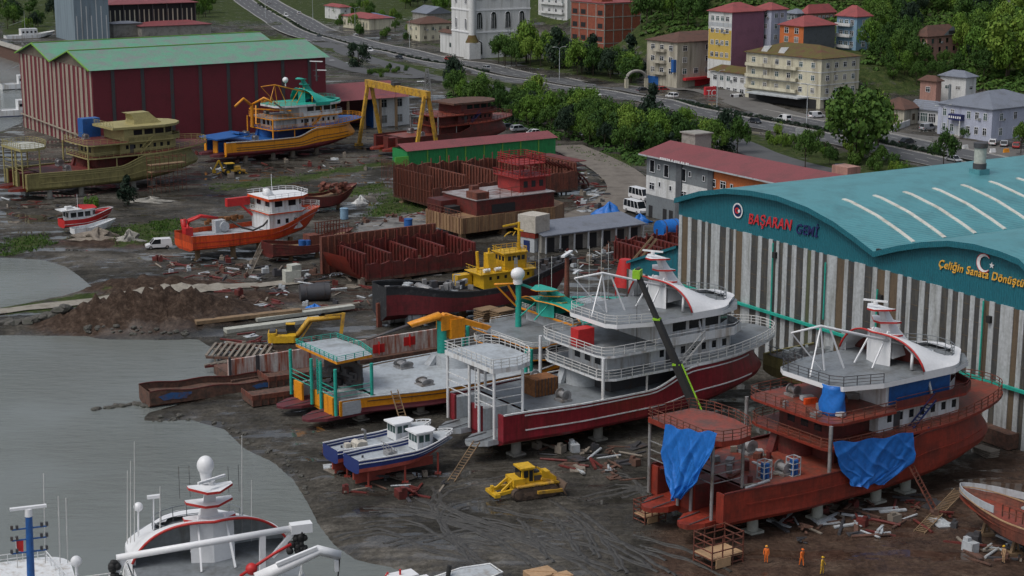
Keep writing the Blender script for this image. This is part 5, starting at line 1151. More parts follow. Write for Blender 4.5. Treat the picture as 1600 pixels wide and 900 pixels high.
def face_windows(root,side,L,z0,sh,storeys,n,w=1.3,h=1.4,fm='clean_white',gm='glass',bars=1,off=0.,skip=(),first=0,margin=.8):
    for k in range(first,storeys):
        for i in range(n):
            if (k,i) in skip: continue
            o=win_mesh(w,h,fm,random.choice(['glass','glass','glass_curtain','glass_green']) if gm=='glass' else gm,bars)
            u=margin+(L-2*margin)*(i+.5)/n; z=z0+k*sh+(sh-h)*.45
            if k>0 and w>1. and random.random()<.14:
                ac=AC.copy(); COL.objects.link(ac); ac.parent=root
                if side=='r': ac.location=(u+w*.8,-off,z-.1)
                else: ac.location=(-off,u-w*.8,z-.1); ac.rotation_euler=(0,0,-math.pi/2)
            c=o.copy(); COL.objects.link(c); c.parent=root
            if side=='r': c.location=(u,-off,z); c.rotation_euler=(0,0,0)
            else: c.location=(-off,u,z); c.rotation_euler=(0,0,-math.pi/2)
_m=MB(); _m.box(-.42,.42,-.42,-.03,0,.6,0); _m.cyl((.1,-.43,.3),(.1,-.45,.3),.22,n=10,m=1); AC=_m.build('air_conditioner',['wall_grey','dark_steel']); COL.objects.unlink(AC)
def hip(mb,w,d,z,h,ov=.6,m=0,ridge=.25,m2=None,gable=False):
    x0,x1,y0,y1=-ov,w+ov,-ov,d+ov
    if w>=d: a=(d/2+ov) if not gable else 0; r0=(x0+a,(y0+y1)/2); r1=(x1-a,(y0+y1)/2)
    else: a=(w/2+ov) if not gable else 0; r0=((x0+x1)/2,y0+a); r1=((x0+x1)/2,y1-a)
    v=[(x0,y0,z),(x1,y0,z),(x1,y1,z),(x0,y1,z),(*r0,z+h),(*r1,z+h),(x0,y0,z-.2),(x1,y0,z-.2),(x1,y1,z-.2),(x0,y1,z-.2)]
    if w>=d: fs=[(0,1,5,4),(1,2,5),(2,3,4,5),(3,0,4)]
    else: fs=[(0,1,4),(1,2,5,4),(2,3,5),(3,0,4,5)]
    mb.add(v,fs,m); mb.add(v,[(6,7,1,0),(7,8,2,1),(8,9,3,2),(9,6,0,3),(9,8,7,6)],m)
def house(name,label,cat,corner,eave,xl,xr,az,wall,roof,rh=2.2,s=None,storeys=3,sr=4,sl=3,win=(1.3,1.4),fm='clean_white',bars=1,wall2=None,flat=False,gable=False,ov=.6,z0=.0,skipr=(),skipl=(),extra=None,base=3.,first=0,band=None):
    fr=corner_frame(*corner,az,s); p=fr.o
    w=max(fr.alongx(xr,0,p.z),1.5); d=max(fr.alongy(xl,0,p.z),1.5); h=hz(p,eave)
    rt=thing(name,label,cat,p,fr.rz)
    mb=MB(); mb.box(0,w,0,d,-base,h,0)
    mb.build('wall',[wall],rt)
    if wall2:
        mb=MB(); mb.box(-.06,-.004,.0,d,-base,h-.02); mb.build('side_wall',[wall2],rt)
    sh=(h-z0)/storeys
    if sr: face_windows(rt,'r',w,z0,sh,storeys,sr,min(win[0],w/sr*.7),min(win[1],sh*.6),fm,'glass',bars,skip=skipr,first=first)
    if sl: face_windows(rt,'l',d,z0,sh,storeys,sl,min(win[0],d/sl*.7),min(win[1],sh*.6),fm,'glass',bars,off=.062 if wall2 else 0,skip=skipl,first=first)
    if band:
        mb=MB()
        for k in range(1,storeys+1): mb.box(-.12,w+.05,-.12,-.005,z0+k*sh-.3,z0+k*sh-.05); mb.box(-.12,-.07,0,d,z0+k*sh-.3,z0+k*sh-.05)
        mb.build('cornice',[band],rt)
    mb=MB()
    if flat: mb.box(-.3,w+.3,-.3,d+.3,h,h+.3)
    else: hip(mb,w,d,h+.2,rh,ov,gable=gable)
    ro=mb.build('roof',[roof],rt)
    if extra: extra(rt,w,d,h,ro)
    return rt
M('cream_wall',(.56,.53,.40),.85,dirt=(.26,.23,.17),damt=.5,scale=.35,streak=True); M('beige_wall',(.44,.41,.33),.85,dirt=(.20,.18,.14),damt=.55,scale=.35,streak=True); M('mauve_wall',(.25,.11,.165),.85,dirt=(.20,.09,.13),damt=.5,scale=.3); M('stone_white',(.60,.61,.60),.8,dirt=(.36,.36,.34),damt=.4,scale=.3,streak=True)
M('brick',(.29,.085,.05),.9,dirt=(.21,.06,.038),damt=.5,scale=.8); M('moss_roof',(.10,.085,.022),.95,dirt=(.11,.045,.03),damt=.6,scale=.4); M('brown_roof',(.11,.055,.04),.9,dirt=(.065,.04,.03),damt=.5,scale=.5); M('red_roof',(.26,.06,.06),.8,dirt=(.18,.05,.05),damt=.5,scale=.4); M('red_tin',(.22,.055,.06),.6,dirt=(.16,.05,.05),damt=.4,scale=.25,wave=('X',1.1)); M('grey_roof',(.17,.19,.23),.6,dirt=(.12,.13,.15),damt=.4,scale=.3,wave=('X',1.0)); M('orange_wall',(.50,.14,.04),.8,dirt=(.38,.11,.04),damt=.4); M('pink_wall',(.38,.21,.17),.85,dirt=(.22,.13,.10),damt=.55,scale=.4,streak=True); M('sky_wall',(.19,.31,.42),.8,dirt=(.14,.23,.32),damt=.4); M('lavender_wall',(.42,.45,.55),.8,dirt=(.29,.30,.37),damt=.4,scale=.3,streak=True); M('charcoal_wall',(.10,.11,.12),.8,dirt=(.07,.075,.08),damt=.4); M('slate_wall',(.17,.19,.20),.8,dirt=(.13,.14,.15),damt=.35,scale=.4); M('maroon_tin',(.16,.016,.028),.55,dirt=(.12,.014,.022),damt=.4,scale=.3,wave=('X',1.2)); M('tin_stripe',(.33,.28,.225),.7,dirt=(.26,.22,.17),damt=.5,scale=.5,streak=True)
M('green_tin',(.11,.33,.21),.7,dirt=(.20,.23,.22),damt=.8,scale=.35,wave=('X',1.0)); M('green_trim',(.16,.34,.05),.6); M('blue_grey_tin',(.20,.26,.30),.6,dirt=(.14,.18,.21),damt=.5,scale=.3,streak=True); M('fence_green',(.02,.24,.07),.6,dirt=(.02,.17,.05),damt=.4,wave=('X',.8)); M('yellow_wall',(.5,.35,.08),.8)
# ---- left maroon shed, double gable
wf=corner_frame(150,237,56.5); W=wf.alongx(511); D=wf.alongy(37); hE=hz(wf.o,109)
WS=thing('boatbuilding_shed','maroon shed with twin green gables and striped end wall, far left','shed',wf.o,wf.rz)
mb=MB(); mb.box(0.02,W,0,D,-.5,hE); mb.build('wall',['maroon_tin'],WS)
mb=MB(); n=17
for i in range(n): y=D*(i+.15)/n; mb.box(-.12,-.02,y,y+D/n*(.36+.1*((i*7)%3)),-.5,hE-.1)
mb.build('pale_strips',['tin_stripe'],WS)
mb=MB()
for i in range(1,9): x=W*(i-.38)/8.3; mb.box(x,x+.9,-.1,-.02,0,hE-.1)
mb.build('translucent_strip',['dark_steel'],WS)
for k,(ya,yb) in enumerate(((0,D/2),(D/2,D))):
    ym=(ya+yb)/2; g=3.4; mb=MB(); mb.add([(-.03,ya,hE),(-.03,ym,hE+g),(-.03,yb,hE)],[(0,1,2),(2,1,0)]); mb.add([(W,ya,hE),(W,ym,hE+g),(W,yb,hE)],[(0,1,2)]); mb.build('gable',['tin_stripe'],WS)
    mb=MB(); mb.loft([[(-1,ya-.8*(k==0),hE-.2*(k==0)),(-1,ym,hE+g+.15),(-1,yb+.8*(k==1),hE-.2*(k==1))],[(W+1,ya-.8*(k==0),hE-.2*(k==0)),(W+1,ym,hE+g+.15),(W+1,yb+.8*(k==1),hE-.2*(k==1))]],0,smooth=False); ro=mb.build('roof',['green_tin'],WS)
    mb=MB(); mb.beam((-1.05,ya-.8*(k==0),hE-.2),(-1.05,ym,hE+g+.1),.3); mb.beam((-1.05,yb+.5*(k==1),hE-.1),(-1.05,ym,hE+g+.1),.3); mb.beam((-1,ym,hE+g+.25),(W+1,ym,hE+g+.25),.4,.2); mb.build('verge',['green_trim'],ro)
mb=MB(); a=wf.x(36,178,-.5); b=wf.x(118,205,-.5); mb.beam((-.5,D,a.z),(-.5,0,b.z-1),.3); mb.build('cable_tray',['tin_stripe'],WS)
# red roof lean-to beside it
lf=Fr(wf.w(W+.3,2.,0),56.5)
RL=thing('open_shed','red roofed open shed on timber posts, joined to the maroon shed','shed',(lf.o[0],lf.o[1],0),lf.rz)
w2=lf.alongx(592); mb=MB(); mb.box(0,w2+6,10,22,0,8.2); mb.build('wall',['maroon_tin'],RL)
mb=MB(); mb.loft([[(-.1,-3,8.),(-.1,8.,11.4),(-.1,22,9.)],[(w2+8,-3,8.),(w2+8,8.,11.4),(w2+8,22,9.)]],0,smooth=False); mb.build('roof',['red_tin'],RL)
for i in range(5):
    mb=MB(); x=1+i*(w2+5)/4.4; mb.beam((x,-2.4,0),(x,-2.4,8),.6); mb.build('post',['wood'],RL)
house('site_office','white block with blue side and roof edge behind the yellow gantry crane','building',(584,199),150,570,640,57,'stone_white','blue_paint',storeys=2,sr=2,sl=0,win=(1.7,2.0),fm='wall_grey',wall2='blue_paint',flat=True,bars=1)
# ---- gantry crane
gA=P(579,226); gB=P(667,249); hgt=hz(gB,147); gd=(gB-gA); gl=gd.length; g_az=math.degrees(math.atan2(gd.x,gd.y)); gf=Fr((gA.x,gA.y,0),g_az)
GC=thing('gantry_crane','yellow gantry crane straddling the dark red unfinished ship','crane',(gA.x,gA.y,0),gf.rz)
for x in (0,gl):
    for s_ in (-1,1):
        mb=MB(); a=Vector((x,s_*3.3,0)); b=Vector((x,s_*.5,hgt-.5))
        mb.beam(a,b,.75,.75)
        if x==0: 
            for k in range(12): c=a.lerp(b,k/12); mb.obox(c+Vector((0,-s_*.0,0)),(1.1,.25,.2))
        mb.obox(a+Vector((0,0,.3)),(2,.9,.7),rz=math.pi/2); mb.build('leg',['yellow_dirty'],GC)
mb=MB(); mb.box(-1.5,gl+1.2,-.55,.55,hgt-.9,hgt+.7)
for k in range(14): mb.box(k*gl/14,k*gl/14+.1,-.62,.62,hgt-.95,hgt+.75)
mb.build('beam',['yellow_dirty'],GC)
mb=MB(); mb.box(gl*.45,gl*.45+1.6,-.9,.9,hgt+.7,hgt+1.4); mb.cyl((gl*.45+.8,0,hgt-4),(gl*.45+.8,0,hgt+.9),.05,n=4); mb.build('hoist',['dark_steel'],GC)
# ---- green wall shed
gw=corner_frame(637,266,57); L=gw.alongx(868); 
GS=thing('long_shed','long low shed with bright green sheet wall and faded red roof','shed',gw.o,gw.rz)
mb=MB(); mb.box(0,L,0,7,0,4.4); mb.build('wall',['fence_green'],GS)
mb=MB(); mb.loft([[(-.5,-.5,4.4),(-.5,4,5.6),(-.5,8,4.9)],[(L+.5,-.5,4.4),(L+.5,4,5.6),(L+.5,8,4.9)]],0,smooth=False); mb.build('roof',['red_tin'],GS)
mb=MB()
for i in range(1,8): mb.box(L*i/8,L*i/8+.3,-.1,-.01,0,4.35)
mb.build('seam',['green_trim'],GS)
mb=MB(); mb.obox((0,0,1.7),(3.5,.25,3.4)); p=P(628,268); tag(mb.build('sheet_panel',[M('lime_sheet',(.12,.42,.06),.6)],loc=(p.x,p.y,0),rz=gw.rz),'single light green sheet panel at the left end of the long green shed','panel')
# ---- low grey shed with dark doors
sf=corner_frame(846,396,58); L=sf.alongx(1002)
LS=thing('low_shed','low grey workshop row with dark open doors, behind the tug','shed',sf.o,sf.rz)
mb=MB(); mb.box(0,L,0,6,0,3.3); mb.build('wall',['concrete'],LS)
mb=MB(); mb.loft([[(-.4,-1,3.3),(-.4,7,4.3)],[(L+.4,-1,3.3),(L+.4,7,4.3)]],0,smooth=False); mb.loft([[(-.4,-1,3.1),(L+.4,-1,3.1)],[(-.4,-1,3.3),(L+.4,-1,3.3)]],0); mb.build('roof',['grey_roof'],LS)
for i in range(7):
    mb=MB(); x=L*(i+.3)/7.2; mb.box(x,x+1.8,-.06,-.005,0,2.6); mb.build('door',['dark_void'],LS)
for i in range(8):
    mb=MB(); x=L*i/7.2+.3; mb.box(x,x+.25,-.9,-.65,0,3.2); mb.build('post',['wall_grey'],LS)
p=P(838,392); bf=Fr((p.x,p.y,0),40); CB=thing('cabin','beige cabin box standing on a red and white base block, above the tug','cabin',p,bf.rz)
mb=MB(); mb.box(-2,2,-1.4,2.6,3.6,6.6); mb.build('body',['beige_box'],CB); mb=MB(); mb.box(-1.9,1.9,-1.2,2.4,2.6,3.6); mb.build('red_band',['primer_red'],CB)
mb=MB(); mb.box(-1.8,1.8,-1.,2.2,0,2.6); mb.build('base',['wall_grey'],CB); mb=MB(); mb.box(-.9,.1,-1.06,-1.01,.1,2.1); mb.box(-1.86,-1.81,0,1.4,.1,2.1); mb.build('door',['navy'],CB)
# ---- slate and orange office building
of=Fr(P(1009,337),AZB); Lg=30
def alongA(px): return -of.alongy(px,0,0)
Lg=alongA(1113); Lo=Lg+30
OB=thing('office_building','three storey slate and white office with an orange wing, red tin roof','office building',of.o,of.rz)
hO=hz(of.o,240)
mb=MB(); mb.box(0,13,-Lg,0,0,hO); mb.build('wall',['slate_wall'],OB); mb=MB(); mb.box(.02,13,-Lo,-Lg,0,hO-.4); mb.build('orange_wing',['orange_wall'],OB)
mb=MB(); mb.box(-.05,-.005,-Lg,-.0,hO*.36,hO*.66); mb.build('white_band',['stone_white'],OB)
mb=MB(); mb.box(-.35,.0,-Lg*.55,-Lg*.47,0,hO-.3); mb.box(-.3,0,-Lg,-Lg*.93,0,hO-.3); mb.build('pilaster',['charcoal_wall'],OB)
ow=win_mesh(1.4,2.3,'clean_white','glass',0); os_=win_mesh(.6,.9,'clean_white','glass',0); ob=win_mesh(1.5,1.3,'clean_white','glass',1)
for o_,lst in ((ow,((-2,.73),(-6.6,.70),(-12,.70))),(os_,((-4.2,.79),(-14,.79),(-18.2,.77),(-4.5,.52),(-8,.50),(-26.5,.74),(-30.5,.74),(-33,.74))),(ob,((-2,.45),(-12.2,.43),(-16.5,.4),(-20.5,.37),(-21.,.72),(-24.,.72)))):
    for y,k in lst:
        c=o_.copy(); COL.objects.link(c); c.parent=OB; c.location=(-.06,y,hO*k); c.rotation_euler=(0,0,-math.pi/2)
for y in (-1.6,-6.2,-8.2,-12.8,-15):
    mb=MB(); mb.box(-.06,-.01,y-.6,y+.6,0,2.3); mb.build('door',['dark_void'],OB)
mb=MB(); mb.loft([[(-1.2,1.2,hO),(6.5,1.2,hO+2.),(14.,1.2,hO)],[(-1.2,-Lo,hO),(6.5,-Lo,hO+2.),(14.,-Lo,hO)]],0,smooth=False); mb.add([(-1.2,1.2,hO-.25),(14,1.2,hO-.25),(14,1.2,hO),(6.5,1.2,hO+2),(-1.2,1.2,hO)],[(0,1,2,3,4)],1); mb.loft([[(-1.2,1.2,hO-.3),(-1.2,-Lo,hO-.3)],[(-1.2,1.2,hO),(-1.2,-Lo,hO)]],1); mb.loft([[(0,1.2,hO-.3),(0,-Lo,hO-.3)],[(-1.2,1.2,hO-.3),(-1.2,-Lo,hO-.3)]],1); mb.build('roof',['red_tin','wall_grey'],OB)
mb=MB(); mb.box(8,12,-4.8,-.5,hO,hO+3.6); mb.box(7.7,12.3,-5.1,-.2,hO+3.6,hO+3.85); mb.build('stair_tower',['concrete'],OB)
mb=MB(); mb.box(8,11,-Lo+3,-Lo+7,hO,hO+3.); mb.build('stair_tower',['pink_wall'],OB)
mb=MB()
random.seed(2)
y=-6.
while y>-15: mb.box(-1.27,-1.21,y-.35,y,hO-.25-.02*(-y-6)*0,hO+.2); y-=random.choice([.55,.6,.9])
mb.build('roof_lettering',['letter_white'],OB)
# ================================================================ TOWN BUILDINGS
def add_sign(rt,side,u,z,w,h,m,out=.25,name='sign',letters=None):
    mb=MB()
    if side=='r':
        mb.box(u,u+w,-out,-.02,z,z+h)
        if letters:
            for i in range(letters): mb.box(u+w*(i+.2)/letters,u+w*(i+.75)/letters,-out-.03,-out,z+h*.3,z+h*.7,1)
    else:
        mb.box(-out,-.02,u,u+w,z,z+h)
        if letters:
            for i in range(letters): mb.box(-out-.03,-out,u+w*(i+.2)/letters,u+w*(i+.75)/letters,z+h*.3,z+h*.7,1)
    return mb.build(name,[m,'letter_white'],rt)
def bal(rt,side,u0,u1,z,m='stone_white',out=1.1):
    mb=MB()
    if side=='l': mb.box(-out,-.02,u0,u1,z-.12,z); mb.wall([(-.02,u1),(-out,u1),(-out,u0),(-.02,u0)],z,z+.9,.1)
    else: mb.box(u0,u1,-out,-.02,z-.12,z); mb.wall([(u0,-.02),(u0,-out),(u1,-out),(u1,-.02)],z,z+.9,.1)
    mb.build('balcony',[m],rt)
def exA(rt,w,d,h,ro):
    sh=h/4.4
    for k in (1,2,3): bal(rt,'l',d*.30,d*.98,k*sh+.9,'cream_wall')
    for y in (d*.55,d*.78):
        mb=MB(); mb.add([(.6,y-1.2,h+.6),(.6,y+1.2,h+.6),(.6,y,h+2.3),(4.,y,h+2.2)],[(0,2,1),(0,3,2),(1,2,3)]); mb.build('dormer',['stone_white'],ro)
    mb=MB(); mb.box(-4.5,-.05,d*.15,d*.85,3.,3.4); mb.box(-.06,w*.75,-.9,-.01,3.0,3.25); mb.build('canopy',['wall_grey'],rt)
    mb=MB(); mb.box(-.05,-.005,d*.05,d*.95,.2,2.9); mb.box(w*.1,w*.3,-.05,-.005,.2,2.8); mb.box(w*.42,w*.6,-.05,-.005,.2,2.8); mb.box(w*.7,w*.85,-.05,-.005,.2,2.8); mb.build('shopfront',['dark_void'],rt)
house('apartment_block','four storey cream block with mossy hip roof and two small dormers','apartment block',(1281,172),93,1164,1340,52,'cream_wall','moss_roof',3.0,storeys=4,sr=4,sl=6,extra=exA,first=1,band='stone_white')
def exB(rt,w,d,h,ro):
    add_sign(rt,'l',.3,h*.36,1.2,4.,'blue_paint',1.2,letters=0); add_sign(rt,'l',d*.6,.3,d*.35,2.9,'blue_paint',.1); add_sign(rt,'r',w*.1,2.6,w*.4,.8,'letter_red',1.5,'awning'); add_sign(rt,'r',w*.3,.4,w*.3,2,'letter_red',.15)
    for k in (1,2,3): bal(rt,'l',d*.35,d*.7,k*h/4+.4,'beige_wall')
house('apartment_block','beige four storey block with brown roof, blue upright sign and red shop awning','apartment block',(1057,139),67,1010,1150,54,'beige_wall','brown_roof',2.6,storeys=4,sr=5,sl=3,extra=exB,first=1,skipr=((3,1),(2,1),(1,3)),win=(1.7,1.6))
house('shop','low white shop with mossy roof between the cream and beige blocks','shop',(1167,153),117,1109,1185,54,'stone_white','moss_roof',1.8,storeys=2,sr=0,sl=5,win=(1.6,1.5),first=0)
def exBr(rt,w,d,h,ro):
    mb=MB(); n=4
    for k in range(n+1): mb.box(-.12,w+.06,-.12,-.01,k*h/n-.35,k*h/n); mb.box(-.12,-.01,0,d,k*h/n-.35,k*h/n)
    for i in range(5): mb.box(w*i/4-.2,w*i/4+.2,-.1,-.01,0,h); mb.box(-.1,-.01,d*i/4-.2,d*i/4+.2,0,h)
    mb.build('concrete_frame',['concrete'],rt)
    for k in range(4):
        for i in (0,2,3):
            mb=MB(); mb.box(-.09,-.005,d*(i+.25)/4,d*(i+.8)/4,k*h/4+.5,k*h/4+2.3); mb.build('opening',['dark_void'],rt)
    mb=MB(); mb.box(w*.2,w*.5,d*.3,d*.6,h+.3,h+3.); mb.build('stair_head',['brick'],rt)
house('brick_building','unfinished brick building with bare concrete frame behind the trees','building',(944,88),6,892,1000,54,'brick','red_roof',storeys=4,sr=0,sl=0,flat=True,extra=exBr)
house('apartment_block','white apartment block with balconies, left of the brick building','apartment block',(886,52),-18,841,912,54,'stone_white','red_roof',storeys=5,sr=2,sl=4,flat=True,extra=lambda rt,w,d,h,ro:[bal(rt,'l',d*.1,d*.9,k*h/5+.3) for k in range(1,5)])
# mosque and minaret
def exM(rt,w,d,h,ro):
    mb=MB()
    for z in (h*.3,h*.56,h*.82): mb.box(-.25,w+.25,-.25,-.01,z,z+.5); mb.box(-.25,-.01,0,d,z,z+.5)
    mb.build('cornice',['clean_white'],rt)
    def archwin(u,z,ww,hh,side):
        pts=[(-ww/2,0),(ww/2,0),(ww/2,hh-ww/2)]+[(ww/2*math.cos(R_(a)),hh-ww/2+ww/2*math.sin(R_(a))) for a in range(20,180,20)]+[(-ww/2,hh-ww/2)]
        mb=MB()
        if side=='r': mb.add([(u+x,-.08,z+y) for x,y in pts],[tuple(range(len(pts)))],0)
        else: mb.add([(-.08,u-x,z+y) for x,y in pts],[tuple(range(len(pts)))],0)
        ring=[(u+x,-.1,z+y) if side=='r' else (-.1,u-x,z+y) for x,y in pts]; mb.tube(ring,.14,4,1,closed=True)
        for i in (1,2):
            x=-ww/2+ww*i/3; mb.beam((u+x,-.1,z) if side=='r' else (-.1,u-x,z),(u+x,-.1,z+hh*.85) if side=='r' else (-.1,u-x,z+hh*.85),.09,m=1)
        mb.build('window',['glass','clean_white'],rt)
    for i in range(4):
        archwin(w*(i+.6)/4.2,1.6,2.2,5.,'r'); archwin(w*(i+.6)/4.2,h*.66+.8,2.2,h*.13,'r'); archwin(w*(i+.6)/4.2,h*.32+.8,2.3,h*.2,'r')
    for i in range(2): archwin(d*(i+.5)/2,h*.34,1.6,4.,'l'); archwin(d*(i+.5)/2,h*.64,1.6,3.,'l')
    mb=MB(); 
    for k in range(7):
        pass
    c=(w/2,max(d,8)/2+1); secs=[]
    for i in range(9):
        a=math.pi/2*i/8; secs.append([(c[0]+6.5*math.cos(a)*math.cos(t*math.pi/12),c[1]+6.5*math.cos(a)*math.sin(t*math.pi/12),h+.3+6*math.sin(a)) for t in range(24)])
    mb.loft(secs,0,ring=True); mb.build('dome',['wall_grey'],rt)
house('mosque','white stone mosque with arched windows and cornices, at the top of the picture','mosque',(736,92),-42,706,828,62,'stone_white','stone_white',storeys=3,sr=0,sl=0,flat=True,extra=exM)
p=P(738,92); mf=Fr(p,62)
MN=thing('minaret','slim white minaret on a square base before the mosque','minaret',p,mf.rz)
mb=MB(); mb.box(-2.4,2.4,-2.4,2.4,-.5,6.2); mb.build('base',['stone_white'],MN)
mb=MB(); mb.loft([[(2.2*math.cos(t*math.pi/6)*1.2,2.2*math.sin(t*math.pi/6)*1.2,6.2) for t in range(12)],[(1.35*math.cos(t*math.pi/6),1.35*math.sin(t*math.pi/6),9.) for t in range(12)]],0,ring=True); mb.build('transition',['moss_roof'],MN)
mb=MB(); mb.cyl((0,0,8.9),(0,0,34),1.35,1.2,n=16); mb.cyl((0,0,29),(0,0,30),1.4,2.2,n=16); mb.cyl((0,0,30),(0,0,31),2.2,2.2,n=16); mb.build('shaft',['stone_white'],MN)
mb=MB(); mb.cyl((0,0,34),(0,0,41),1.4,.05,n=16); mb.build('cone',['grey_roof'],MN)
house('gatehouse','small white gatehouse with curved parapet, left of the minaret base','gatehouse',(720,88),55,688,727,62,'stone_white','brown_roof',1.2,storeys=1,sr=1,sl=1,win=(1.2,1.5),fm='dark_steel')
def exH(rt,w,d,h,ro):
    mb=MB(); mb.add([(w*.58,-.65,h+.26),(w+.62,-.65,h+.26),(w*.75,d*.5,h+rh_*.98+.26),(w*.62,d*.5,h+rh_*.98+.26)],[(0,1,2,3)]); mb.build('blue_sheet',[M('blue_tin',(.09,.16,.30),.6,dirt=(.2,.1,.08),damt=.4)],ro)
rh_=1.6
house('old_house','long cream house with red and blue patched roof by the highway','house',(577,49),30,536,616,60,'cream_wall','red_roof',rh_,storeys=1,sr=0,sl=8,win=(.9,2.4),fm='cream_wall',bars=0,extra=exH)
house('old_house','small white house with low chimney at the left of the long cream house','house',(532,33),12,508,548,60,'stone_white','red_roof',1.2,storeys=2,sr=1,sl=2,win=(.9,1.1))
house('old_house','cream two storey house with dark brown roof, left of the mosque','house',(656,65),38,637,708,62,'cream_wall','brown_roof',2.6,storeys=2,sr=4,sl=2,win=(1.2,1.4),fm='cream_wall')
house('old_house','grey tin roofed house behind the cream two storey house','house',(668,44),22,645,706,62,'concrete','grey_roof',3.,storeys=1,sr=0,sl=1,gable=True)
# hillside houses
house('house','yellow and white house with red roof, joined to the tall mauve wall','house',(1142,96),20,1106,1192,54,'mauve_wall','red_roof',2.6,s=4.95,storeys=4,sr=0,sl=4,wall2='stone_white',base=6,extra=lambda rt,w,d,h,ro:[add_sign(rt,'l',.1,.2,d*.98,h*.62,'yellow_wall',.09,'yellow_panel'),add_sign(rt,'l',.1,h*.70,d*.98,1.2,'wall_grey',.1,'balcony_band')])
house('house','grey and purple house above the cream block roof','house',(1204,66),16,1176,1228,54,'lavender_wall','red_roof',2.,s=4.9,storeys=3,sr=2,sl=2,base=8)
house('house','low dark grey house behind the orange house','house',(1245,44),22,1226,1262,54,'slate_wall','grey_roof',1.4,s=4.7,storeys=2,sr=1,sl=2,base=8)
house('house','orange house with red hip roof and blank charcoal side','house',(1255,70),42,1218,1304,54,'charcoal_wall','red_roof',2.8,s=5.05,storeys=2,sr=0,sl=2,wall2='orange_wall',win=(1.6,1.8),base=8)
house('house','peach house with pale pink roof and a row of windows, behind the orange house','house',(1262,34),22,1252,1304,54,'pink_wall','red_roof',2.8,s=4.7,storeys=1,sr=6,sl=1,win=(.9,1.1),base=9)
house('house','pale blue three storey house with red pyramid roof and balconies','house',(1337,78),27,1306,1359,54,'sky_wall','red_roof',3.2,s=5.0,storeys=3,sr=1,sl=3,win=(1.4,1.5),base=8,extra=lambda rt,w,d,h,ro:[bal(rt,'l',d*.2,d*.95,k*h/3+.5,'stone_white',1.4) for k in (0,1,2)])
def exD(rt,w,d,h,ro):
    mb=MB(); mb.add([(w*.45,-.7,h+.3),(w*1.0,-.7,h+.3),(w*.72,-.7,h+3.)],[(0,1,2)]); mb.add([(w*.6,-.74,h+.5),(w*.84,-.74,h+.5),(w*.84,-.74,h+1.6),(w*.6,-.74,h+1.6)],[(0,1,2,3)],1); mb.build('attic_gable',['slate_wall','dark_void'],ro)
house('house','derelict pink plastered house with brown roof on the wooded slope','house',(1447,98),58,1428,1497,54,'pink_wall','brown_roof',3.2,s=5.0,storeys=3,sr=4,sl=2,win=(1.1,1.5),fm='pink_wall',bars=0,base=8,extra=exD)
house('house','small mauve house with brown roof, right of the cream block','house',(1365,137),117,1342,1371,54,'mauve_wall','brown_roof',1.6,storeys=1,sr=0,sl=2)
house('house','low old house with wide brown tile roof before the parked coach','house',(1412,196),172,1366,1441,46,'beige_wall','brown_roof',2.6,storeys=1,sr=1,sl=2,win=(1.,1.6),fm='wood')
house('house','low white hall with grid windows and grey roof, left of the lavender building','house',(1466,196),174,1421,1472,46,'stone_white','grey_roof',2.4,storeys=1,sr=0,sl=3,win=(2.6,2.3),bars=3)
def exL(rt,w,d,h,ro):
    add_sign(rt,'l',d*.5,h*.55,d*.24,1.5,'letter_navy',1.4,'sign_board',letters=6)
    mb=MB(); mb.box(-1.6,-.02,d*.5,d*.76,0,.5); mb.build('steps',['concrete'],rt); mb=MB()
    for y in (d*.52,d*.74): mb.cyl((-1.4,y,.4),(-1.4,y,h*.55),.18,n=8)
    mb.build('porch_post',['stone_white'],rt)
    mb=MB(); mb.box(-.06,-.01,d*.58,d*.68,.4,2.8); mb.build('door',['wall_grey'],rt)
    mb=MB(); mb.cyl((2.,d*.9,h+.5),(2.,d*.9,h+5),.35,n=8); mb.build('chimney',['slate_wall'],ro)
house('public_building','lavender two storey public building with grey hip roof and navy sign board','public building',(1548,221),172,1464,1640,54,'lavender_wall','grey_roof',3.4,storeys=2,sr=4,sl=6,win=(1.1,1.8),extra=exL,skipl=((0,3),(1,3)),z0=.4)
house('house','white house with dark roof and ivy patch, up behind the lavender building','house',(1508,152),122,1468,1524,50,'stone_white','grey_roof',1.6,s=5.5,storeys=1,sr=1,sl=2,win=(1.5,.9),base=6)
house('house','small house with rusty red roof beside the white house','house',(1462,152),128,1437,1470,50,'pink_wall','brown_roof',1.4,s=5.5,storeys=1,sr=0,sl=1,base=6)
# top-left sheds
def exT(rt,w,d,h,ro):
    mb=MB()
    for i in range(7): mb.box(w*(i+.4)/7,w*(i+.4)/7+.35,-.08,-.01,.5,h*(.55+.4*((i*5)%3)/2))
    mb.build('pale_strip',['stone_white'],rt)
tf=house('tin_shed','tall blue grey tin shed with white strips, at the top left','shed',(118,66),-8,88,172,60,'blue_grey_tin','red_tin',2.,storeys=1,sr=0,sl=0,extra=exT,gable=True)
def exO(rt,w,d,h,ro):
    for i in range(7):
        mb=MB(); x=w*i/6; mb.beam((x,-.4,-.3),(x,-.4,h),.5); mb.build('post',['dark_steel'],rt)
    mb=MB()
    for k in range(18): mb.box(w*k/18+.3,w*k/18+.8,-.12,-.02,h*.35,h*.82)
    mb.build('timber_rack',['cream_wall'],rt)
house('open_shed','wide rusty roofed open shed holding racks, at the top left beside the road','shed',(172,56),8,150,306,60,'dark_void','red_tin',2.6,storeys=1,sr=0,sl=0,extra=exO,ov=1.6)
house('tin_roof_store','low store with dull red tin roof behind the green gables','store',(222,58),42,205,330,60,'concrete','red_tin',1.6,storeys=1,sr=0,sl=0)
house('tin_roof_store','grey flat store beside the tall tin shed','store',(178,58),38,168,222,60,'concrete','grey_roof',.8,storeys=1,sr=0,sl=0)
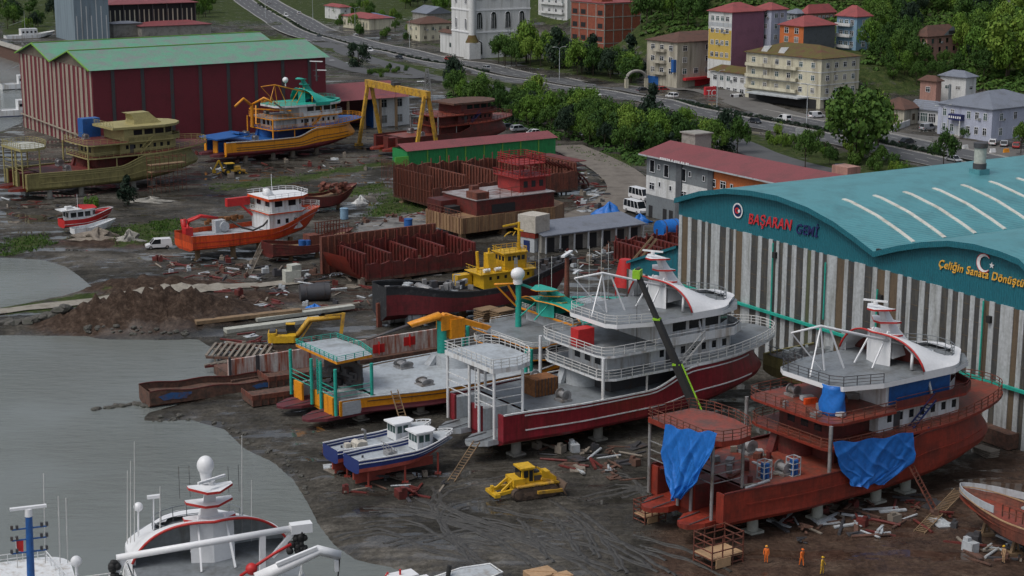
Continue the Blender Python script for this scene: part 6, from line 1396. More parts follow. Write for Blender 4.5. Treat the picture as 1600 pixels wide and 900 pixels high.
house('tin_roof_store','small brown striped shed at the left edge','store',(34,98),80,-20,40,60,'rust_brown','concrete',1.2,storeys=1,sr=0,sl=0)
# ================================================================ VEHICLES, MACHINES, PEOPLE, PROPS
CART={}
def car_template(kd,paint):
    if (kd,paint) in CART: return CART[(kd,paint)]
    rt=thing('parked_car','x','car'); 
    D=dict(sedan=(4.4,1.75,.72,1.42,(-1.7,-1.05,.55,1.25)),hatch=(4.0,1.7,.78,1.48,(-1.95,-1.6,.35,1.15)),van=(4.6,1.8,.95,1.85,(-2.25,-2.1,.75,1.5)),minibus=(5.8,2.,1.15,2.5,(-2.85,-2.75,1.7,2.35)),coach=(8.5,2.4,1.25,3.,(-4.2,-4.1,3.6,4.1)),suv=(4.6,1.85,.95,1.75,(-2.2,-1.9,.5,1.2)))
    L,W_,hb,ht,(r0,r1,f1,f0)=D[kd]; w=W_/2
    prof=[(-L/2,.35),(-L/2-.03,hb*.8),(-L/2+.05,hb),(r0,hb),(f0,hb),(L/2-.25,hb*.88),(L/2,hb*.65),(L/2,.35)]
    mb=MB(); mb.loft([[(x,y,z) for x,z in prof] for y in (-w,-w*.97,w*.97,w)],0,smooth=False); mb.add([(x,-w,z) for x,z in prof],[tuple(range(8))],0); mb.add([(x,w,z) for x,z in prof],[tuple(reversed(range(8)))],0)
    g=w*.86; cab=[[(r0,-w*.96,hb),(f0,-w*.96,hb),(f0,w*.96,hb),(r0,w*.96,hb)],[(r1,-g,ht-.06),(f1,-g,ht-.06),(f1,g,ht-.06),(r1,g,ht-.06)]]
    mb.add([(r1-.03,-g-.03,ht-.06),(f1+.03,-g-.03,ht-.06),(f1+.03,g+.03,ht-.06),(r1-.03,g+.03,ht-.06),(r1+.12,-g+.1,ht),(f1-.12,-g+.1,ht),(f1-.12,g-.1,ht),(r1+.12,g-.1,ht)],[(0,1,5,4),(1,2,6,5),(2,3,7,6),(3,0,4,7),(4,5,6,7)],0)
    for x in ([lerp(r1,f1,t) for t in ((0,.5,1) if kd in('sedan','hatch','suv','van') else (0,.25,.5,.75,1))]):
        for sg in(-1,1):
            xb=lerp(r0,f0,(x-r1)/(f1-r1)); mb.beam((xb,sg*w*.965,hb),(x,sg*(g+.02),ht-.05),.09,m=0)
    if kd=='van':
        for sg in(-1,1): mb.add([(r0,sg*w*.985,hb),(-.3,sg*w*.985,hb),(-.35,sg*(g+.04),ht-.07),(r1,sg*(g+.04),ht-.07)],[(0,1,2,3) if sg<0 else (3,2,1,0)],0)
    mb.build('body',[paint],rt)
    mb=MB(); mb.loft(cab,0,ring=True,smooth=False); mb.build('window',['glass'],rt)
    for x in (-L*.31,L*.32):
        for sg in (-1,1):
            mb=MB(); mb.cyl((x,sg*(w-.2),.33),(x,sg*(w+.02),.33),.33,n=12,m=0); mb.cyl((x,sg*(w+.02),.33),(x,sg*(w+.04),.33),.19,n=10,m=1); mb.build('wheel',['black_rubber','steel'],rt)
    for sg in(-1,1):
        mb=MB(); mb.box(L/2-.06,L/2+.03,sg*w*.75-.18,sg*w*.75+.18,hb*.62,hb*.8); mb.build('headlight',['lamp_glass'],rt)
        mb=MB(); mb.box(-L/2-.05,-L/2+.03,sg*w*.85-.1,sg*w*.85+.1,hb*.6,hb*.9); mb.build('tail_light',['tail_red'],rt)
    CART[(kd,paint)]=rt; rt['_tmpl']=1; return rt
USED=set()
def car(px,py,az,kd,paint,label,z=.14,group=None,cat=None):
    t=car_template(kd,paint); p=P(px,py,z); cat=cat or {'van':'van','minibus':'minibus','coach':'coach'}.get(kd,'car')
    r=dup(t,p,R_(90-az),label)
    r.name={'van':'parked_van','minibus':'minibus','coach':'coach'}.get(kd,'car'); r['category']=cat
    if '_tmpl' in r: del r['_tmpl']
    if group: r['group']=group
    return r
def hdg(px,py,rev=False):
    q=P(px,py); i=min(range(len(MEDL)-1),key=lambda k:(MEDL[k]-q).length); d=MEDL[i+1]-MEDL[i]; a=math.degrees(math.atan2(d.x,d.y)); return a+180 if rev else a
for px,py,rev,kd,pa,lab in ((467,22,True,'sedan','car_white','white car alone on the upper carriageway near the road bend'),(499,60,False,'sedan','car_dark','dark car on the lower carriageway, right of the green shed roof'),(555,58,True,'hatch','car_white','white hatchback on the upper carriageway above the bushy tree'),(577,81,False,'suv','car_white','white estate car on the lower carriageway beside the bushy tree'),(624,92,False,'sedan','car_dark','dark saloon following behind the white estate on the lower carriageway'),(1490,252,False,'sedan','car_silver','silver car on the highway at the right behind the hangar roof'),(420,6,True,'sedan','car_silver','silver car highest on the road bend'),(447,26,False,'van','car_white','white van on the lower carriageway at the road bend'),(700,94,True,'hatch','car_red','red hatchback on the upper carriageway below the minaret'),(760,108,True,'sedan','car_silver','silver saloon on the upper carriageway below the mosque'),(1050,153,True,'suv','car_white','white car on the upper carriageway near the red shop awning'),(1180,192,False,'sedan','car_dark','dark saloon on the lower carriageway above the green strip'),(1225,189,True,'van','car_white','white van on the upper carriageway below the cream block'),(1340,222,False,'hatch','car_blue','blue hatchback on the lower carriageway behind the biggest tree'),(930,150,False,'sedan','car_white','white saloon on the lower carriageway above the green belt')):
    car(px,py,hdg(px,py,rev),kd,pa,lab,RZ+.01)
car(661,135,75,'suv','car_white','white four wheel drive on the slip road before the gantry crane')
for px,py,kd,pa,lab in ((521,100,'hatch','car_white','white parked hatchback nearest the green shed roof, by the slip road'),(542,104,'hatch','car_silver','silver parked hatchback by the round shrub bed'),(836,210,'sedan','car_white','white parked saloon at the right end of the yard car row'),(811,205,'suv','car_silver','silver car in the yard row, second from its right end'),(796,201,'hatch','car_dark','dark car in the yard row beside the red ship bow'),(782,199,'sedan','car_white','white car half hidden by the dark red ship bow')):
    car(px,py,62,kd,pa,lab,.05)
car(1153,156,60,'van','car_white','white van parked before the low white shop'); car(1276,184,62,'van','car_white','white van parked at the corner of the cream block'); car(1412,140,70,'coach','car_white','white coach parked above the brown tile roof'); car(1392,141,75,'minibus','car_white','white minibus beside the coach above the brown tile roof'); car(1450,203,60,'van','car_silver','silver people carrier outside the white hall with grid windows')
for px,py,kd,pa,lab in ((1551,226,'hatch','car_white','white hatchback before the lavender building, leftmost of three'),(1569,228,'sedan','car_silver','silver saloon between the white and the red car by the lavender building'),(1588,231,'hatch','car_red','red hatchback at the right edge before the lavender building')): car(px,py,20,kd,pa,lab,.12)
car(1318,268,70,'suv','car_blue','dark blue car among the bushes behind the hangar roof'); car(1005,143,65,'sedan','car_dark','dark car parked beside the stone arch'); car(1418,224,62,'sedan','car_dark','dark car on the forecourt left of the planters'); car(1036,142,65,'hatch','car_red','red car before the beige block shopfront')
car(248,388,252,'van','car_white','white delivery van parked on the mud behind the orange trawler',.08)
car(993,332,150,'minibus','car_white','white minibus nearer the blue heap, beside the slate office',.15); car(1000,312,150,'minibus','car_white','white minibus behind the other, beside the slate office corner',.15)
for t in CART.values():
    for ch in list(t.children): bpy.data.objects.remove(ch)
    bpy.data.objects.remove(t)
# ---- bulldozer
f=Fr(P(826,773),66); z0=zat(f.o[0],f.o[1])
BD=thing('bulldozer','yellow tracked bulldozer with a cab, on the wet mud before the big white ship','bulldozer',(f.o[0],f.o[1],z0),f.rz)
def trackloop(mb,x0,x1,y0,y1,r,z,m=0):
    pts=[]
    for i in range(9): a=R_(90+180*i/8); pts.append((x0+r*math.cos(a),z+r*math.sin(a)))
    for i in range(9): a=R_(-90+180*i/8); pts.append((x1+r*math.cos(a),z+r*math.sin(a)))
    mb.loft([[(x,y0,zz) for x,zz in pts],[(x,y1,zz) for x,zz in pts]],m,ring=True,smooth=False); mb.add([(x,y0,zz) for x,zz in pts],[tuple(range(len(pts)))],m); mb.add([(x,y1,zz) for x,zz in pts],[tuple(reversed(range(len(pts))))],m)
    L_=x1-x0
    for k in range(int(L_/.35)+1):
        mb.box(x0+k*.35,x0+k*.35+.09,y0-.02,y1+.02,z+r,z+r+.07,m); mb.box(x0+k*.35,x0+k*.35+.09,y0-.02,y1+.02,z-r-.04,z-r,m)
M('track_dirt',(.06,.042,.032),.85,dirt=(.11,.075,.05),damt=.6,scale=2.); M('blade_dirt',(.12,.08,.055),.8,dirt=(.06,.045,.035),damt=.5,scale=2.)
for sg in (-1,1):
    mb=MB(); trackloop(mb,-1.9,2.1,sg*1.35-.32,sg*1.35+.32,.62,.68); mb.build('track',['track_dirt'],BD)
    mb=MB()
    for x in (-1.9,-1.1,-.3,.5,1.3,2.1): mb.cyl((x,sg*1.69,.5 if abs(x)<1.7 else .68),(x,sg*1.74,.5 if abs(x)<1.7 else .68),.22 if abs(x)<1.7 else .45,n=10)
    mb.box(-1.9,2.1,sg*1.68-.02,sg*1.68+.04,.45,.85); mb.build('roller',['blade_dirt'],BD)
    mb=MB(); mb.box(-2.,2.2,sg*1.3-.38,sg*1.3+.38,1.42,1.55); mb.build('fender',['yellow_dirty'],BD)
    mb=MB(); mb.beam((.2,sg*1.85,.75),(3.2,sg*1.7,.6),.28,.32); mb.beam((1.0,sg*1.,1.9),(3.1,sg*.9,1.2),.22); mb.build('blade_arm',['yellow_dirty'],BD)
mb=MB(); mb.box(-1.9,2.4,-.95,.95,.7,1.5); mb.box(.3,2.2,-.6,.6,1.5,2.45); mb.loft([[(1.2,-.75,2.75),(1.2,.75,2.75),(1.2,.75,1.5),(1.2,-.75,1.5)],[(2.9,-.7,1.75),(2.9,.7,1.75),(2.9,.7,.9),(2.9,-.7,.9)]],0,ring=True,cap=True,smooth=False); mb.box(-2.2,-.9,-1.1,1.1,1.4,2.2); mb.build('body',['yellow_paint'],BD)
mb=MB(); mb.box(.35,1.5,-.66,.66,1.65,2.2); mb.cyl((.9,.2,2.4),(.9,.2,3.1),.1,n=8); mb.box(.3,1.,-.5,.5,2.45,2.7); mb.build('engine',['dark_steel'],BD)
mb=MB(); mb.loft([[(-1.3,-.85,1.5),(.25,-.85,1.5),(.25,.85,1.5),(-1.3,.85,1.5)],[(-1.1,-.8,3.1),(.15,-.8,3.1),(.15,.8,3.1),(-1.1,.8,3.1)]],0,ring=True,smooth=False); mb.box(-1.35,.35,-.98,.98,3.1,3.28); cb=mb.build('cab',['yellow_paint'],BD)
for a,b in (((-.95,-.855,2.2),(-.45,-.83,2.95)),((-.32,-.855,1.75),(.08,-.83,2.95))):
    mb=MB(); mb.box(a[0],b[0],-.9,-.86+.01,a[2],b[2]); mb.build('window',['glass'],cb)
mb=MB(); mb.box(.24,.27,-.7,.7,2.1,2.95); mb.box(-1.28,-1.2,-.65,.65,2.2,2.95); mb.build('windscreen',['glass'],cb)
mb=MB(); secs=[]
for i in range(7):
    t=i/6; x=3.35-.28*math.sin(math.pi*t); secs.append([(x,-2.2,.1+1.35*t),(x,2.2,.1+1.35*t),(x+.12,2.2,.1+1.35*t),(x+.12,-2.2,.1+1.35*t)])
mb.loft(secs,0,ring=True,cap=True,smooth=False); mb.build('blade',['blade_dirt'],BD)
mb=MB(); mb.obox((-4.1,0,.75),(.6,2.6,.35)); mb.beam((-2.1,-.8,1.),(-4.2,-.9,.8),.35); mb.beam((-2.1,.8,1.),(-4.2,.9,.8),.35); mb.beam((-2.1,-.6,2.),(-3.4,-.7,1.),.22); mb.beam((-2.1,.6,2.),(-3.4,.7,1.),.22); mb.obox((-4.2,0,1.1),(.3,.4,.9)); mb.build('ripper',['yellow_paint'],BD)
# ---- excavator
f=Fr(P(447,545),86)
EX=thing('excavator','yellow tracked excavator with its arm reaching right, behind the amber ship platform','excavator',(f.o[0],f.o[1],zat(f.o[0],f.o[1])),f.rz)
for sg in(-1,1):
    mb=MB(); trackloop(mb,-1.5,1.5,sg*1.1-.3,sg*1.1+.3,.42,.46); mb.build('track',['track_dirt'],EX)
mb=MB(); mb.box(-1.,1.,-.8,.8,.5,.95); mb.cyl((0,0,.9),(0,0,1.15),.8,n=14); mb.build('undercarriage',['dark_steel'],EX)
mb=MB(); mb.prism(rrect(-2.4,1.5,-1.35,1.35,.4),1.15,2.1); mb.prism(rrect(-2.4,-1.2,-1.35,1.35,.35),2.1,2.45); mb.build('house',['yellow_paint'],EX)
mb=MB(); mb.box(-1.1,.2,-.2,1.2,2.1,2.5); mb.box(-2.2,-1.4,-.9,.9,2.45,2.75); mb.build('engine_cover',['dark_steel'],EX)
mb=MB(); mb.loft([[(0,.35,2.1),(1.5,.35,2.1),(1.5,1.3,2.1),(0,1.3,2.1)],[(.1,.4,3.3),(1.2,.4,3.3),(1.2,1.25,3.3),(.1,1.25,3.3)]],0,ring=True,smooth=False); mb.box(0,1.3,.35,1.3,3.3,3.42,1); mb.build('cab',['glass','yellow_paint'],EX)
b0=f.y(462,528,-.3); b1=f.y(483,500,-.3); b2=f.y(532,496,-.3); b3=f.y(533,521,-.3)
mb=MB(); mb.tube([b0,b1,b2],[.38,.42,.3],4,smooth) if False else mb.tube([b0,b1,b2],[.38,.45,.3],4); mb.beam(b0+Vector((.6,0,-.3)),b1.lerp(b2,.15),.18); mb.build('boom',['yellow_dirty'],EX)
mb=MB(); mb.beam(f.y(537,489,-.3),b3,.42,.5); mb.beam(b1.lerp(b2,.5)+Vector((0,0,.4)),f.y(537,490,-.3),.16); mb.build('stick',['yellow_dirty'],EX)
mb=MB(); mb.loft([[(b3.x-.4,b3.y-.5,b3.z),(b3.x-.4,b3.y+.5,b3.z)],[(b3.x-.6,b3.y-.5,b3.z-.7),(b3.x-.6,b3.y+.5,b3.z-.7)],[(b3.x,b3.y-.5,b3.z-1.1),(b3.x,b3.y+.5,b3.z-1.1)],[(b3.x+.6,b3.y-.5,b3.z-.6),(b3.x+.6,b3.y+.5,b3.z-.6)]],0); mb.build('bucket',['dark_steel'],EX)
# ---- backhoe loader
f=Fr(P(360,273),62); BH=thing('backhoe_loader','small yellow backhoe loader with raised rear arm, below the orange ship','backhoe',(f.o[0],f.o[1],zat(f.o[0],f.o[1])),f.rz)
mb=MB(); mb.box(-1.6,2.4,-.8,.8,.7,1.2); mb.box(.6,2.3,-.5,.5,1.2,1.8); mb.build('body',['yellow_dirty'],BH)
mb=MB(); mb.box(-1.,.6,-.75,.75,1.2,2.5,1); mb.box(-1.2,.8,-.85,.85,2.5,2.65,0); mb.build('cab',['yellow_paint','glass'],BH)
for x,r in ((-.9,.75),(1.8,.5)):
    for sg in(-1,1):
        mb=MB(); mb.cyl((x,sg*.7,r),(x,sg*1.15,r),r,n=14); mb.cyl((x,sg*1.15,r),(x,sg*1.18,r),r*.5,n=10,m=1); mb.build('wheel',['black_rubber','yellow_paint'],BH)
mb=MB(); mb.beam((-1.6,0,1.),(-2.6,0,3.4),.35); mb.beam((-2.6,0,3.4),(-3.8,0,1.4),.28); mb.obox((-3.8,0,1.),(.6,.8,.7)); mb.beam((-2.,.5,.6),(-2.6,1.6,.1),.2); mb.build('rear_arm',['yellow_paint'],BH)
mb=MB(); mb.beam((1.,-.8,1.2),(3.2,-.8,.6),.2); mb.beam((1.,.8,1.2),(3.2,.8,.6),.2); mb.loft([[(3.2,-1.1,1.),(3.2,1.1,1.)],[(3.1,-1.1,.2),(3.1,1.1,.2)],[(3.9,-1.1,.1),(3.9,1.1,.1)]],0); mb.build('front_bucket',['yellow_dirty'],BH)
# ---- telescopic crane
base=P(1107,700,0); s_=proj(base.x,base.y,3)[2]; tip=PD(996,428,s_*.985); b0=PD(1092,650,s_); f=Fr((base.x,base.y,0),20)
CR=thing('truck_crane','black and lime telescopic truck crane with boom raised between the two big ships','crane',(base.x,base.y,0),f.rz)
lt=f.l(tip); lb=f.l(b0); lm=lb.lerp(lt,.36); ln=lb.lerp(lt,.68)
mb=MB(); mb.beam(lb,lm,.78,.9); mb.build('boom_base',['black_rubber'],CR)
mb=MB(); mb.beam(lm,ln,.6,.7); mb.build('boom_section',['black_rubber'],CR); mb=MB(); mb.beam(ln,lt,.46,.52); mb.build('boom_section',['black_rubber'],CR)
o_=Vector((0,-.45,-.1)); rt_=Vector((f.c[0]*0+1,0,0))
side=Vector(f.l(Vector((base.x+.52,base.y-.1,0)))); side.z=0; side=side.normalized()*.47
mb=MB(); mb.beam(lb+side,lm+side,.12,.5); mb.build('lime_stripe',['lime'],CR)
mb=MB(); mb.obox(lt,(1.2,.9,1.0)); mb.cyl(lt+Vector((-.3,0,.5)),lt+Vector((.6,0,.5)),.25,n=8,m=1); mb.build('boom_head',['lime','dark_steel'],CR)
for p_ in (lm,ln): 
    mb=MB(); mb.obox(p_,(.86,.86,.22),m=0); mb.build('collar',['lime'],CR)
mb=MB(); mb.prism(rrect(lb.x-2.5,lb.x+2.,lb.y-1.2,lb.y+1.2,.3),1.4,3.2); mb.build('superstructure',['lime'],CR)
mb=MB(); mb.prism(rrect(lb.x-5.,lb.x+5.5,lb.y-1.3,lb.y+1.3,.3),.8,1.4); mb.build('chassis',['dark_steel'],CR)
for x in (-4,-2.6,2.4,4.):
    for sg in(-1,1):
        mb=MB(); mb.cyl((lb.x+x,lb.y+sg*1.,.6),(lb.x+x,lb.y+sg*1.4,.6),.6,n=12); mb.build('wheel',['black_rubber'],CR)
hk=PD(986,496,s_*.98); lh=f.l(hk)
mb=MB(); mb.beam((lt.x,lt.y,lt.z),(lt.x,lt.y,lh.z),.05); mb.obox((lt.x,lt.y,lh.z-4.),(.4,.4,.8)); mb.beam((lt.x,lt.y,lh.z),(lt.x,lt.y,lh.z-4),.05); mb.build('hook',['dark_steel'],CR)
# ---- red cone hood behind boom
p=P(976,470,0); mb=MB(); tz=hz(p,405); mb.cyl((0,0,tz-4.2),(0,0,tz),1.9,.9,n=10); mb.beam((-1.4,0,0),(-1.4,0,tz-4),.2); mb.beam((1.4,0,0),(1.4,0,tz-4),.2); mb.beam((.5,0,tz-1),(4.2,0,tz+3.6),.3,m=1); mb.beam((1.4,0,tz-1),(4.8,0,tz+3.2),.3,m=1); tag(mb.build('hopper',['red_bright','wood'],loc=(p.x,p.y,0)),'red cone shaped hopper with timber props beside the crane boom tip','hopper')
# ---- workers
def person(label,px,py,az,top,bottom,pose,helmet='hardhat'):
    p=P(px,py); z=zat(p.x,p.y); V=[];E=[];Rd=[]
    def a(q,r,par=None):
        V.append(q); Rd.append(r)
        if par is not None: E.append((par,len(V)-1))
        return len(V)-1
    lean=pose.get('lean',0); st=pose.get('step',.0)
    pe=a((0,0,.96),.135); ab=a((lean*.3,0,1.12),.13,pe); ch=a((lean*.8,0,1.33),.155,ab); nk=a((lean,0,1.50),.062,ch); hd=a((lean*1.15+.02,0,1.60),.088,nk); a((lean*1.2+.02,0,1.72),.085,hd)
    for sg in(-1,1):
        sh=a((lean*.85,sg*.19,1.42),.075,ch); ax,az_=pose.get('armR' if sg<0 else 'armL',(.05,-.28))
        el=a((lean*.85+ax*.5,sg*.25,1.42-.27),.05,sh); wr=a((lean*.85+ax,sg*.25,1.15+az_*.85),.036,el); pa=a((lean*.85+ax*1.15+.01,sg*.25,1.15+az_*1.05-.03),.036,wr)
        for k in range(4): fk=a((lean*.85+ax*1.15+.03-.018*k,sg*.25,1.15+az_*1.05-.10-.008*(k in(1,2))),.009,pa); a((lean*.85+ax*1.15+.035-.018*k,sg*.243,1.15+az_*1.05-.14),.008,fk)
        a((lean*.85+ax*1.15+.055,sg*.22,1.15+az_*1.05-.06),.010,pa)
        hp_=a((0,sg*.1,.90),.105,pe); kn=a((sg*st*.6+.03,sg*.11,.5),.072,hp_); an=a((sg*st,sg*.12,.1),.05,kn); a((sg*st+.16,sg*.13,.05),.045,an)
    me=bpy.data.meshes.new('person'); me.from_pydata(V,E,[]); o=bpy.data.objects.new('person',me); COL.objects.link(o)
    o.modifiers.new('s','SKIN'); 
    for i,r in enumerate(Rd): me.skin_vertices[0].data[i].radius=(r,r); me.skin_vertices[0].data[i].use_root=(i==0)
    m2=o.modifiers.new('ss','SUBSURF'); m2.levels=1; m2.render_levels=1
    dg=bpy.context.evaluated_depsgraph_get(); nm=bpy.data.meshes.new_from_object(o.evaluated_get(dg)); bpy.data.objects.remove(o)
    nm.materials.clear()
    for mm in (top,bottom,'skin','black_rubber'): nm.materials.append(MATS[mm])
    for pl in nm.polygons:
        c=pl.center; pl.use_smooth=True
        pl.material_index=2 if c.z>1.52 else (3 if c.z<.12 else (1 if c.z<1.0 and abs(c.y)<.2 else (2 if c.z<1.12+0 and abs(c.y)>.2 and c.z<.93 else 0)))
    b=bpy.data.objects.new('person',nm); COL.objects.link(b); b.location=(p.x,p.y,z); b.rotation_euler=(0,0,R_(90-az)); tag(b,label,'person')
    hx=lean*1.18+.02
    mb=MB(); mb.sphere((hx,0,1.73),.125,n=12,k=6,sz=.75); mb.cyl((hx+.03,0,1.70),(hx+.03,0,1.72),.15,n=12); mb.build('helmet',[helmet],b)
    mb=MB(); mb.sphere((hx-.05,0,1.64),.085,n=8,k=6); mb.build('hair',['hair'],b)
    for sg in(-1,1):
        mb=MB(); mb.sphere((hx+.085,sg*.032,1.645),.014,n=6,k=4); mb.build('eye',['hair'],b)
    mb=MB(); mb.sphere((hx+.1,0,1.615),.018,n=6,k=4); mb.build('nose',['skin'],b)
    return b
person('worker in orange overalls and yellow helmet standing nearest the scaffold tower',1197,880,200,'hivis','hivis',dict(armR=(.1,-.2)),'hardhat')
person('worker in orange suit with dark vest, middle of the three walking on the slip',1252,885,150,'hivis','hivis',dict(step=.16,lean=.08,armR=(.22,-.1),armL=(-.15,-.2)),'hivis')
person('worker in dull yellow clothes with yellow helmet, right of the orange pair',1284,897,120,'hivis_yellow','hivis_yellow',dict(step=.1,armL=(.2,-.12)),'yellow_paint')
person('worker in tan clothes and yellow helmet under the small rust red boat',1568,880,250,'tan_box','tan_box',dict(lean=.05),'yellow_paint')
# ---- tarpaulins on the red ship
def tarp(label,fr,ax,val,Lp,Rp,fold=.25,nu=96,seed=0):
    def ev(pts,t):
        k=t*(len(pts)-1); i=min(int(k),len(pts)-2); u=k-i; return (lerp(pts[i][0],pts[i+1][0],u),lerp(pts[i][1],pts[i+1][1],u))
    G=[]; nv=60
    for j in range(nv+1):
        t=j/nv; a=ev(Lp,t); b=ev(Rp,t); row=[]
        for i in range(nu+1):
            u=i/nu; px,py=lerp(a[0],b[0],u),lerp(a[1],b[1],u); py+=math.sin(u*math.pi)*3*(1-t)+2.*math.sin(u*9+seed)*t
            q=getattr(fr,ax)(px,py,val); fo=fold*(.15+t**.7)*((1-abs(math.sin(u*7+t*4.5*(1-u)+seed+1.3*math.sin(t*3))))**1.6+.6*(1-abs(math.sin(u*15-t*6+seed*2+math.sin(u*5))))**2+.25*math.sin(u*31+t*13))
            d=-abs(fo)*.9-.05
            w_=fr.w(q.x+(d if ax=='x' else 0),q.y+(d if ax=='y' else 0),q.z+.12*math.sin(u*17+t*9)); row.append(w_)
        G.append(row)
    mb=MB(); mb.loft(G,0); mb.loft([[p_+Vector((.02,.03,0)) for p_ in r] for r in G],0)
    o=mb.build('tarpaulin',['tarp_blue']); return tag(o,label,'tarpaulin')
tarp('blue tarpaulin hanging in deep folds from the red ship stern platform',F2,'x',-1.3,[(1040,663),(1036,705),(1040,740),(1048,765),(1056,778)],[(1121,675),(1117,700),(1108,722),(1092,752),(1066,778)],.5,seed=1)
tarp('wide blue tarpaulin stretched along the side of the red ship below its bridge',F2,'y',-6.9,[(1301,691),(1304,712),(1314,735),(1326,750),(1327,760)],[(1426,674),(1427,690),(1427,706),(1426,720),(1380,757)],.35,seed=4)
# ---- boxes and gear on ships
def on(fr,x,y,z,rz=0): v=fr.w(x,y,z); return v
def crate(fr,px,py,z,size,mat,label,cat,name,ax='z',extra=None,dz=0.):
    q=fr.z(px,py,z); v=fr.w(q.x,q.y,z); mb=MB(); mb.box(-size[0]/2,size[0]/2,-size[1]/2,size[1]/2,.01,size[2])
    mats=[mat]
    if extra: extra(mb); mats+=['dark_steel']
    o=mb.build(name,mats,loc=v,rz=fr.rz); return tag(o,label,cat)
crate(F1,910,539,10.43,(2.3,1.5,2.1),'red_bright','bright red box standing on the aft upper deck of the big white ship','box','deck_box')
def exn(mb):
    for i in range(8): mb.box(-1.65+i*.45,-1.6+i*.45,-1.32,-1.25,0,2.1,1)
crate(F1,845,614,5.26,(3.2,2.4,2.0),'net_brown','brown caged net bundle on the aft deck of the big white ship','net bundle','net_bundle',extra=exn)
crate(F8,140,213,10.43,(4.,2.6,4.),'blue_paint','blue box shed on the upper deck of the olive ship','box','deck_cabin')
for px,py,lab in ((1194,748,'blue gas bottle cage, left of the pair on the red ship deck'),(1239,742,'blue gas bottle cage, right of the pair on the red ship deck')):
    q=F2.z(px,py,5.26); v=F2.w(q.x,q.y,5.26); rt=thing('bottle_cage',lab,'cage',v,F2.rz); mb=MB()
    for x in(-.5,.5):
        for y in(-.5,.5): mb.beam((x,y,0),(x,y,1.9),.08)
    for z in (.05,.7,1.3,1.88):
        for a,b in(((-.5,-.5),(.5,-.5)),((.5,-.5),(.5,.5)),((.5,.5),(-.5,.5)),((-.5,.5),(-.5,-.5))): mb.beam((*a,z),(*b,z),.07)
    mb.build('frame',['wall_grey'],rt)
    for x,y in ((-.22,-.22),(.22,-.22),(0,.25)):
        mb=MB(); mb.cyl((x,y,.08),(x,y,1.6),.2,n=8); mb.build('gas_bottle',['blue_paint'],rt)
q=F2.z(1300,645,10.43); v=F2.w(q.x,q.y,10.43); mb=MB(); G=[]
for j in range(9):
    t=j/8; G.append([(1.1*math.cos(a*math.pi/8)*(1+.12*math.sin(a*3+j))*(1.1-.25*t),1.4*math.sin(a*math.pi/8)*(1+.1*math.sin(a*5+j))*(1.1-.25*t),3.*t) for a in range(16)])
mb.loft(G,0,ring=True,cap=True); tag(mb.build('wrapped_gear',['tarp_blue'],loc=v,rz=F2.rz),'gear wrapped in blue sheet on the red ship upper deck, under the roof edge','bundle')
random.seed(11)
for i in range(16):
    px,py=random.uniform(1215,1330),random.uniform(622,668); q=F2.z(px,py,10.43)
    if not(13.6<q.x<21.5 and -5.5<q.y<5.5): continue
    v=F2.w(q.x,q.y,10.43); mb=MB(); mb.obox((0,0,.3),(random.uniform(.5,1.8),random.uniform(.3,.9),random.uniform(.3,.8)),rz=random.random()*3); tag(mb.build('loose_fitting',[random.choice(['steel','rusty','wall_grey','orange_hull'])],loc=v),'loose fitting lying on the upper deck of the red ship','fitting','loose fittings on the red ship upper deck')
for i in range(22):
    q=Vector((random.uniform(4.2,12.5),random.uniform(-5.,5.),0)); v=F2.w(q.x,q.y,5.26); mb=MB()
    if i%3==0: mb.cyl((0,0,0),(0,0,random.uniform(.5,1.)),random.uniform(.2,.4),n=10)
    elif i%3==1: mb.obox((0,0,.12),(random.uniform(1.5,3.5),.3,.14),rz=random.random()*3)
    else: mb.obox((0,0,.3),(random.uniform(.5,1.2),random.uniform(.4,.8),.6),rz=random.random()*3)
    tag(mb.build('deck_scrap',[random.choice(['steel','rusty','wood_grey','wall_grey','primer_dark'])],loc=v),'scrap or tool lying on the aft deck of the red ship','scrap','scrap on the red ship aft deck')
# ---- supports under ships
def supports(fr,k,pts,lab,mat='concrete',r=.55,zt=1.85,box=False):
    for x,y in pts:
        kk=k if isinstance(k,tuple) else (k,k,k); p=fr.w(x*kk[0],y*kk[1]); z=zat(p.x,p.y); mb=MB()
        if box: mb.box(-r,r,-r,r,z-.1,zt)
        else: mb.cyl((0,0,z-.1),(0,0,zt),r*1.1,r,n=12)
        mb.box(-r*1.5,r*1.5,-r*1.5,r*1.5,z-.1,z+.22); tag(mb.build('support_block',[mat],loc=(p.x,p.y,0),rz=fr.rz),lab,'support',lab+' row')
supports(F1,1,((3.,-3.5),(4.5,2.5),(14,-4.2),(24.,-4.),(32,-2)),'concrete block under the big white and dark red ship')
supports(F2,1,((5.5,-3.6),(13.5,-4.4),(22.,-4.2),(27,-3.6),(10,2)),'pale concrete block under the red primed ship','concrete_pale')
supports(F3,(1.3,1.15,.6),((3.,-2.6),(8.5,-4.5),(12,-4.5)),'round concrete block under the amber and maroon ship','concrete',.5,1.12)
supports(F8,1,((5.,-4.5),(12.,-4.4),(24,-4.2),(29,-3)),'grey block under the olive ship','concrete')
supports(F9,.93,((6,-4.4),(14,-4.4),(20,-4.2),(28,-3)),'dark block under the orange and teal ship','wood_grey')
supports(F10,.88,((6,-4.4),(16,-4.4),(28,-3)),'dark block under the ship by the gantry','wood_grey')
supports(F5,1,((2.,-1.),(8,-2.6),(13,-2.8),(20,-1.5)),'wooden block under the orange trawler','wood',.35,2.1,True)
supports(F6,1,((4,-1),(9,-1.2),(13,-.8)),'timber block under the dark red planked hull','wood',.25,1.1,True)
supports(F6b,1,((4,0),(9,0)),'timber block under the small net laden hull','wood',.25,1.,True)
supports(F7,1,((2,-.8),(6,-.6)),'timber block under the small red and white boat','wood',.2,1.3,True)
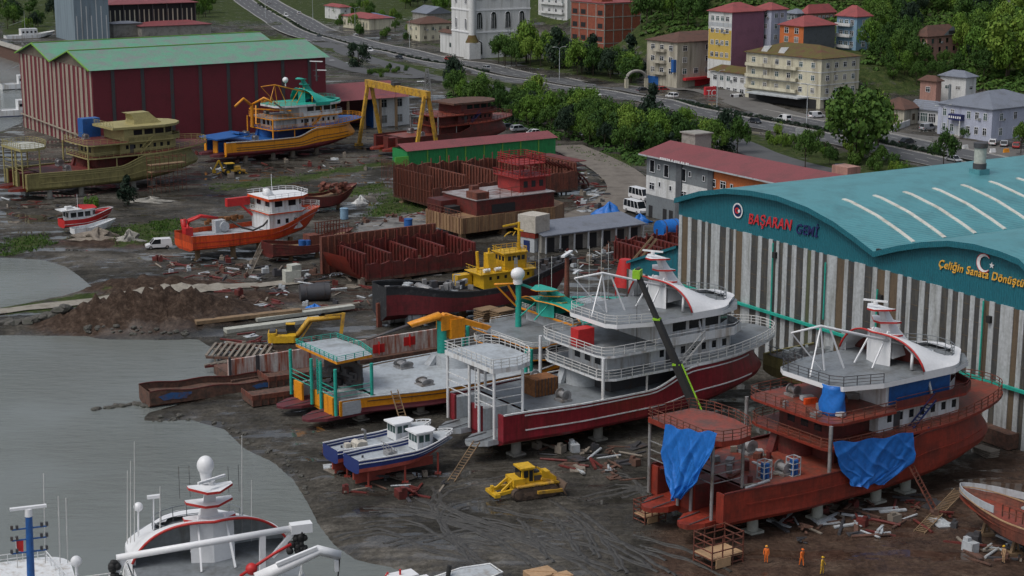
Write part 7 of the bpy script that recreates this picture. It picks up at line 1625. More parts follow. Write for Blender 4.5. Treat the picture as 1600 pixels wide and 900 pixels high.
supports(F7b,1,((2,0),(5.5,0)),'timber block under the white skiff','wood',.15,.95,True)
supports(F4,1,((6,0),(14,0),(22,0),(29,0)),'keel block under the tug','wood',.4,1.3,True)
supports(FBk1,1,((1,-6),(1,5),(12,-6),(24,-6)),'low block under the long rusty hull','wood',.5,.95,True); supports(FBk2,1,((1,-4.5),(10,-4.5),(20,-4)),'low block under the red barge','wood',.5,1.4,True)
supports(FBk3,1,((1,-4),(8,-4.),(16,-4)),'low block under the open dark red section','wood',.4,.6,True); supports(FO,1,((3,-2.5),(10,-2.5)),'block under the olive workboat','wood',.5,2.1,True)
# ---- ladders
def ladder(label,a,b,w_=.8,mat='wood',t=.08,name='ladder'):
    a=Vector(a); b=Vector(b); mb=MB(); wedge_ladder(mb,Vector((0,0,0)),b-a,w_,t=t); tag(mb.build(name,[mat],loc=a),label,'ladder')
p=P(636,674); ladder('wooden ladder leaning on the amber hull side',p,F3.w(*F3.y(616,612,-7.2).xy,4.2),.9)
p=P(705,752); q=F1.y(745,690,-4.5); ladder('long wooden ladder up to the stern of the big white ship',p,F1.w(q.x,q.y,q.z),.8)
p=P(388,428); q=F5.y(412,378,-4.4); ladder('steep plank ladder against the orange trawler side',p,F5.w(q.x,q.y,q.z),.9,'wood_grey')
p=P(1436,832); q=F2.y(1500,765,-8.2); ladder('long timber gangway ladder standing by the red ship bow',p,F2.w(q.x,q.y,q.z),1.1)
p=P(1462,800); q=F2.y(1424,728,-6.9); ladder('short wooden ladder against the red ship side below the wide tarpaulin',p,F2.w(q.x,q.y,q.z),.8,'rusty')
# scaffold tower under the red stern
for (px,py,lab,sc) in ((1122,878,'rusty scaffold cradle under the near corner of the red ship stern',1.),(1015,812,'small tan and rust cradle under the far side of the red ship stern',.7)):
    p=P(px,py); rt=thing('scaffold_cradle',lab,'scaffold',p,F2.rz); mb=MB(); w_=1.9*sc
    for x in(-w_,-w_*.33,w_*.33,w_):
        for y in(-w_*.7,w_*.7): mb.beam((x,y,0),(x,y,3.2*sc),.1)
    for z in (.3,1.,1.7,2.5,3.1):
        z*=sc
        for y in(-w_*.7,w_*.7): mb.beam((-w_,y,z),(w_,y,z),.09)
        for x in(-w_,w_): mb.beam((x,-w_*.7,z),(x,w_*.7,z),.09)
    mb.build('frame',['rusty'],rt); mb=MB(); mb.box(-w_,w_,-w_*.72,w_*.72,.9*sc,1.1*sc); mb.obox((-.6*sc,-w_*.75,.55*sc),(1.8*sc,.12,.9*sc),rz=0); mb.build('plank',['tan_box'],rt)
p=P(262,300); rt=thing('scaffold','tall rusty pipe scaffold round the olive ship bow','scaffold',p,F8.rz); mb=MB()
for x in range(-4,5,2):
    for y in (-1,1): mb.beam((x,y,0),(x,y,8),.08)
for z in (1.5,3,4.5,6,7.5):
    for y in (-1,1): mb.beam((-4,y,z),(4,y,z),.07)
    for x in range(-4,5,2): mb.beam((x,-1,z),(x,1,z),.07)
mb.build('frame',['rusty'],rt); mb=MB(); mb.box(-4,4,-.9,.9,4.55,4.65); mb.box(-4,4,-.9,.9,6.05,6.15); mb.build('plank',['wood'],rt)
p=P(1562,692); mb=MB(); mb.obox((0,0,.9),(5.5,3.,1.8)); 
for i in range(6): mb.box(-2.6+i*1.03,-2.5+i*1.03,-1.6,-1.5,0,1.85)
tag(mb.build('steel_bin',['rust_brown'],loc=(p.x,p.y,.12),rz=R_(120)),'rust brown steel bin against the hangar wall, behind the red ship bow','bin')
p=P(1540,712); mb=MB()
for k in range(4): mb.obox((0,0,.12+k*.2),(2.6,1.6,.12),rz=.1*k)
tag(mb.build('pallet_stack',['wood_grey'],loc=(p.x,p.y,.1),rz=R_(110)),'low grey pallet stack before the rust brown bin','pallet stack')
# ---- slipway trestles by the water
for (q0,q1,q2,lab) in (((322,558),(415,562),(335,538),'upper slipway trestle of rails and sleepers over the water edge'),((320,573),(420,561),(352,566),'lower slipway trestle, angled, with a purple rail')):
    a=P(*q0,.5); b=P(*q1,.5); c=P(*q2,.5); u=b-a; v=c-a; rt=thing('slipway_trestle',lab,'trestle',a); mb=MB()
    mb.beam((0,0,0),u,.35,.3); mb.beam(v,u+v,.35,.3); mb.build('rail',['primer_dark' if 'purple' in lab else 'rust_brown'],rt); mb=MB()
    for i in range(11): k=i/10; mb.beam(u*k*.97+Vector((0,0,.2)),v+u*min(k*.97+.03,1)+Vector((0,0,.2)),.34,.2)
    for k in(.15,.5,.85): mb.beam(u*k,u*k+Vector((0,0,-1.8)),.25); mb.beam(v+u*k,v+u*k+Vector((0,0,-1.8)),.25)
    mb.build('sleeper',['wood_grey'],rt)
for (a,b,w_,h_,mat,lab) in (((306,512),(470,493),1.3,.5,'wood','tan stained girder lying nearest the soil heap'),((352,517),(500,498),1.5,.6,'concrete_pale','pale green grey girder nearest the excavator'),((400,503),(552,482),1.2,.5,'concrete_pale','long pale girder behind the other pale one'),((430,494),(560,478),.7,.4,'wood_grey','thin grey beam behind the pale girders')):
    A_=P(*a,.3); B_=P(*b,.3); mb=MB(); mb.beam((0,0,0),B_-A_,w_,h_); A_.z=max(zat(A_.x,A_.y),zat(B_.x,B_.y))+h_/2; tag(mb.build('girder',[mat],loc=A_),lab,'girder')
# ---- tanks, drums, heaps
def cyl_thing(name,label,px,py,az,L_,r,mat,cat):
    p=P(px,py); f_=Fr(p,az); z=zat(p.x,p.y); rt=thing(name,label,cat,(p.x,p.y,z),f_.rz); mb=MB(); mb.cyl((-L_/2,0,r),(L_/2,0,r),r,n=20); mb.build('shell',[mat],rt); mb=MB()
    for x in(-L_*.3,L_*.3): mb.tube([(x,r*1.02*math.cos(t*math.pi/10),r+r*1.02*math.sin(t*math.pi/10)) for t in range(20)],.06,4,closed=True)
    mb.build('hoop',['dark_steel'],rt); return rt
cyl_thing('steel_tank','dark grey steel tank lying beside the pale block, left of the tug',492,470,75,4.6,1.35,'dark_steel','tank'); cyl_thing('roller_drum','pale grey roller drum under the tug stern, left of two',622,505,70,2.8,1.2,'steel','drum'); cyl_thing('roller_drum','pale grey roller drum under the tug stern, right of two',648,507,70,2.6,1.3,'wall_grey','drum'); cyl_thing('blue_tank','blue covered tank on the ground beside the hangar annex',1043,372,60,4.,1.7,'tarp_blue','tank')
p=P(456,440); mb=MB(); mb.obox((0,0,1.),(2.6,2.,2.),rz=.4); mb.obox((.4,.2,2.4),(1.8,1.6,1.),rz=.7); mb.obox((1.2,-.6,.4),(1.5,1.5,.8),rz=.2,m=1); tag(mb.build('machinery_block',['concrete_pale','steel'],loc=(p.x,p.y,zat(p.x,p.y))),'pale block of old machinery standing left of the dark tank','machinery')
def heap(label,px,py,rx,ry,h,mat,name='tarp_heap',cat='heap',seed=0,rough=.25,n=26,k=10):
    p=P(px,py); random.seed(seed); mb=MB(); G=[]; ph=[random.uniform(0,6) for _ in range(8)]
    for j in range(k+1):
        t=j/k; G.append([(rx*(1-t**1.4)*(1+rough*math.sin(i*3*2*math.pi/n+ph[0]+j)+.5*rough*math.sin(i*7*2*math.pi/n+ph[1]))*math.cos(2*math.pi*i/n),ry*(1-t**1.4)*(1+rough*math.sin(i*2*2*math.pi/n+ph[2])+.5*rough*math.sin(i*5*2*math.pi/n+ph[3]+j))*math.sin(2*math.pi*i/n),h*t*(1+rough*math.sin(i*4*2*math.pi/n+ph[4]))-.1) for i in range(n)])
    mb.loft(G,0,ring=True); return tag(mb.build(name,[mat],loc=(p.x,p.y,zat(p.x,p.y))),label,cat)
heap('large blue tarpaulin heap by the dirt track, before the minibuses',952,343,3.6,2.4,3.,'tarp_blue',seed=1); heap('smaller blue tarpaulin heap right of the large one',1000,348,2.2,1.6,1.6,'tarp_blue',seed=2); heap('blue sheet crumpled below the dark tank',492,484,1.8,1.,.9,'tarp_blue',seed=3)
heap('white sheet heap beside the small net laden hull',564,318,1.6,1.2,1.5,'stone_white',seed=5); heap('pale stone heap below the dark pine by the olive ship',235,316,4.5,1.2,1.,'concrete',seed=6,rough=.4); heap('grey branch and rubble heap below the white skiff',155,378,4.2,1.8,1.6,'wood_grey',seed=7,rough=.5); heap('pale rubble heap left of the white delivery van',203,382,2.,1.2,1.6,'concrete',seed=8,rough=.5)
for i,(px,py) in enumerate(((760,503),(785,505))):
    p=P(px,py); mb=MB()
    for k in range(7): mb.obox((0,0,.1+k*.32),(3.2-.1*(k%2),2.2,.18),rz=.7+.06*(k%3))
    tag(mb.build('pallet_stack',['wood'],loc=(p.x,p.y,0)),('stack of pale timber boards, left one of two behind the amber ship','stack of pale timber boards, right one of two behind the amber ship')[i],'timber stack')
p=P(778,482); mb=MB(); mb.tube([(.8*math.cos(t*.3),.8*math.sin(t*.3),3.2+.01*t) for t in range(42)],.22,6); tag(mb.build('rope_coil',['wood_grey'],loc=(p.x,p.y,-.6)),'rope coil on top of the timber boards','rope coil')
# stack of pale gratings on amber ship
q=Fr(P(925,525,4.),58); mb=MB()
for k in range(6): mb.obox((0,0,k*.42),(3.6,2.6,.2),rz=.05*(k%2))
tag(mb.build('grating_stack',['wall_grey'],loc=(q.o[0],q.o[1],6.8),rz=q.rz),'stack of pale gratings behind the red deck box','stack')
for px,py,m_,lab in ((638,360,'blue_paint','dark blue drum on the wet concrete apron'),(538,343,'sky_wall','pale blue crate on the apron edge behind the dark red hull')):
    p=P(px,py); mb=MB(); mb.cyl((0,0,0),(0,0,2.),.8,n=14); mb.cyl((0,0,1.95),(0,0,2.1),.84,n=14); tag(mb.build('drum',[m_],loc=(p.x,p.y,.13)),lab,'drum')
# scattered scrap on the yard : shared meshes, one object each
SM=[]
for k in range(7):
    mb=MB()
    if k<3: mb.obox((0,0,.09),(random.uniform(2,4.5),random.uniform(.15,.4),.15))
    elif k==3: mb.obox((0,0,.06),(2.2,1.5,.1)); mb.obox((.2,.1,.2),(1.6,.4,.2),rz=.5)
    elif k==4: mb.cyl((-1.6,0,.14),(1.6,0,.14),.14,n=7)
    elif k==5: mb.obox((0,0,.4),(1.1,.8,.8)); mb.obox((.3,.1,.95),(.5,.4,.3))
    else:
        for j in range(5): mb.obox((random.uniform(-.6,.6),random.uniform(-.5,.5),.15+.12*j),(random.uniform(.5,1.5),.22,.12),rz=random.random()*3)
    o=mb.build('scrap',['rusty']); COL.objects.unlink(o)
    for mt_ in ('rust_brown','wood_grey','dark_steel','wall_grey','primer_dark'):
        me_=o.data.copy(); me_.materials.clear(); me_.materials.append(MATS[mt_]); SM.append((k,mt_,me_))
random.seed(31)
ZN=[([(430,400),(540,420),(600,470),(470,500),(330,470)],40,'between the brown soil heaps and the tug'),([(560,345),(700,322),(690,360),(570,380)],24,'on the concrete apron below the red barge'),([(860,395),(1000,375),(1040,420),(900,430)],34,'on the ground before the low grey shed'),([(880,270),(935,265),(960,330),(900,335)],24,'beside the dirt track right of the long rusty hull'),([(230,395),(400,410),(380,440),(250,430)],26,'on the mud below the orange trawler'),([(300,240),(560,240),(620,262),(330,285)],34,'on the ground below the orange and dark red ships'),([(820,700),(1000,690),(990,760),(900,740)],18,'under the big white ship'),([(1180,800),(1440,770),(1500,830),(1250,850)],30,'under the red primed ship'),([(1500,850),(1600,845),(1600,880),(1520,880)],12,'under the small rust red boat'),([(380,520),(560,540),(480,560),(340,545)],20,'around the excavator tracks'),([(0,290),(60,310),(160,330),(20,350)],14,'on the mud below the olive ship stern'),([(500,690),(720,760),(640,780),(520,770)],14,'around the two blue boats')]
NM={0:'timber',1:'timber',2:'plank',3:'scrap_plate',4:'steel_pipe',5:'machine_part',6:'scrap_pile'}
for poly,n_,where in ZN:
    xs=[q[0] for q in poly]; ys=[q[1] for q in poly]; c_=0; n_=int(n_*2.3)
    while c_<n_:
        px,py=random.uniform(min(xs),max(xs)),random.uniform(min(ys),max(ys))
        if not inpoly(np.array([px]),np.array([py]),poly)[0]: continue
        k,mt_,me_=random.choice(SM); p=P(px,py); o=bpy.data.objects.new(NM[k],me_); COL.objects.link(o); o.location=(p.x,p.y,zat(p.x,p.y)+.01); o.rotation_euler=(random.uniform(-.06,.06),random.uniform(-.06,.06),random.random()*6.3); s_=random.uniform(.6,1.25); o.scale=(s_,s_,s_)
        cl_={'rusty':'rusty','rust_brown':'brown rusty','wood_grey':'grey wooden','dark_steel':'dark','wall_grey':'pale grey','primer_dark':'dark red'}[mt_]; nn=NM[k].replace('_',' ')
        tag(o,f'{cl_} {nn} lying {where}',nn,f'{cl_} {nn} pieces {where}'); c_+=1
# boulders at the waterline
random.seed(8); BM=[]
for k in range(4):
    bm=bmesh.new(); bmesh.ops.create_icosphere(bm,subdivisions=2,radius=1.)
    for v in bm.verts: v.co*=1+random.uniform(-.2,.2); v.co.z*=.7
    me_=bpy.data.meshes.new('boulder'); bm.to_mesh(me_); bm.free(); me_.materials.append(M('boulder',(.085,.08,.072),.85,dirt=(.04,.045,.03),damt=.6,scale=1.5)); BM.append(me_)
def boulders(pts,n_,lab,r0=.4,r1=1.,jit=4):
    for i in range(n_):
        k=random.random()*(len(pts)-1); j=int(k); a,b=pts[j],pts[min(j+1,len(pts)-1)]; p=P(lerp(a[0],b[0],k-j)+random.uniform(-jit,jit),lerp(a[1],b[1],k-j)+random.uniform(-jit*.35,jit*.35),-.3)
        o=bpy.data.objects.new('boulder',random.choice(BM)); COL.objects.link(o); s_=random.uniform(r0,r1); o.scale=(s_,s_*random.uniform(.7,1),s_*.8); o.rotation_euler=(0,0,random.random()*6); o.location=(p.x,p.y,max(zat(p.x,p.y),-.45)+.05); tag(o,lab,'boulder',lab)
boulders([(0,510),(60,509),(110,508)],46,'boulder in the bank below the gravel dike path',.6,1.2,6); boulders([(145,640),(180,634),(215,630),(232,634)],34,'dark rock in the spit off the beached barge',.25,.6,4); boulders([(240,655),(300,652),(350,662),(385,690),(440,715),(470,745),(490,790)],46,'small stone along the muddy waterline',.12,.4,9); boulders([(110,520),(200,525),(300,524)],30,'stone at the foot of the soil heap',.25,.6,5)
# ---- street furniture
def lamp(px,py,two,label,h=9.,group=None):
    p=P(px,py,.1); rt=thing('street_lamp',label,'street lamp',p,R_(30),group); mb=MB(); mb.cyl((0,0,0),(0,0,h),.12,.07,n=8); mb.build('post',['wall_grey'],rt)
    for sg in ((-1,1) if two else (1,)):
        mb=MB(); mb.tube([(0,0,h-.1),(sg*.8,0,h+.35),(sg*2.,0,h+.5)],.06,5); mb.obox((sg*2.2,0,h+.48),(.7,.3,.14),m=1); mb.build('lamp_arm',['wall_grey','lamp_glass'],rt)
LG='tall grey lamps along the highway'
for px,py,w_ in ((415,30,'nearest the road bend at the top'),(489,34,'above the dark car'),(555,52,'beside the long cream house'),(640,74,'left of the cream two storey house'),(874,127,'before the white apartment block'),(1120,172,'before the low white shop'),(1260,196,'before the cream block canopy'),(1470,238,'before the lavender building')): lamp(px,py,True,'tall twin armed street lamp '+w_,11,LG)
p=P(1247,222,0); rt=thing('billboard','white two panel road sign on a post, in the green strip','road sign',p,R_(20)); mb=MB(); mb.cyl((0,0,0),(0,0,3.4),.14,n=8); mb.cyl((.9,0,0),(.9,0,3.4),.14,n=8); mb.build('post',['wall_grey'],rt); mb=MB(); mb.box(-.8,1.7,-.12,-.02,1.6,2.6); mb.box(-.8,1.7,-.12,-.02,2.7,3.6); mb.build('panel',['stone_white'],rt)
p=P(1109,155,0); rt=thing('sign_box','square red advertising box with white lettering before the shop','sign',p,R_(25)); mb=MB(); mb.box(-1.9,1.9,-.5,.5,.4,3.8); mb.build('box',['letter_red'],rt); text_mesh('lettering','TC',2.6,.03,'letter_white',rt,(-1.5,-.54,1.1),(math.pi/2,0,0))
p=P(994,140,0); rt=thing('stone_arch','grey stone arch over two yellowish pillars beside the beige block','arch',p,R_(25)); mb=MB(); ppt=[(3.6*math.cos(R_(a)),0,3.4+2.6*math.sin(R_(a))) for a in range(0,181,12)]
mb.tube(ppt,.5,6); mb.build('arch_span',['concrete'],rt)
for x in(-3.6,3.6):
    mb=MB(); mb.box(x-.5,x+.5,-.5,.5,0,3.5); mb.build('pillar',['cream_wall'],rt)
for px,py,m_,lab in ((1508,232,'stone_white','white barrier block, left of the two white ones'),(1531,230,'orange_wall','orange barrier block, left of the two orange ones'),(1551,238,'clean_white','white barrier block between the two orange ones'),(1572,238,'amber','orange barrier block nearest the red car')):
    p=P(px,py,.1); mb=MB(); mb.loft([[(-.8,-.3,0),(.8,-.3,0),(.8,.3,0),(-.8,.3,0)],[(-.7,-.15,.9),(.7,-.15,.9),(.7,.15,.9),(-.7,.15,.9)]],0,ring=True,cap=True,smooth=False); tag(mb.build('barrier_block',[m_],loc=p,rz=.4),lab,'barrier')
def pylon(px,py,h,label,s=None):
    p=P(px,py) if s is None else PD(px,py,s); rt=thing('pylon',label,'pylon',p,R_(20)); mb=MB(); w0,w1=1.4,.3
    for k in range(9):
        a,b=k/9,(k+1)/9; wa,wb=lerp(w0,w1,a),lerp(w0,w1,b)
        for i,(sx,sy) in enumerate(((-1,-1),(1,-1),(1,1),(-1,1))):
            tx,ty=((1,-1),(1,1),(-1,1),(-1,-1))[i]
            mb.beam((sx*wa,sy*wa,h*a),(sx*wb,sy*wb,h*b),.14); mb.beam((sx*wa,sy*wa,h*a),(tx*wb,ty*wb,h*b),.09)
    mb.build('mast',['steel'],rt); mb=MB()
    for z,l in((.78,2.6),(.9,2.)): mb.beam((-l,0,h*z),(l,0,h*z),.16)
    mb.build('cross_arm',['steel'],rt)
pylon(668,165,11,'dark lattice pole behind the gantry crane beam'); pylon(1572,60,12,'lattice power pylon on the wooded hillside',4.9)
# low wall along the hall yard
a=P(1393,206,.1); b=P(1421,196,.1); mb=MB(); mb.wall([(0,0),(b.x-a.x,b.y-a.y)],0,1.6,.25); tag(mb.build('boundary_wall',['stone_white'],loc=a),'low white boundary wall beside the white hall','wall')
# far moored boats, upper left
def farboat(label,px,py,L_,az,m1,m2,mastc='wall_grey',h=3):
    f_=Fr(P(px,py,-.4),az); rt=thing('moored_boat',label,'boat',(f_.o[0],f_.o[1],-.4),f_.rz); rows=hull_geo(L_,L_*.26,-.5,lambda s:1.8+1.2*sstep((s-.5)/.5),lambda v:lerp(.88,1.,v),NS=16); mb=MB(); hull_mesh(mb,rows,[0]*3+[1]*(len(LV)-4),1.,1); deck_mesh(mb,rows,lambda x:1.5,.1,L_,.1,m=1); mb.build('hull',[m1,m2],rt)
    mb=MB(); mb.box(L_*.3,L_*.62,-L_*.09,L_*.09,1.4,1.4+h); w_=mb.build('wheelhouse',['white_paint'],rt); windows(w_,((L_*.3,-L_*.09,0),(L_*.62,-L_*.09,0),(0,-1,0)),2.6,3.4,.9,4); mb=MB(); mb.cyl((L_*.4,0,3),(L_*.4,0,12),.12,.05,n=6); mb.beam((L_*.4,0,8),(L_*.1,0,6),.1); mb.build('mast',[mastc],rt)
farboat('white fishing boat with tall mast moored at the top left corner',8,62,22,60,'dark_steel','white_paint'); farboat('navy and white boat moored at the left edge behind the maroon shed',-6,182,20,62,'navy','white_paint'); farboat('white boat with dark hull at the left edge, farther along',2,140,18,62,'black_hull','white_paint')
# ================================================================ VEGETATION
def leafmat(name,c0,c1,c2):
    m=bpy.data.materials.new(name); m.use_nodes=True; nt=m.node_tree; N=nt.nodes; L=nt.links; b=N['Principled BSDF']; b.inputs['Roughness'].default_value=.75; b.inputs['Specular IOR Level'].default_value=.25
    oi=N.new('ShaderNodeObjectInfo'); r=N.new('ShaderNodeValToRGB'); e=r.color_ramp.elements; e[0].color=(*c0,1); e[1].color=(*c2,1); k=e.new(.5); k.color=(*c1,1)
    geo=N.new('ShaderNodeNewGeometry'); ad=N.new('ShaderNodeMath'); ad.operation='MULTIPLY_ADD'; ad.inputs[1].default_value=.45; L.new(geo.outputs['Random Per Island'],ad.inputs[0])
    m2=N.new('ShaderNodeMath'); m2.operation='MULTIPLY'; m2.inputs[1].default_value=.6; L.new(oi.outputs['Random'],m2.inputs[0]); L.new(m2.outputs[0],ad.inputs[2]); L.new(ad.outputs[0],r.inputs[0]); L.new(r.outputs[0],b.inputs['Base Color']); MATS[name]=m; return m
leafmat('leaf_mid',(.018,.050,.010),(.042,.095,.014),(.085,.15,.022)); leafmat('leaf_bright',(.045,.11,.012),(.09,.175,.02),(.15,.22,.03)); leafmat('leaf_dark',(.008,.020,.012),(.014,.032,.017),(.026,.048,.022))
M('bark',(.06,.045,.032),.9,dirt=(.03,.025,.02),damt=.5)
def crown_mesh(seed,kind_,n,mat,ls):
    rng=random.Random(seed); vs=[];fs=[]
    cl=[]
    if kind_=='round':
        for i in range(20):
            a=rng.uniform(0,6.28); ph=rng.uniform(-.5,1.5); r=rng.uniform(.3,1.1)**.6*.78; cl.append((r*math.cos(a)*math.cos(ph),r*math.sin(a)*math.cos(ph),.62+r*.46*math.sin(ph),rng.uniform(.14,.34)))
        cl.append((0,0,.62,.4))
    elif kind_=='tall':
        for i in range(18):
            z=rng.uniform(.25,.98); w_=.42*math.sin(math.pi*min(1,(1.05-z)/.85))**.6; a=rng.uniform(0,6.28); cl.append((w_*math.cos(a),w_*math.sin(a),z,rng.uniform(.16,.28)))
    elif kind_=='cone':
        for i in range(20):
            z=rng.uniform(.12,.95); w_=.42*(1-z); a=rng.uniform(0,6.28); cl.append((w_*math.cos(a),w_*math.sin(a),z,.1+.16*(1-z)))
        for k in range(6): cl.append((0,0,.2+k*.13,.22-.03*k))
    else:
        for i in range(10):
            a=rng.uniform(0,6.28); r=rng.uniform(.1,.75); cl.append((r*math.cos(a),r*math.sin(a),rng.uniform(.18,.6),rng.uniform(.28,.42)))
    for i in range(n):
        x,y,z,r=rng.choice(cl); d=Vector((rng.gauss(0,1),rng.gauss(0,1),rng.gauss(0,.8)))
        d.normalize(); rr=r*rng.uniform(.55,1.05); c=Vector((x,y,z))+Vector((d.x*rr,d.y*rr,d.z*rr*.8)); 
        nrm=(d+Vector((rng.gauss(0,.5),rng.gauss(0,.5),rng.gauss(.35,.5)))).normalized(); u=nrm.orthogonal().normalized(); u=Matrix.Rotation(rng.random()*6.28,3,nrm)@u; v=nrm.cross(u); s=ls*rng.uniform(.6,1.3)
        o=len(vs); vs+= [c-u*s-v*s*.6,c+u*s*.2-v*s,c+u*s+v*s*.3,c-u*s*.3+v*s]; fs.append((o,o+1,o+2,o+3))
    me=bpy.data.meshes.new('crown'); me.from_pydata(vs,[],fs); me.materials.append(MATS[mat]); return me
def trunk_mesh(seed,h=.6,r=.035):
    rng=random.Random(seed); mb=MB(); mb.tube([(0,0,-.06),(.01,0,h*.5),(.02,.01,h)],[r,r*.75,r*.4],7)
    for i in range(5):
        a=rng.uniform(0,6.28); z=h*rng.uniform(.45,.95); mb.tube([(0,0,z),(.18*math.cos(a),.18*math.sin(a),z+.14),(.34*math.cos(a),.34*math.sin(a),z+.22)],[r*.45,r*.3,r*.12],5)
    o=mb.build('trunk',['bark']); COL.objects.unlink(o); return o.data
CM={}
for kd,n_,ls in (('round',2200,.036),('tall',2000,.032),('cone',1500,.032),('bush',1300,.048)):
    for mt in ('leaf_mid','leaf_bright','leaf_dark'):
        CM[(kd,mt)]=[crown_mesh(hash((kd,mt,k))%9999 if False else (len(kd)*100+len(mt)*10+k),kd,n_,mt,ls) for k in range(3)]
TM=[trunk_mesh(k) for k in range(3)]
def tree(p,h,kd,mt,label,group=None,w_=None,name=None):
    w_=w_ or h*(.52 if kd in('round','bush') else .8); nm=name or {'cone':'conifer_tree','bush':'shrub'}.get(kd,'leafy_tree')
    rt=thing(nm,label,'shrub' if kd=='bush' else 'tree',p,random.random()*6.28,group); rt.scale=(w_ if kd!='cone' else h*.75,w_ if kd!='cone' else h*.75,h)
    for me_,n_ in ((random.choice(CM[(kd,mt)]),'crown'),(random.choice(TM),'trunk')):
        o=bpy.data.objects.new(n_,me_); COL.objects.link(o); o.parent=rt
    return rt
random.seed(77)
def ground(px,py):
    """first hit of the pixel ray on the terrain"""
    d=ray(px,py); t=150.
    while t<2200:
        x,y,z=d[0]*t,d[1]*t,H+d[2]*t
        if z<=hz0(x,y): return Vector((x,y,hz0(x,y)))
        t+=4.
    return None
def onroad(p):
    for ln,w_ in ((MEDL,13.),(SIDE,7.),(SIDE2,6.),(TRACK,7.)):
        for q in ln:
            if (q.xy-p.xy).length<w_: return True
    return False
def belt(poly,n_,mind,hr,kinds,lab,group,skip_road=True,force=False):
    xs=[q[0] for q in poly]; ys=[q[1] for q in poly]; pts=[]; tries=0
    while len(pts)<n_ and tries<n_*40:
        tries+=1; px,py=random.uniform(min(xs),max(xs)),random.uniform(min(ys),max(ys))
        if not inpoly(np.array([px]),np.array([py]),poly)[0]: continue
        p=ground(px,py)
        if p is None or any((p.xy-q.xy).length<mind for q in pts): continue
        if skip_road and onroad(p): continue
        pts.append(p); kd,mt=random.choice(kinds); tree(p,random.uniform(*hr),kd,mt,lab[(kd,mt)] if isinstance(lab,dict) else lab,(group[(kd,mt)] if isinstance(group,dict) else group))
    return pts
R1=[('round','leaf_mid')]*4+[('round','leaf_bright')]*4+[('tall','leaf_mid')]*2+[('round','leaf_dark')]
def labs(where):
    d={}
    for kd in('round','tall','cone','bush'):
        for mt,c in(('leaf_mid','green'),('leaf_bright','bright green'),('leaf_dark','dark green')):
            d[(kd,mt)]=f"{c} {dict(round='round leafy tree',tall='tall leafy tree',cone='conifer',bush='bush')[kd]} {where}"
    return d
def grp(where): return {k:v+' group' for k,v in labs(where).items()}
w1='in the green belt between the yard and the highway'
belt([(700,152),(760,152),(900,186),(1040,212),(1130,226),(1140,245),(1060,252),(960,248),(900,234),(860,214),(790,196),(765,178),(710,165)],84,3.6,(5.5,9.),R1+[('cone','leaf_dark')],labs(w1),grp(w1))
w2='in the trees between the mosque and the beige block'
belt([(752,100),(830,92),(880,98),(940,112),(1000,124),(1000,134),(930,122),(850,106),(760,104)],34,4.0,(7,11),R1+[('round','leaf_dark')]*2,labs(w2),grp(w2))
for px,py,h,kd,mt,lab in ((822,104,15,'round','leaf_bright','pale green willow like tree before the white apartment block'),(868,112,16,'cone','leaf_dark','dark conifer before the white apartment block'),(925,120,15,'cone','leaf_dark','dark conifer before the left side of the brick building'),(985,122,15,'cone','leaf_dark','dark conifer at the right corner of the brick building'),(902,122,12,'round','leaf_bright','bright green tree under the brick building'),(560,112,9.5,'tall','leaf_dark','dark green tree standing in the round shrub bed by the slip road'),(710,140,10,'round','leaf_dark','dark tree with bare lower trunk, left end of the green belt'),(1018,205,13,'cone','leaf_dark','narrow dark cypress in the green belt'),
    (1335,252,17,'tall','leaf_mid','biggest light green tree, behind the hangar roof'),(1352,240,15,'round','leaf_mid','leafy tree joined to the biggest one behind the hangar roof'),(1318,232,13,'round','leaf_bright','bright tree left of the biggest one behind the hangar roof'),(1372,228,12,'round','leaf_bright','bright tree right of the biggest one behind the hangar roof'),(1258,262,8,'round','leaf_mid','small green tree by the pink stair tower'),(1474,262,8,'round','leaf_mid','round green tree above the hangar roof vent'),(1136,228,9,'round','leaf_dark','dark tree behind the office stair tower'),(1152,240,8,'round','leaf_mid','green tree right of the office stair tower'),
    (1595,240,7,'round','leaf_mid','green tree at the right edge beside the lavender building'),(200,322,6.5,'cone','leaf_dark','small dark pine in front of the olive ship hull'),(144,327,3.4,'bush','leaf_bright','bright bush behind the small red and white boat'),(1510,215,5,'bush','leaf_mid','green bush before the lavender building steps')):
    tree(P(px,py),h,kd,mt,lab)
w3='on the bed round the slip road island'
belt([(575,118),(620,105),(640,112),(600,122)],9,2.2,(2.2,3.2),[('bush','leaf_mid')],labs(w3),grp(w3),False)
w4='along the strip behind the hangar roof'
belt([(1190,205),(1290,228),(1420,262),(1480,275),(1440,285),(1300,262),(1230,258)],22,3.,(2.5,5),[('bush','leaf_mid'),('bush','leaf_bright'),('round','leaf_mid')],labs(w4),grp(w4))
w5='beside the old houses above the highway'
belt([(560,15),(640,35),(640,66),(560,56),(510,40)],22,4,(4,7),[('round','leaf_mid'),('bush','leaf_mid'),('round','leaf_bright')],labs(w5),grp(w5))
belt([(620,-5),(700,-2),(700,28),(630,22)],16,6,(8,12),R1,labs('behind the old houses at the top'),grp('behind the old houses at the top'),False)
w6='on the wooded slope around the hillside houses'
slope=belt([(1000,-20),(1100,-20),(1100,50),(1010,50)],30,6.5,(8,13),R1,labs(w6),grp(w6),False)
slope+=belt([(1345,-10),(1440,15),(1420,100),(1440,130),(1350,100),(1362,50)],56,5.5,(6,11),R1,labs('on the slope right of the pale blue house'),grp('on the slope right of the pale blue house'),False)
slope+=belt([(1500,-20),(1610,-20),(1610,130),(1530,140),(1500,100)],54,5.5,(7,13),R1,labs('on the slope above the lavender building'),grp('on the slope above the lavender building'),False)
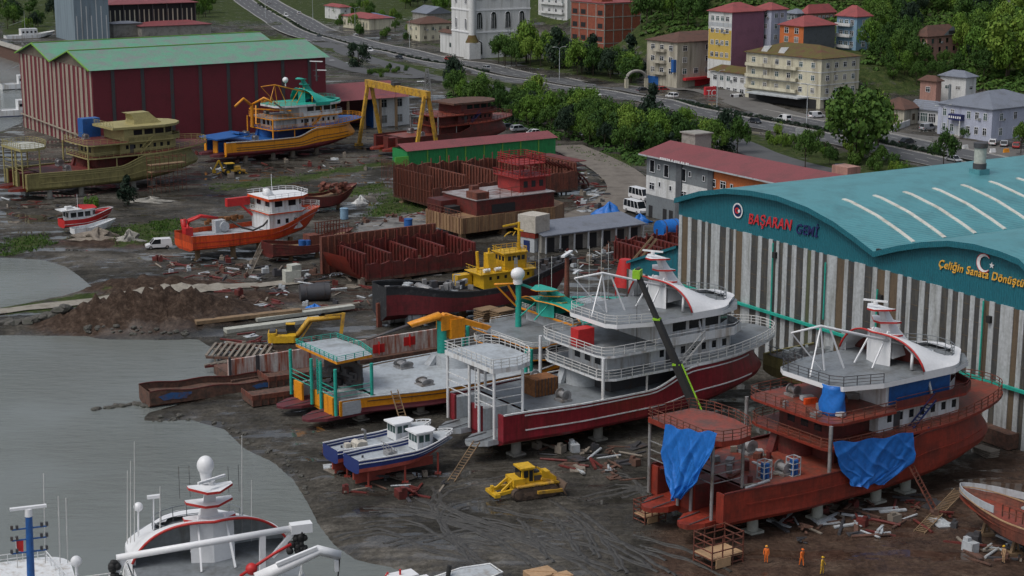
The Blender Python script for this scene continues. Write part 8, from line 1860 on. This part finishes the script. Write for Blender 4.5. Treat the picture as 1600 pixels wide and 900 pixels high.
slope+=belt([(1340,-25),(1500,-25),(1500,25),(1400,20)],26,6.,(8,12),R1,labs('on the top of the wooded slope'),grp('on the top of the wooded slope'),False)
belt([(1440,105),(1500,108),(1500,120),(1440,140),(1385,120)],20,4,(4,7),R1+[('bush','leaf_mid')],labs('below the derelict pink house'),grp('below the derelict pink house'),False)
tree(PD(1575,118,5.2),18,'tall','leaf_bright','tallest bright tree above the lavender building roof')
belt([(85,14),(90,40),(60,56),(-10,50),(-10,10)],16,7,(6,10),R1,labs('at the top left corner behind the moored boat'),grp('at the top left corner behind the moored boat'),False)
belt([(300,4),(335,4),(320,40),(302,44)],10,5,(7,11),R1,labs('between the racked shed and the road bend'),grp('between the racked shed and the road bend'))
belt([(825,-25),(1000,-25),(1000,2),(895,2)],26,7,(9,13),R1,labs('behind the brick building at the top'),grp('behind the brick building at the top'),False)
# median hedge : clipped shrubs one by one
hp=dense([P(*q) for q in [(405,8),(450,33),(480,50),(520,64),(590,80),(680,99),(760,114)]],14)
for i,p in enumerate(hp[::2]): tree(Vector((p.x,p.y,.2)),1.3,'bush','leaf_dark','small clipped shrub in the highway median, left stretch','median shrubs left stretch',1.5)
hp=dense([P(*q) for q in [(1060,161),(1100,169),(1200,189),(1300,208),(1400,229),(1470,244)]],14)
for i,p in enumerate(hp[::2]): tree(Vector((p.x,p.y,.2)),1.4,'bush','leaf_dark','small clipped shrub in the highway median, right stretch','median shrubs right stretch',1.6)
# hillside undergrowth : uncountable
def undergrowth(name,poly,n_,size,mat,hmax):
    rng=random.Random(5); xs=[q[0] for q in poly]; ys=[q[1] for q in poly]; vs=[];fs=[]; c_=0
    while c_<n_:
        px,py=rng.uniform(min(xs),max(xs)),rng.uniform(min(ys),max(ys))
        if not inpoly(np.array([px]),np.array([py]),poly)[0]: continue
        p=ground(px,py); c_+=1
        if p is None or onroad(p): continue
        rad=rng.uniform(.8,2.)*size
        for k in range(26):
            d=Vector((rng.gauss(0,1),rng.gauss(0,1),abs(rng.gauss(0,.8)))).normalized()*rad*rng.uniform(.5,1); c=p+Vector((d.x,d.y,d.z*hmax)); nrm=(d.normalized()+Vector((rng.gauss(0,.4),rng.gauss(0,.4),.4))).normalized(); u=Matrix.Rotation(rng.random()*6.28,3,nrm)@nrm.orthogonal().normalized(); v=nrm.cross(u); s=.42*size*rng.uniform(.6,1.3); o=len(vs); vs+=[c-u*s-v*s*.6,c+u*s*.2-v*s,c+u*s+v*s*.3,c-u*s*.3+v*s]; fs.append((o,o+1,o+2,o+3))
    me=bpy.data.meshes.new(name); me.from_pydata(vs,[],fs); me.materials.append(MATS[mat]); o=bpy.data.objects.new(name,me); COL.objects.link(o); o['kind']='stuff'; o['label']=dict(hillside_undergrowth='dense green undergrowth covering the hillside between the houses',belt_undergrowth='low green undergrowth below the belt of trees',grass='tufts of grass on the mud and verges')[name]; o['category']='vegetation'
undergrowth('hillside_undergrowth',[(1000,-25),(1620,-25),(1620,150),(1530,150),(1500,110),(1360,110),(1340,80),(1300,30),(1180,10),(1100,60),(1000,60)],1500,1.15,'leaf_mid',.9)
undergrowth('belt_undergrowth',[(700,148),(780,148),(900,180),(1040,208),(1140,226),(1150,245),(1000,258),(900,236),(850,212),(770,192),(700,168)],650,.9,'leaf_mid',.9)
rng=random.Random(6); vs=[];fs=[]
for poly in GRASS[:7]:
    xs=[q[0] for q in poly]; ys=[q[1] for q in poly]
    for i in range(260):
        px,py=rng.uniform(min(xs),max(xs)),rng.uniform(min(ys),max(ys))
        if not inpoly(np.array([px]),np.array([py]),poly)[0]: continue
        p=P(px,py); z=zat(p.x,p.y)
        for k in range(4):
            a=rng.random()*6.28; q=Vector((p.x+rng.gauss(0,.35),p.y+rng.gauss(0,.35),z-.03)); h_=rng.uniform(.2,.5); w_=.14; o=len(vs); vs+=[q-Vector((w_*math.cos(a),w_*math.sin(a),0)),q+Vector((w_*math.cos(a),w_*math.sin(a),0)),q+Vector((rng.gauss(0,.12),rng.gauss(0,.12),h_))]; fs.append((o,o+1,o+2))
me=bpy.data.meshes.new('grass'); me.from_pydata(vs,[],fs); me.materials.append(MATS['leaf_mid']); o=bpy.data.objects.new('grass',me); COL.objects.link(o); o['kind']='stuff'; o['label']='tufts of grass on the mud banks and verges'; o['category']='grass'
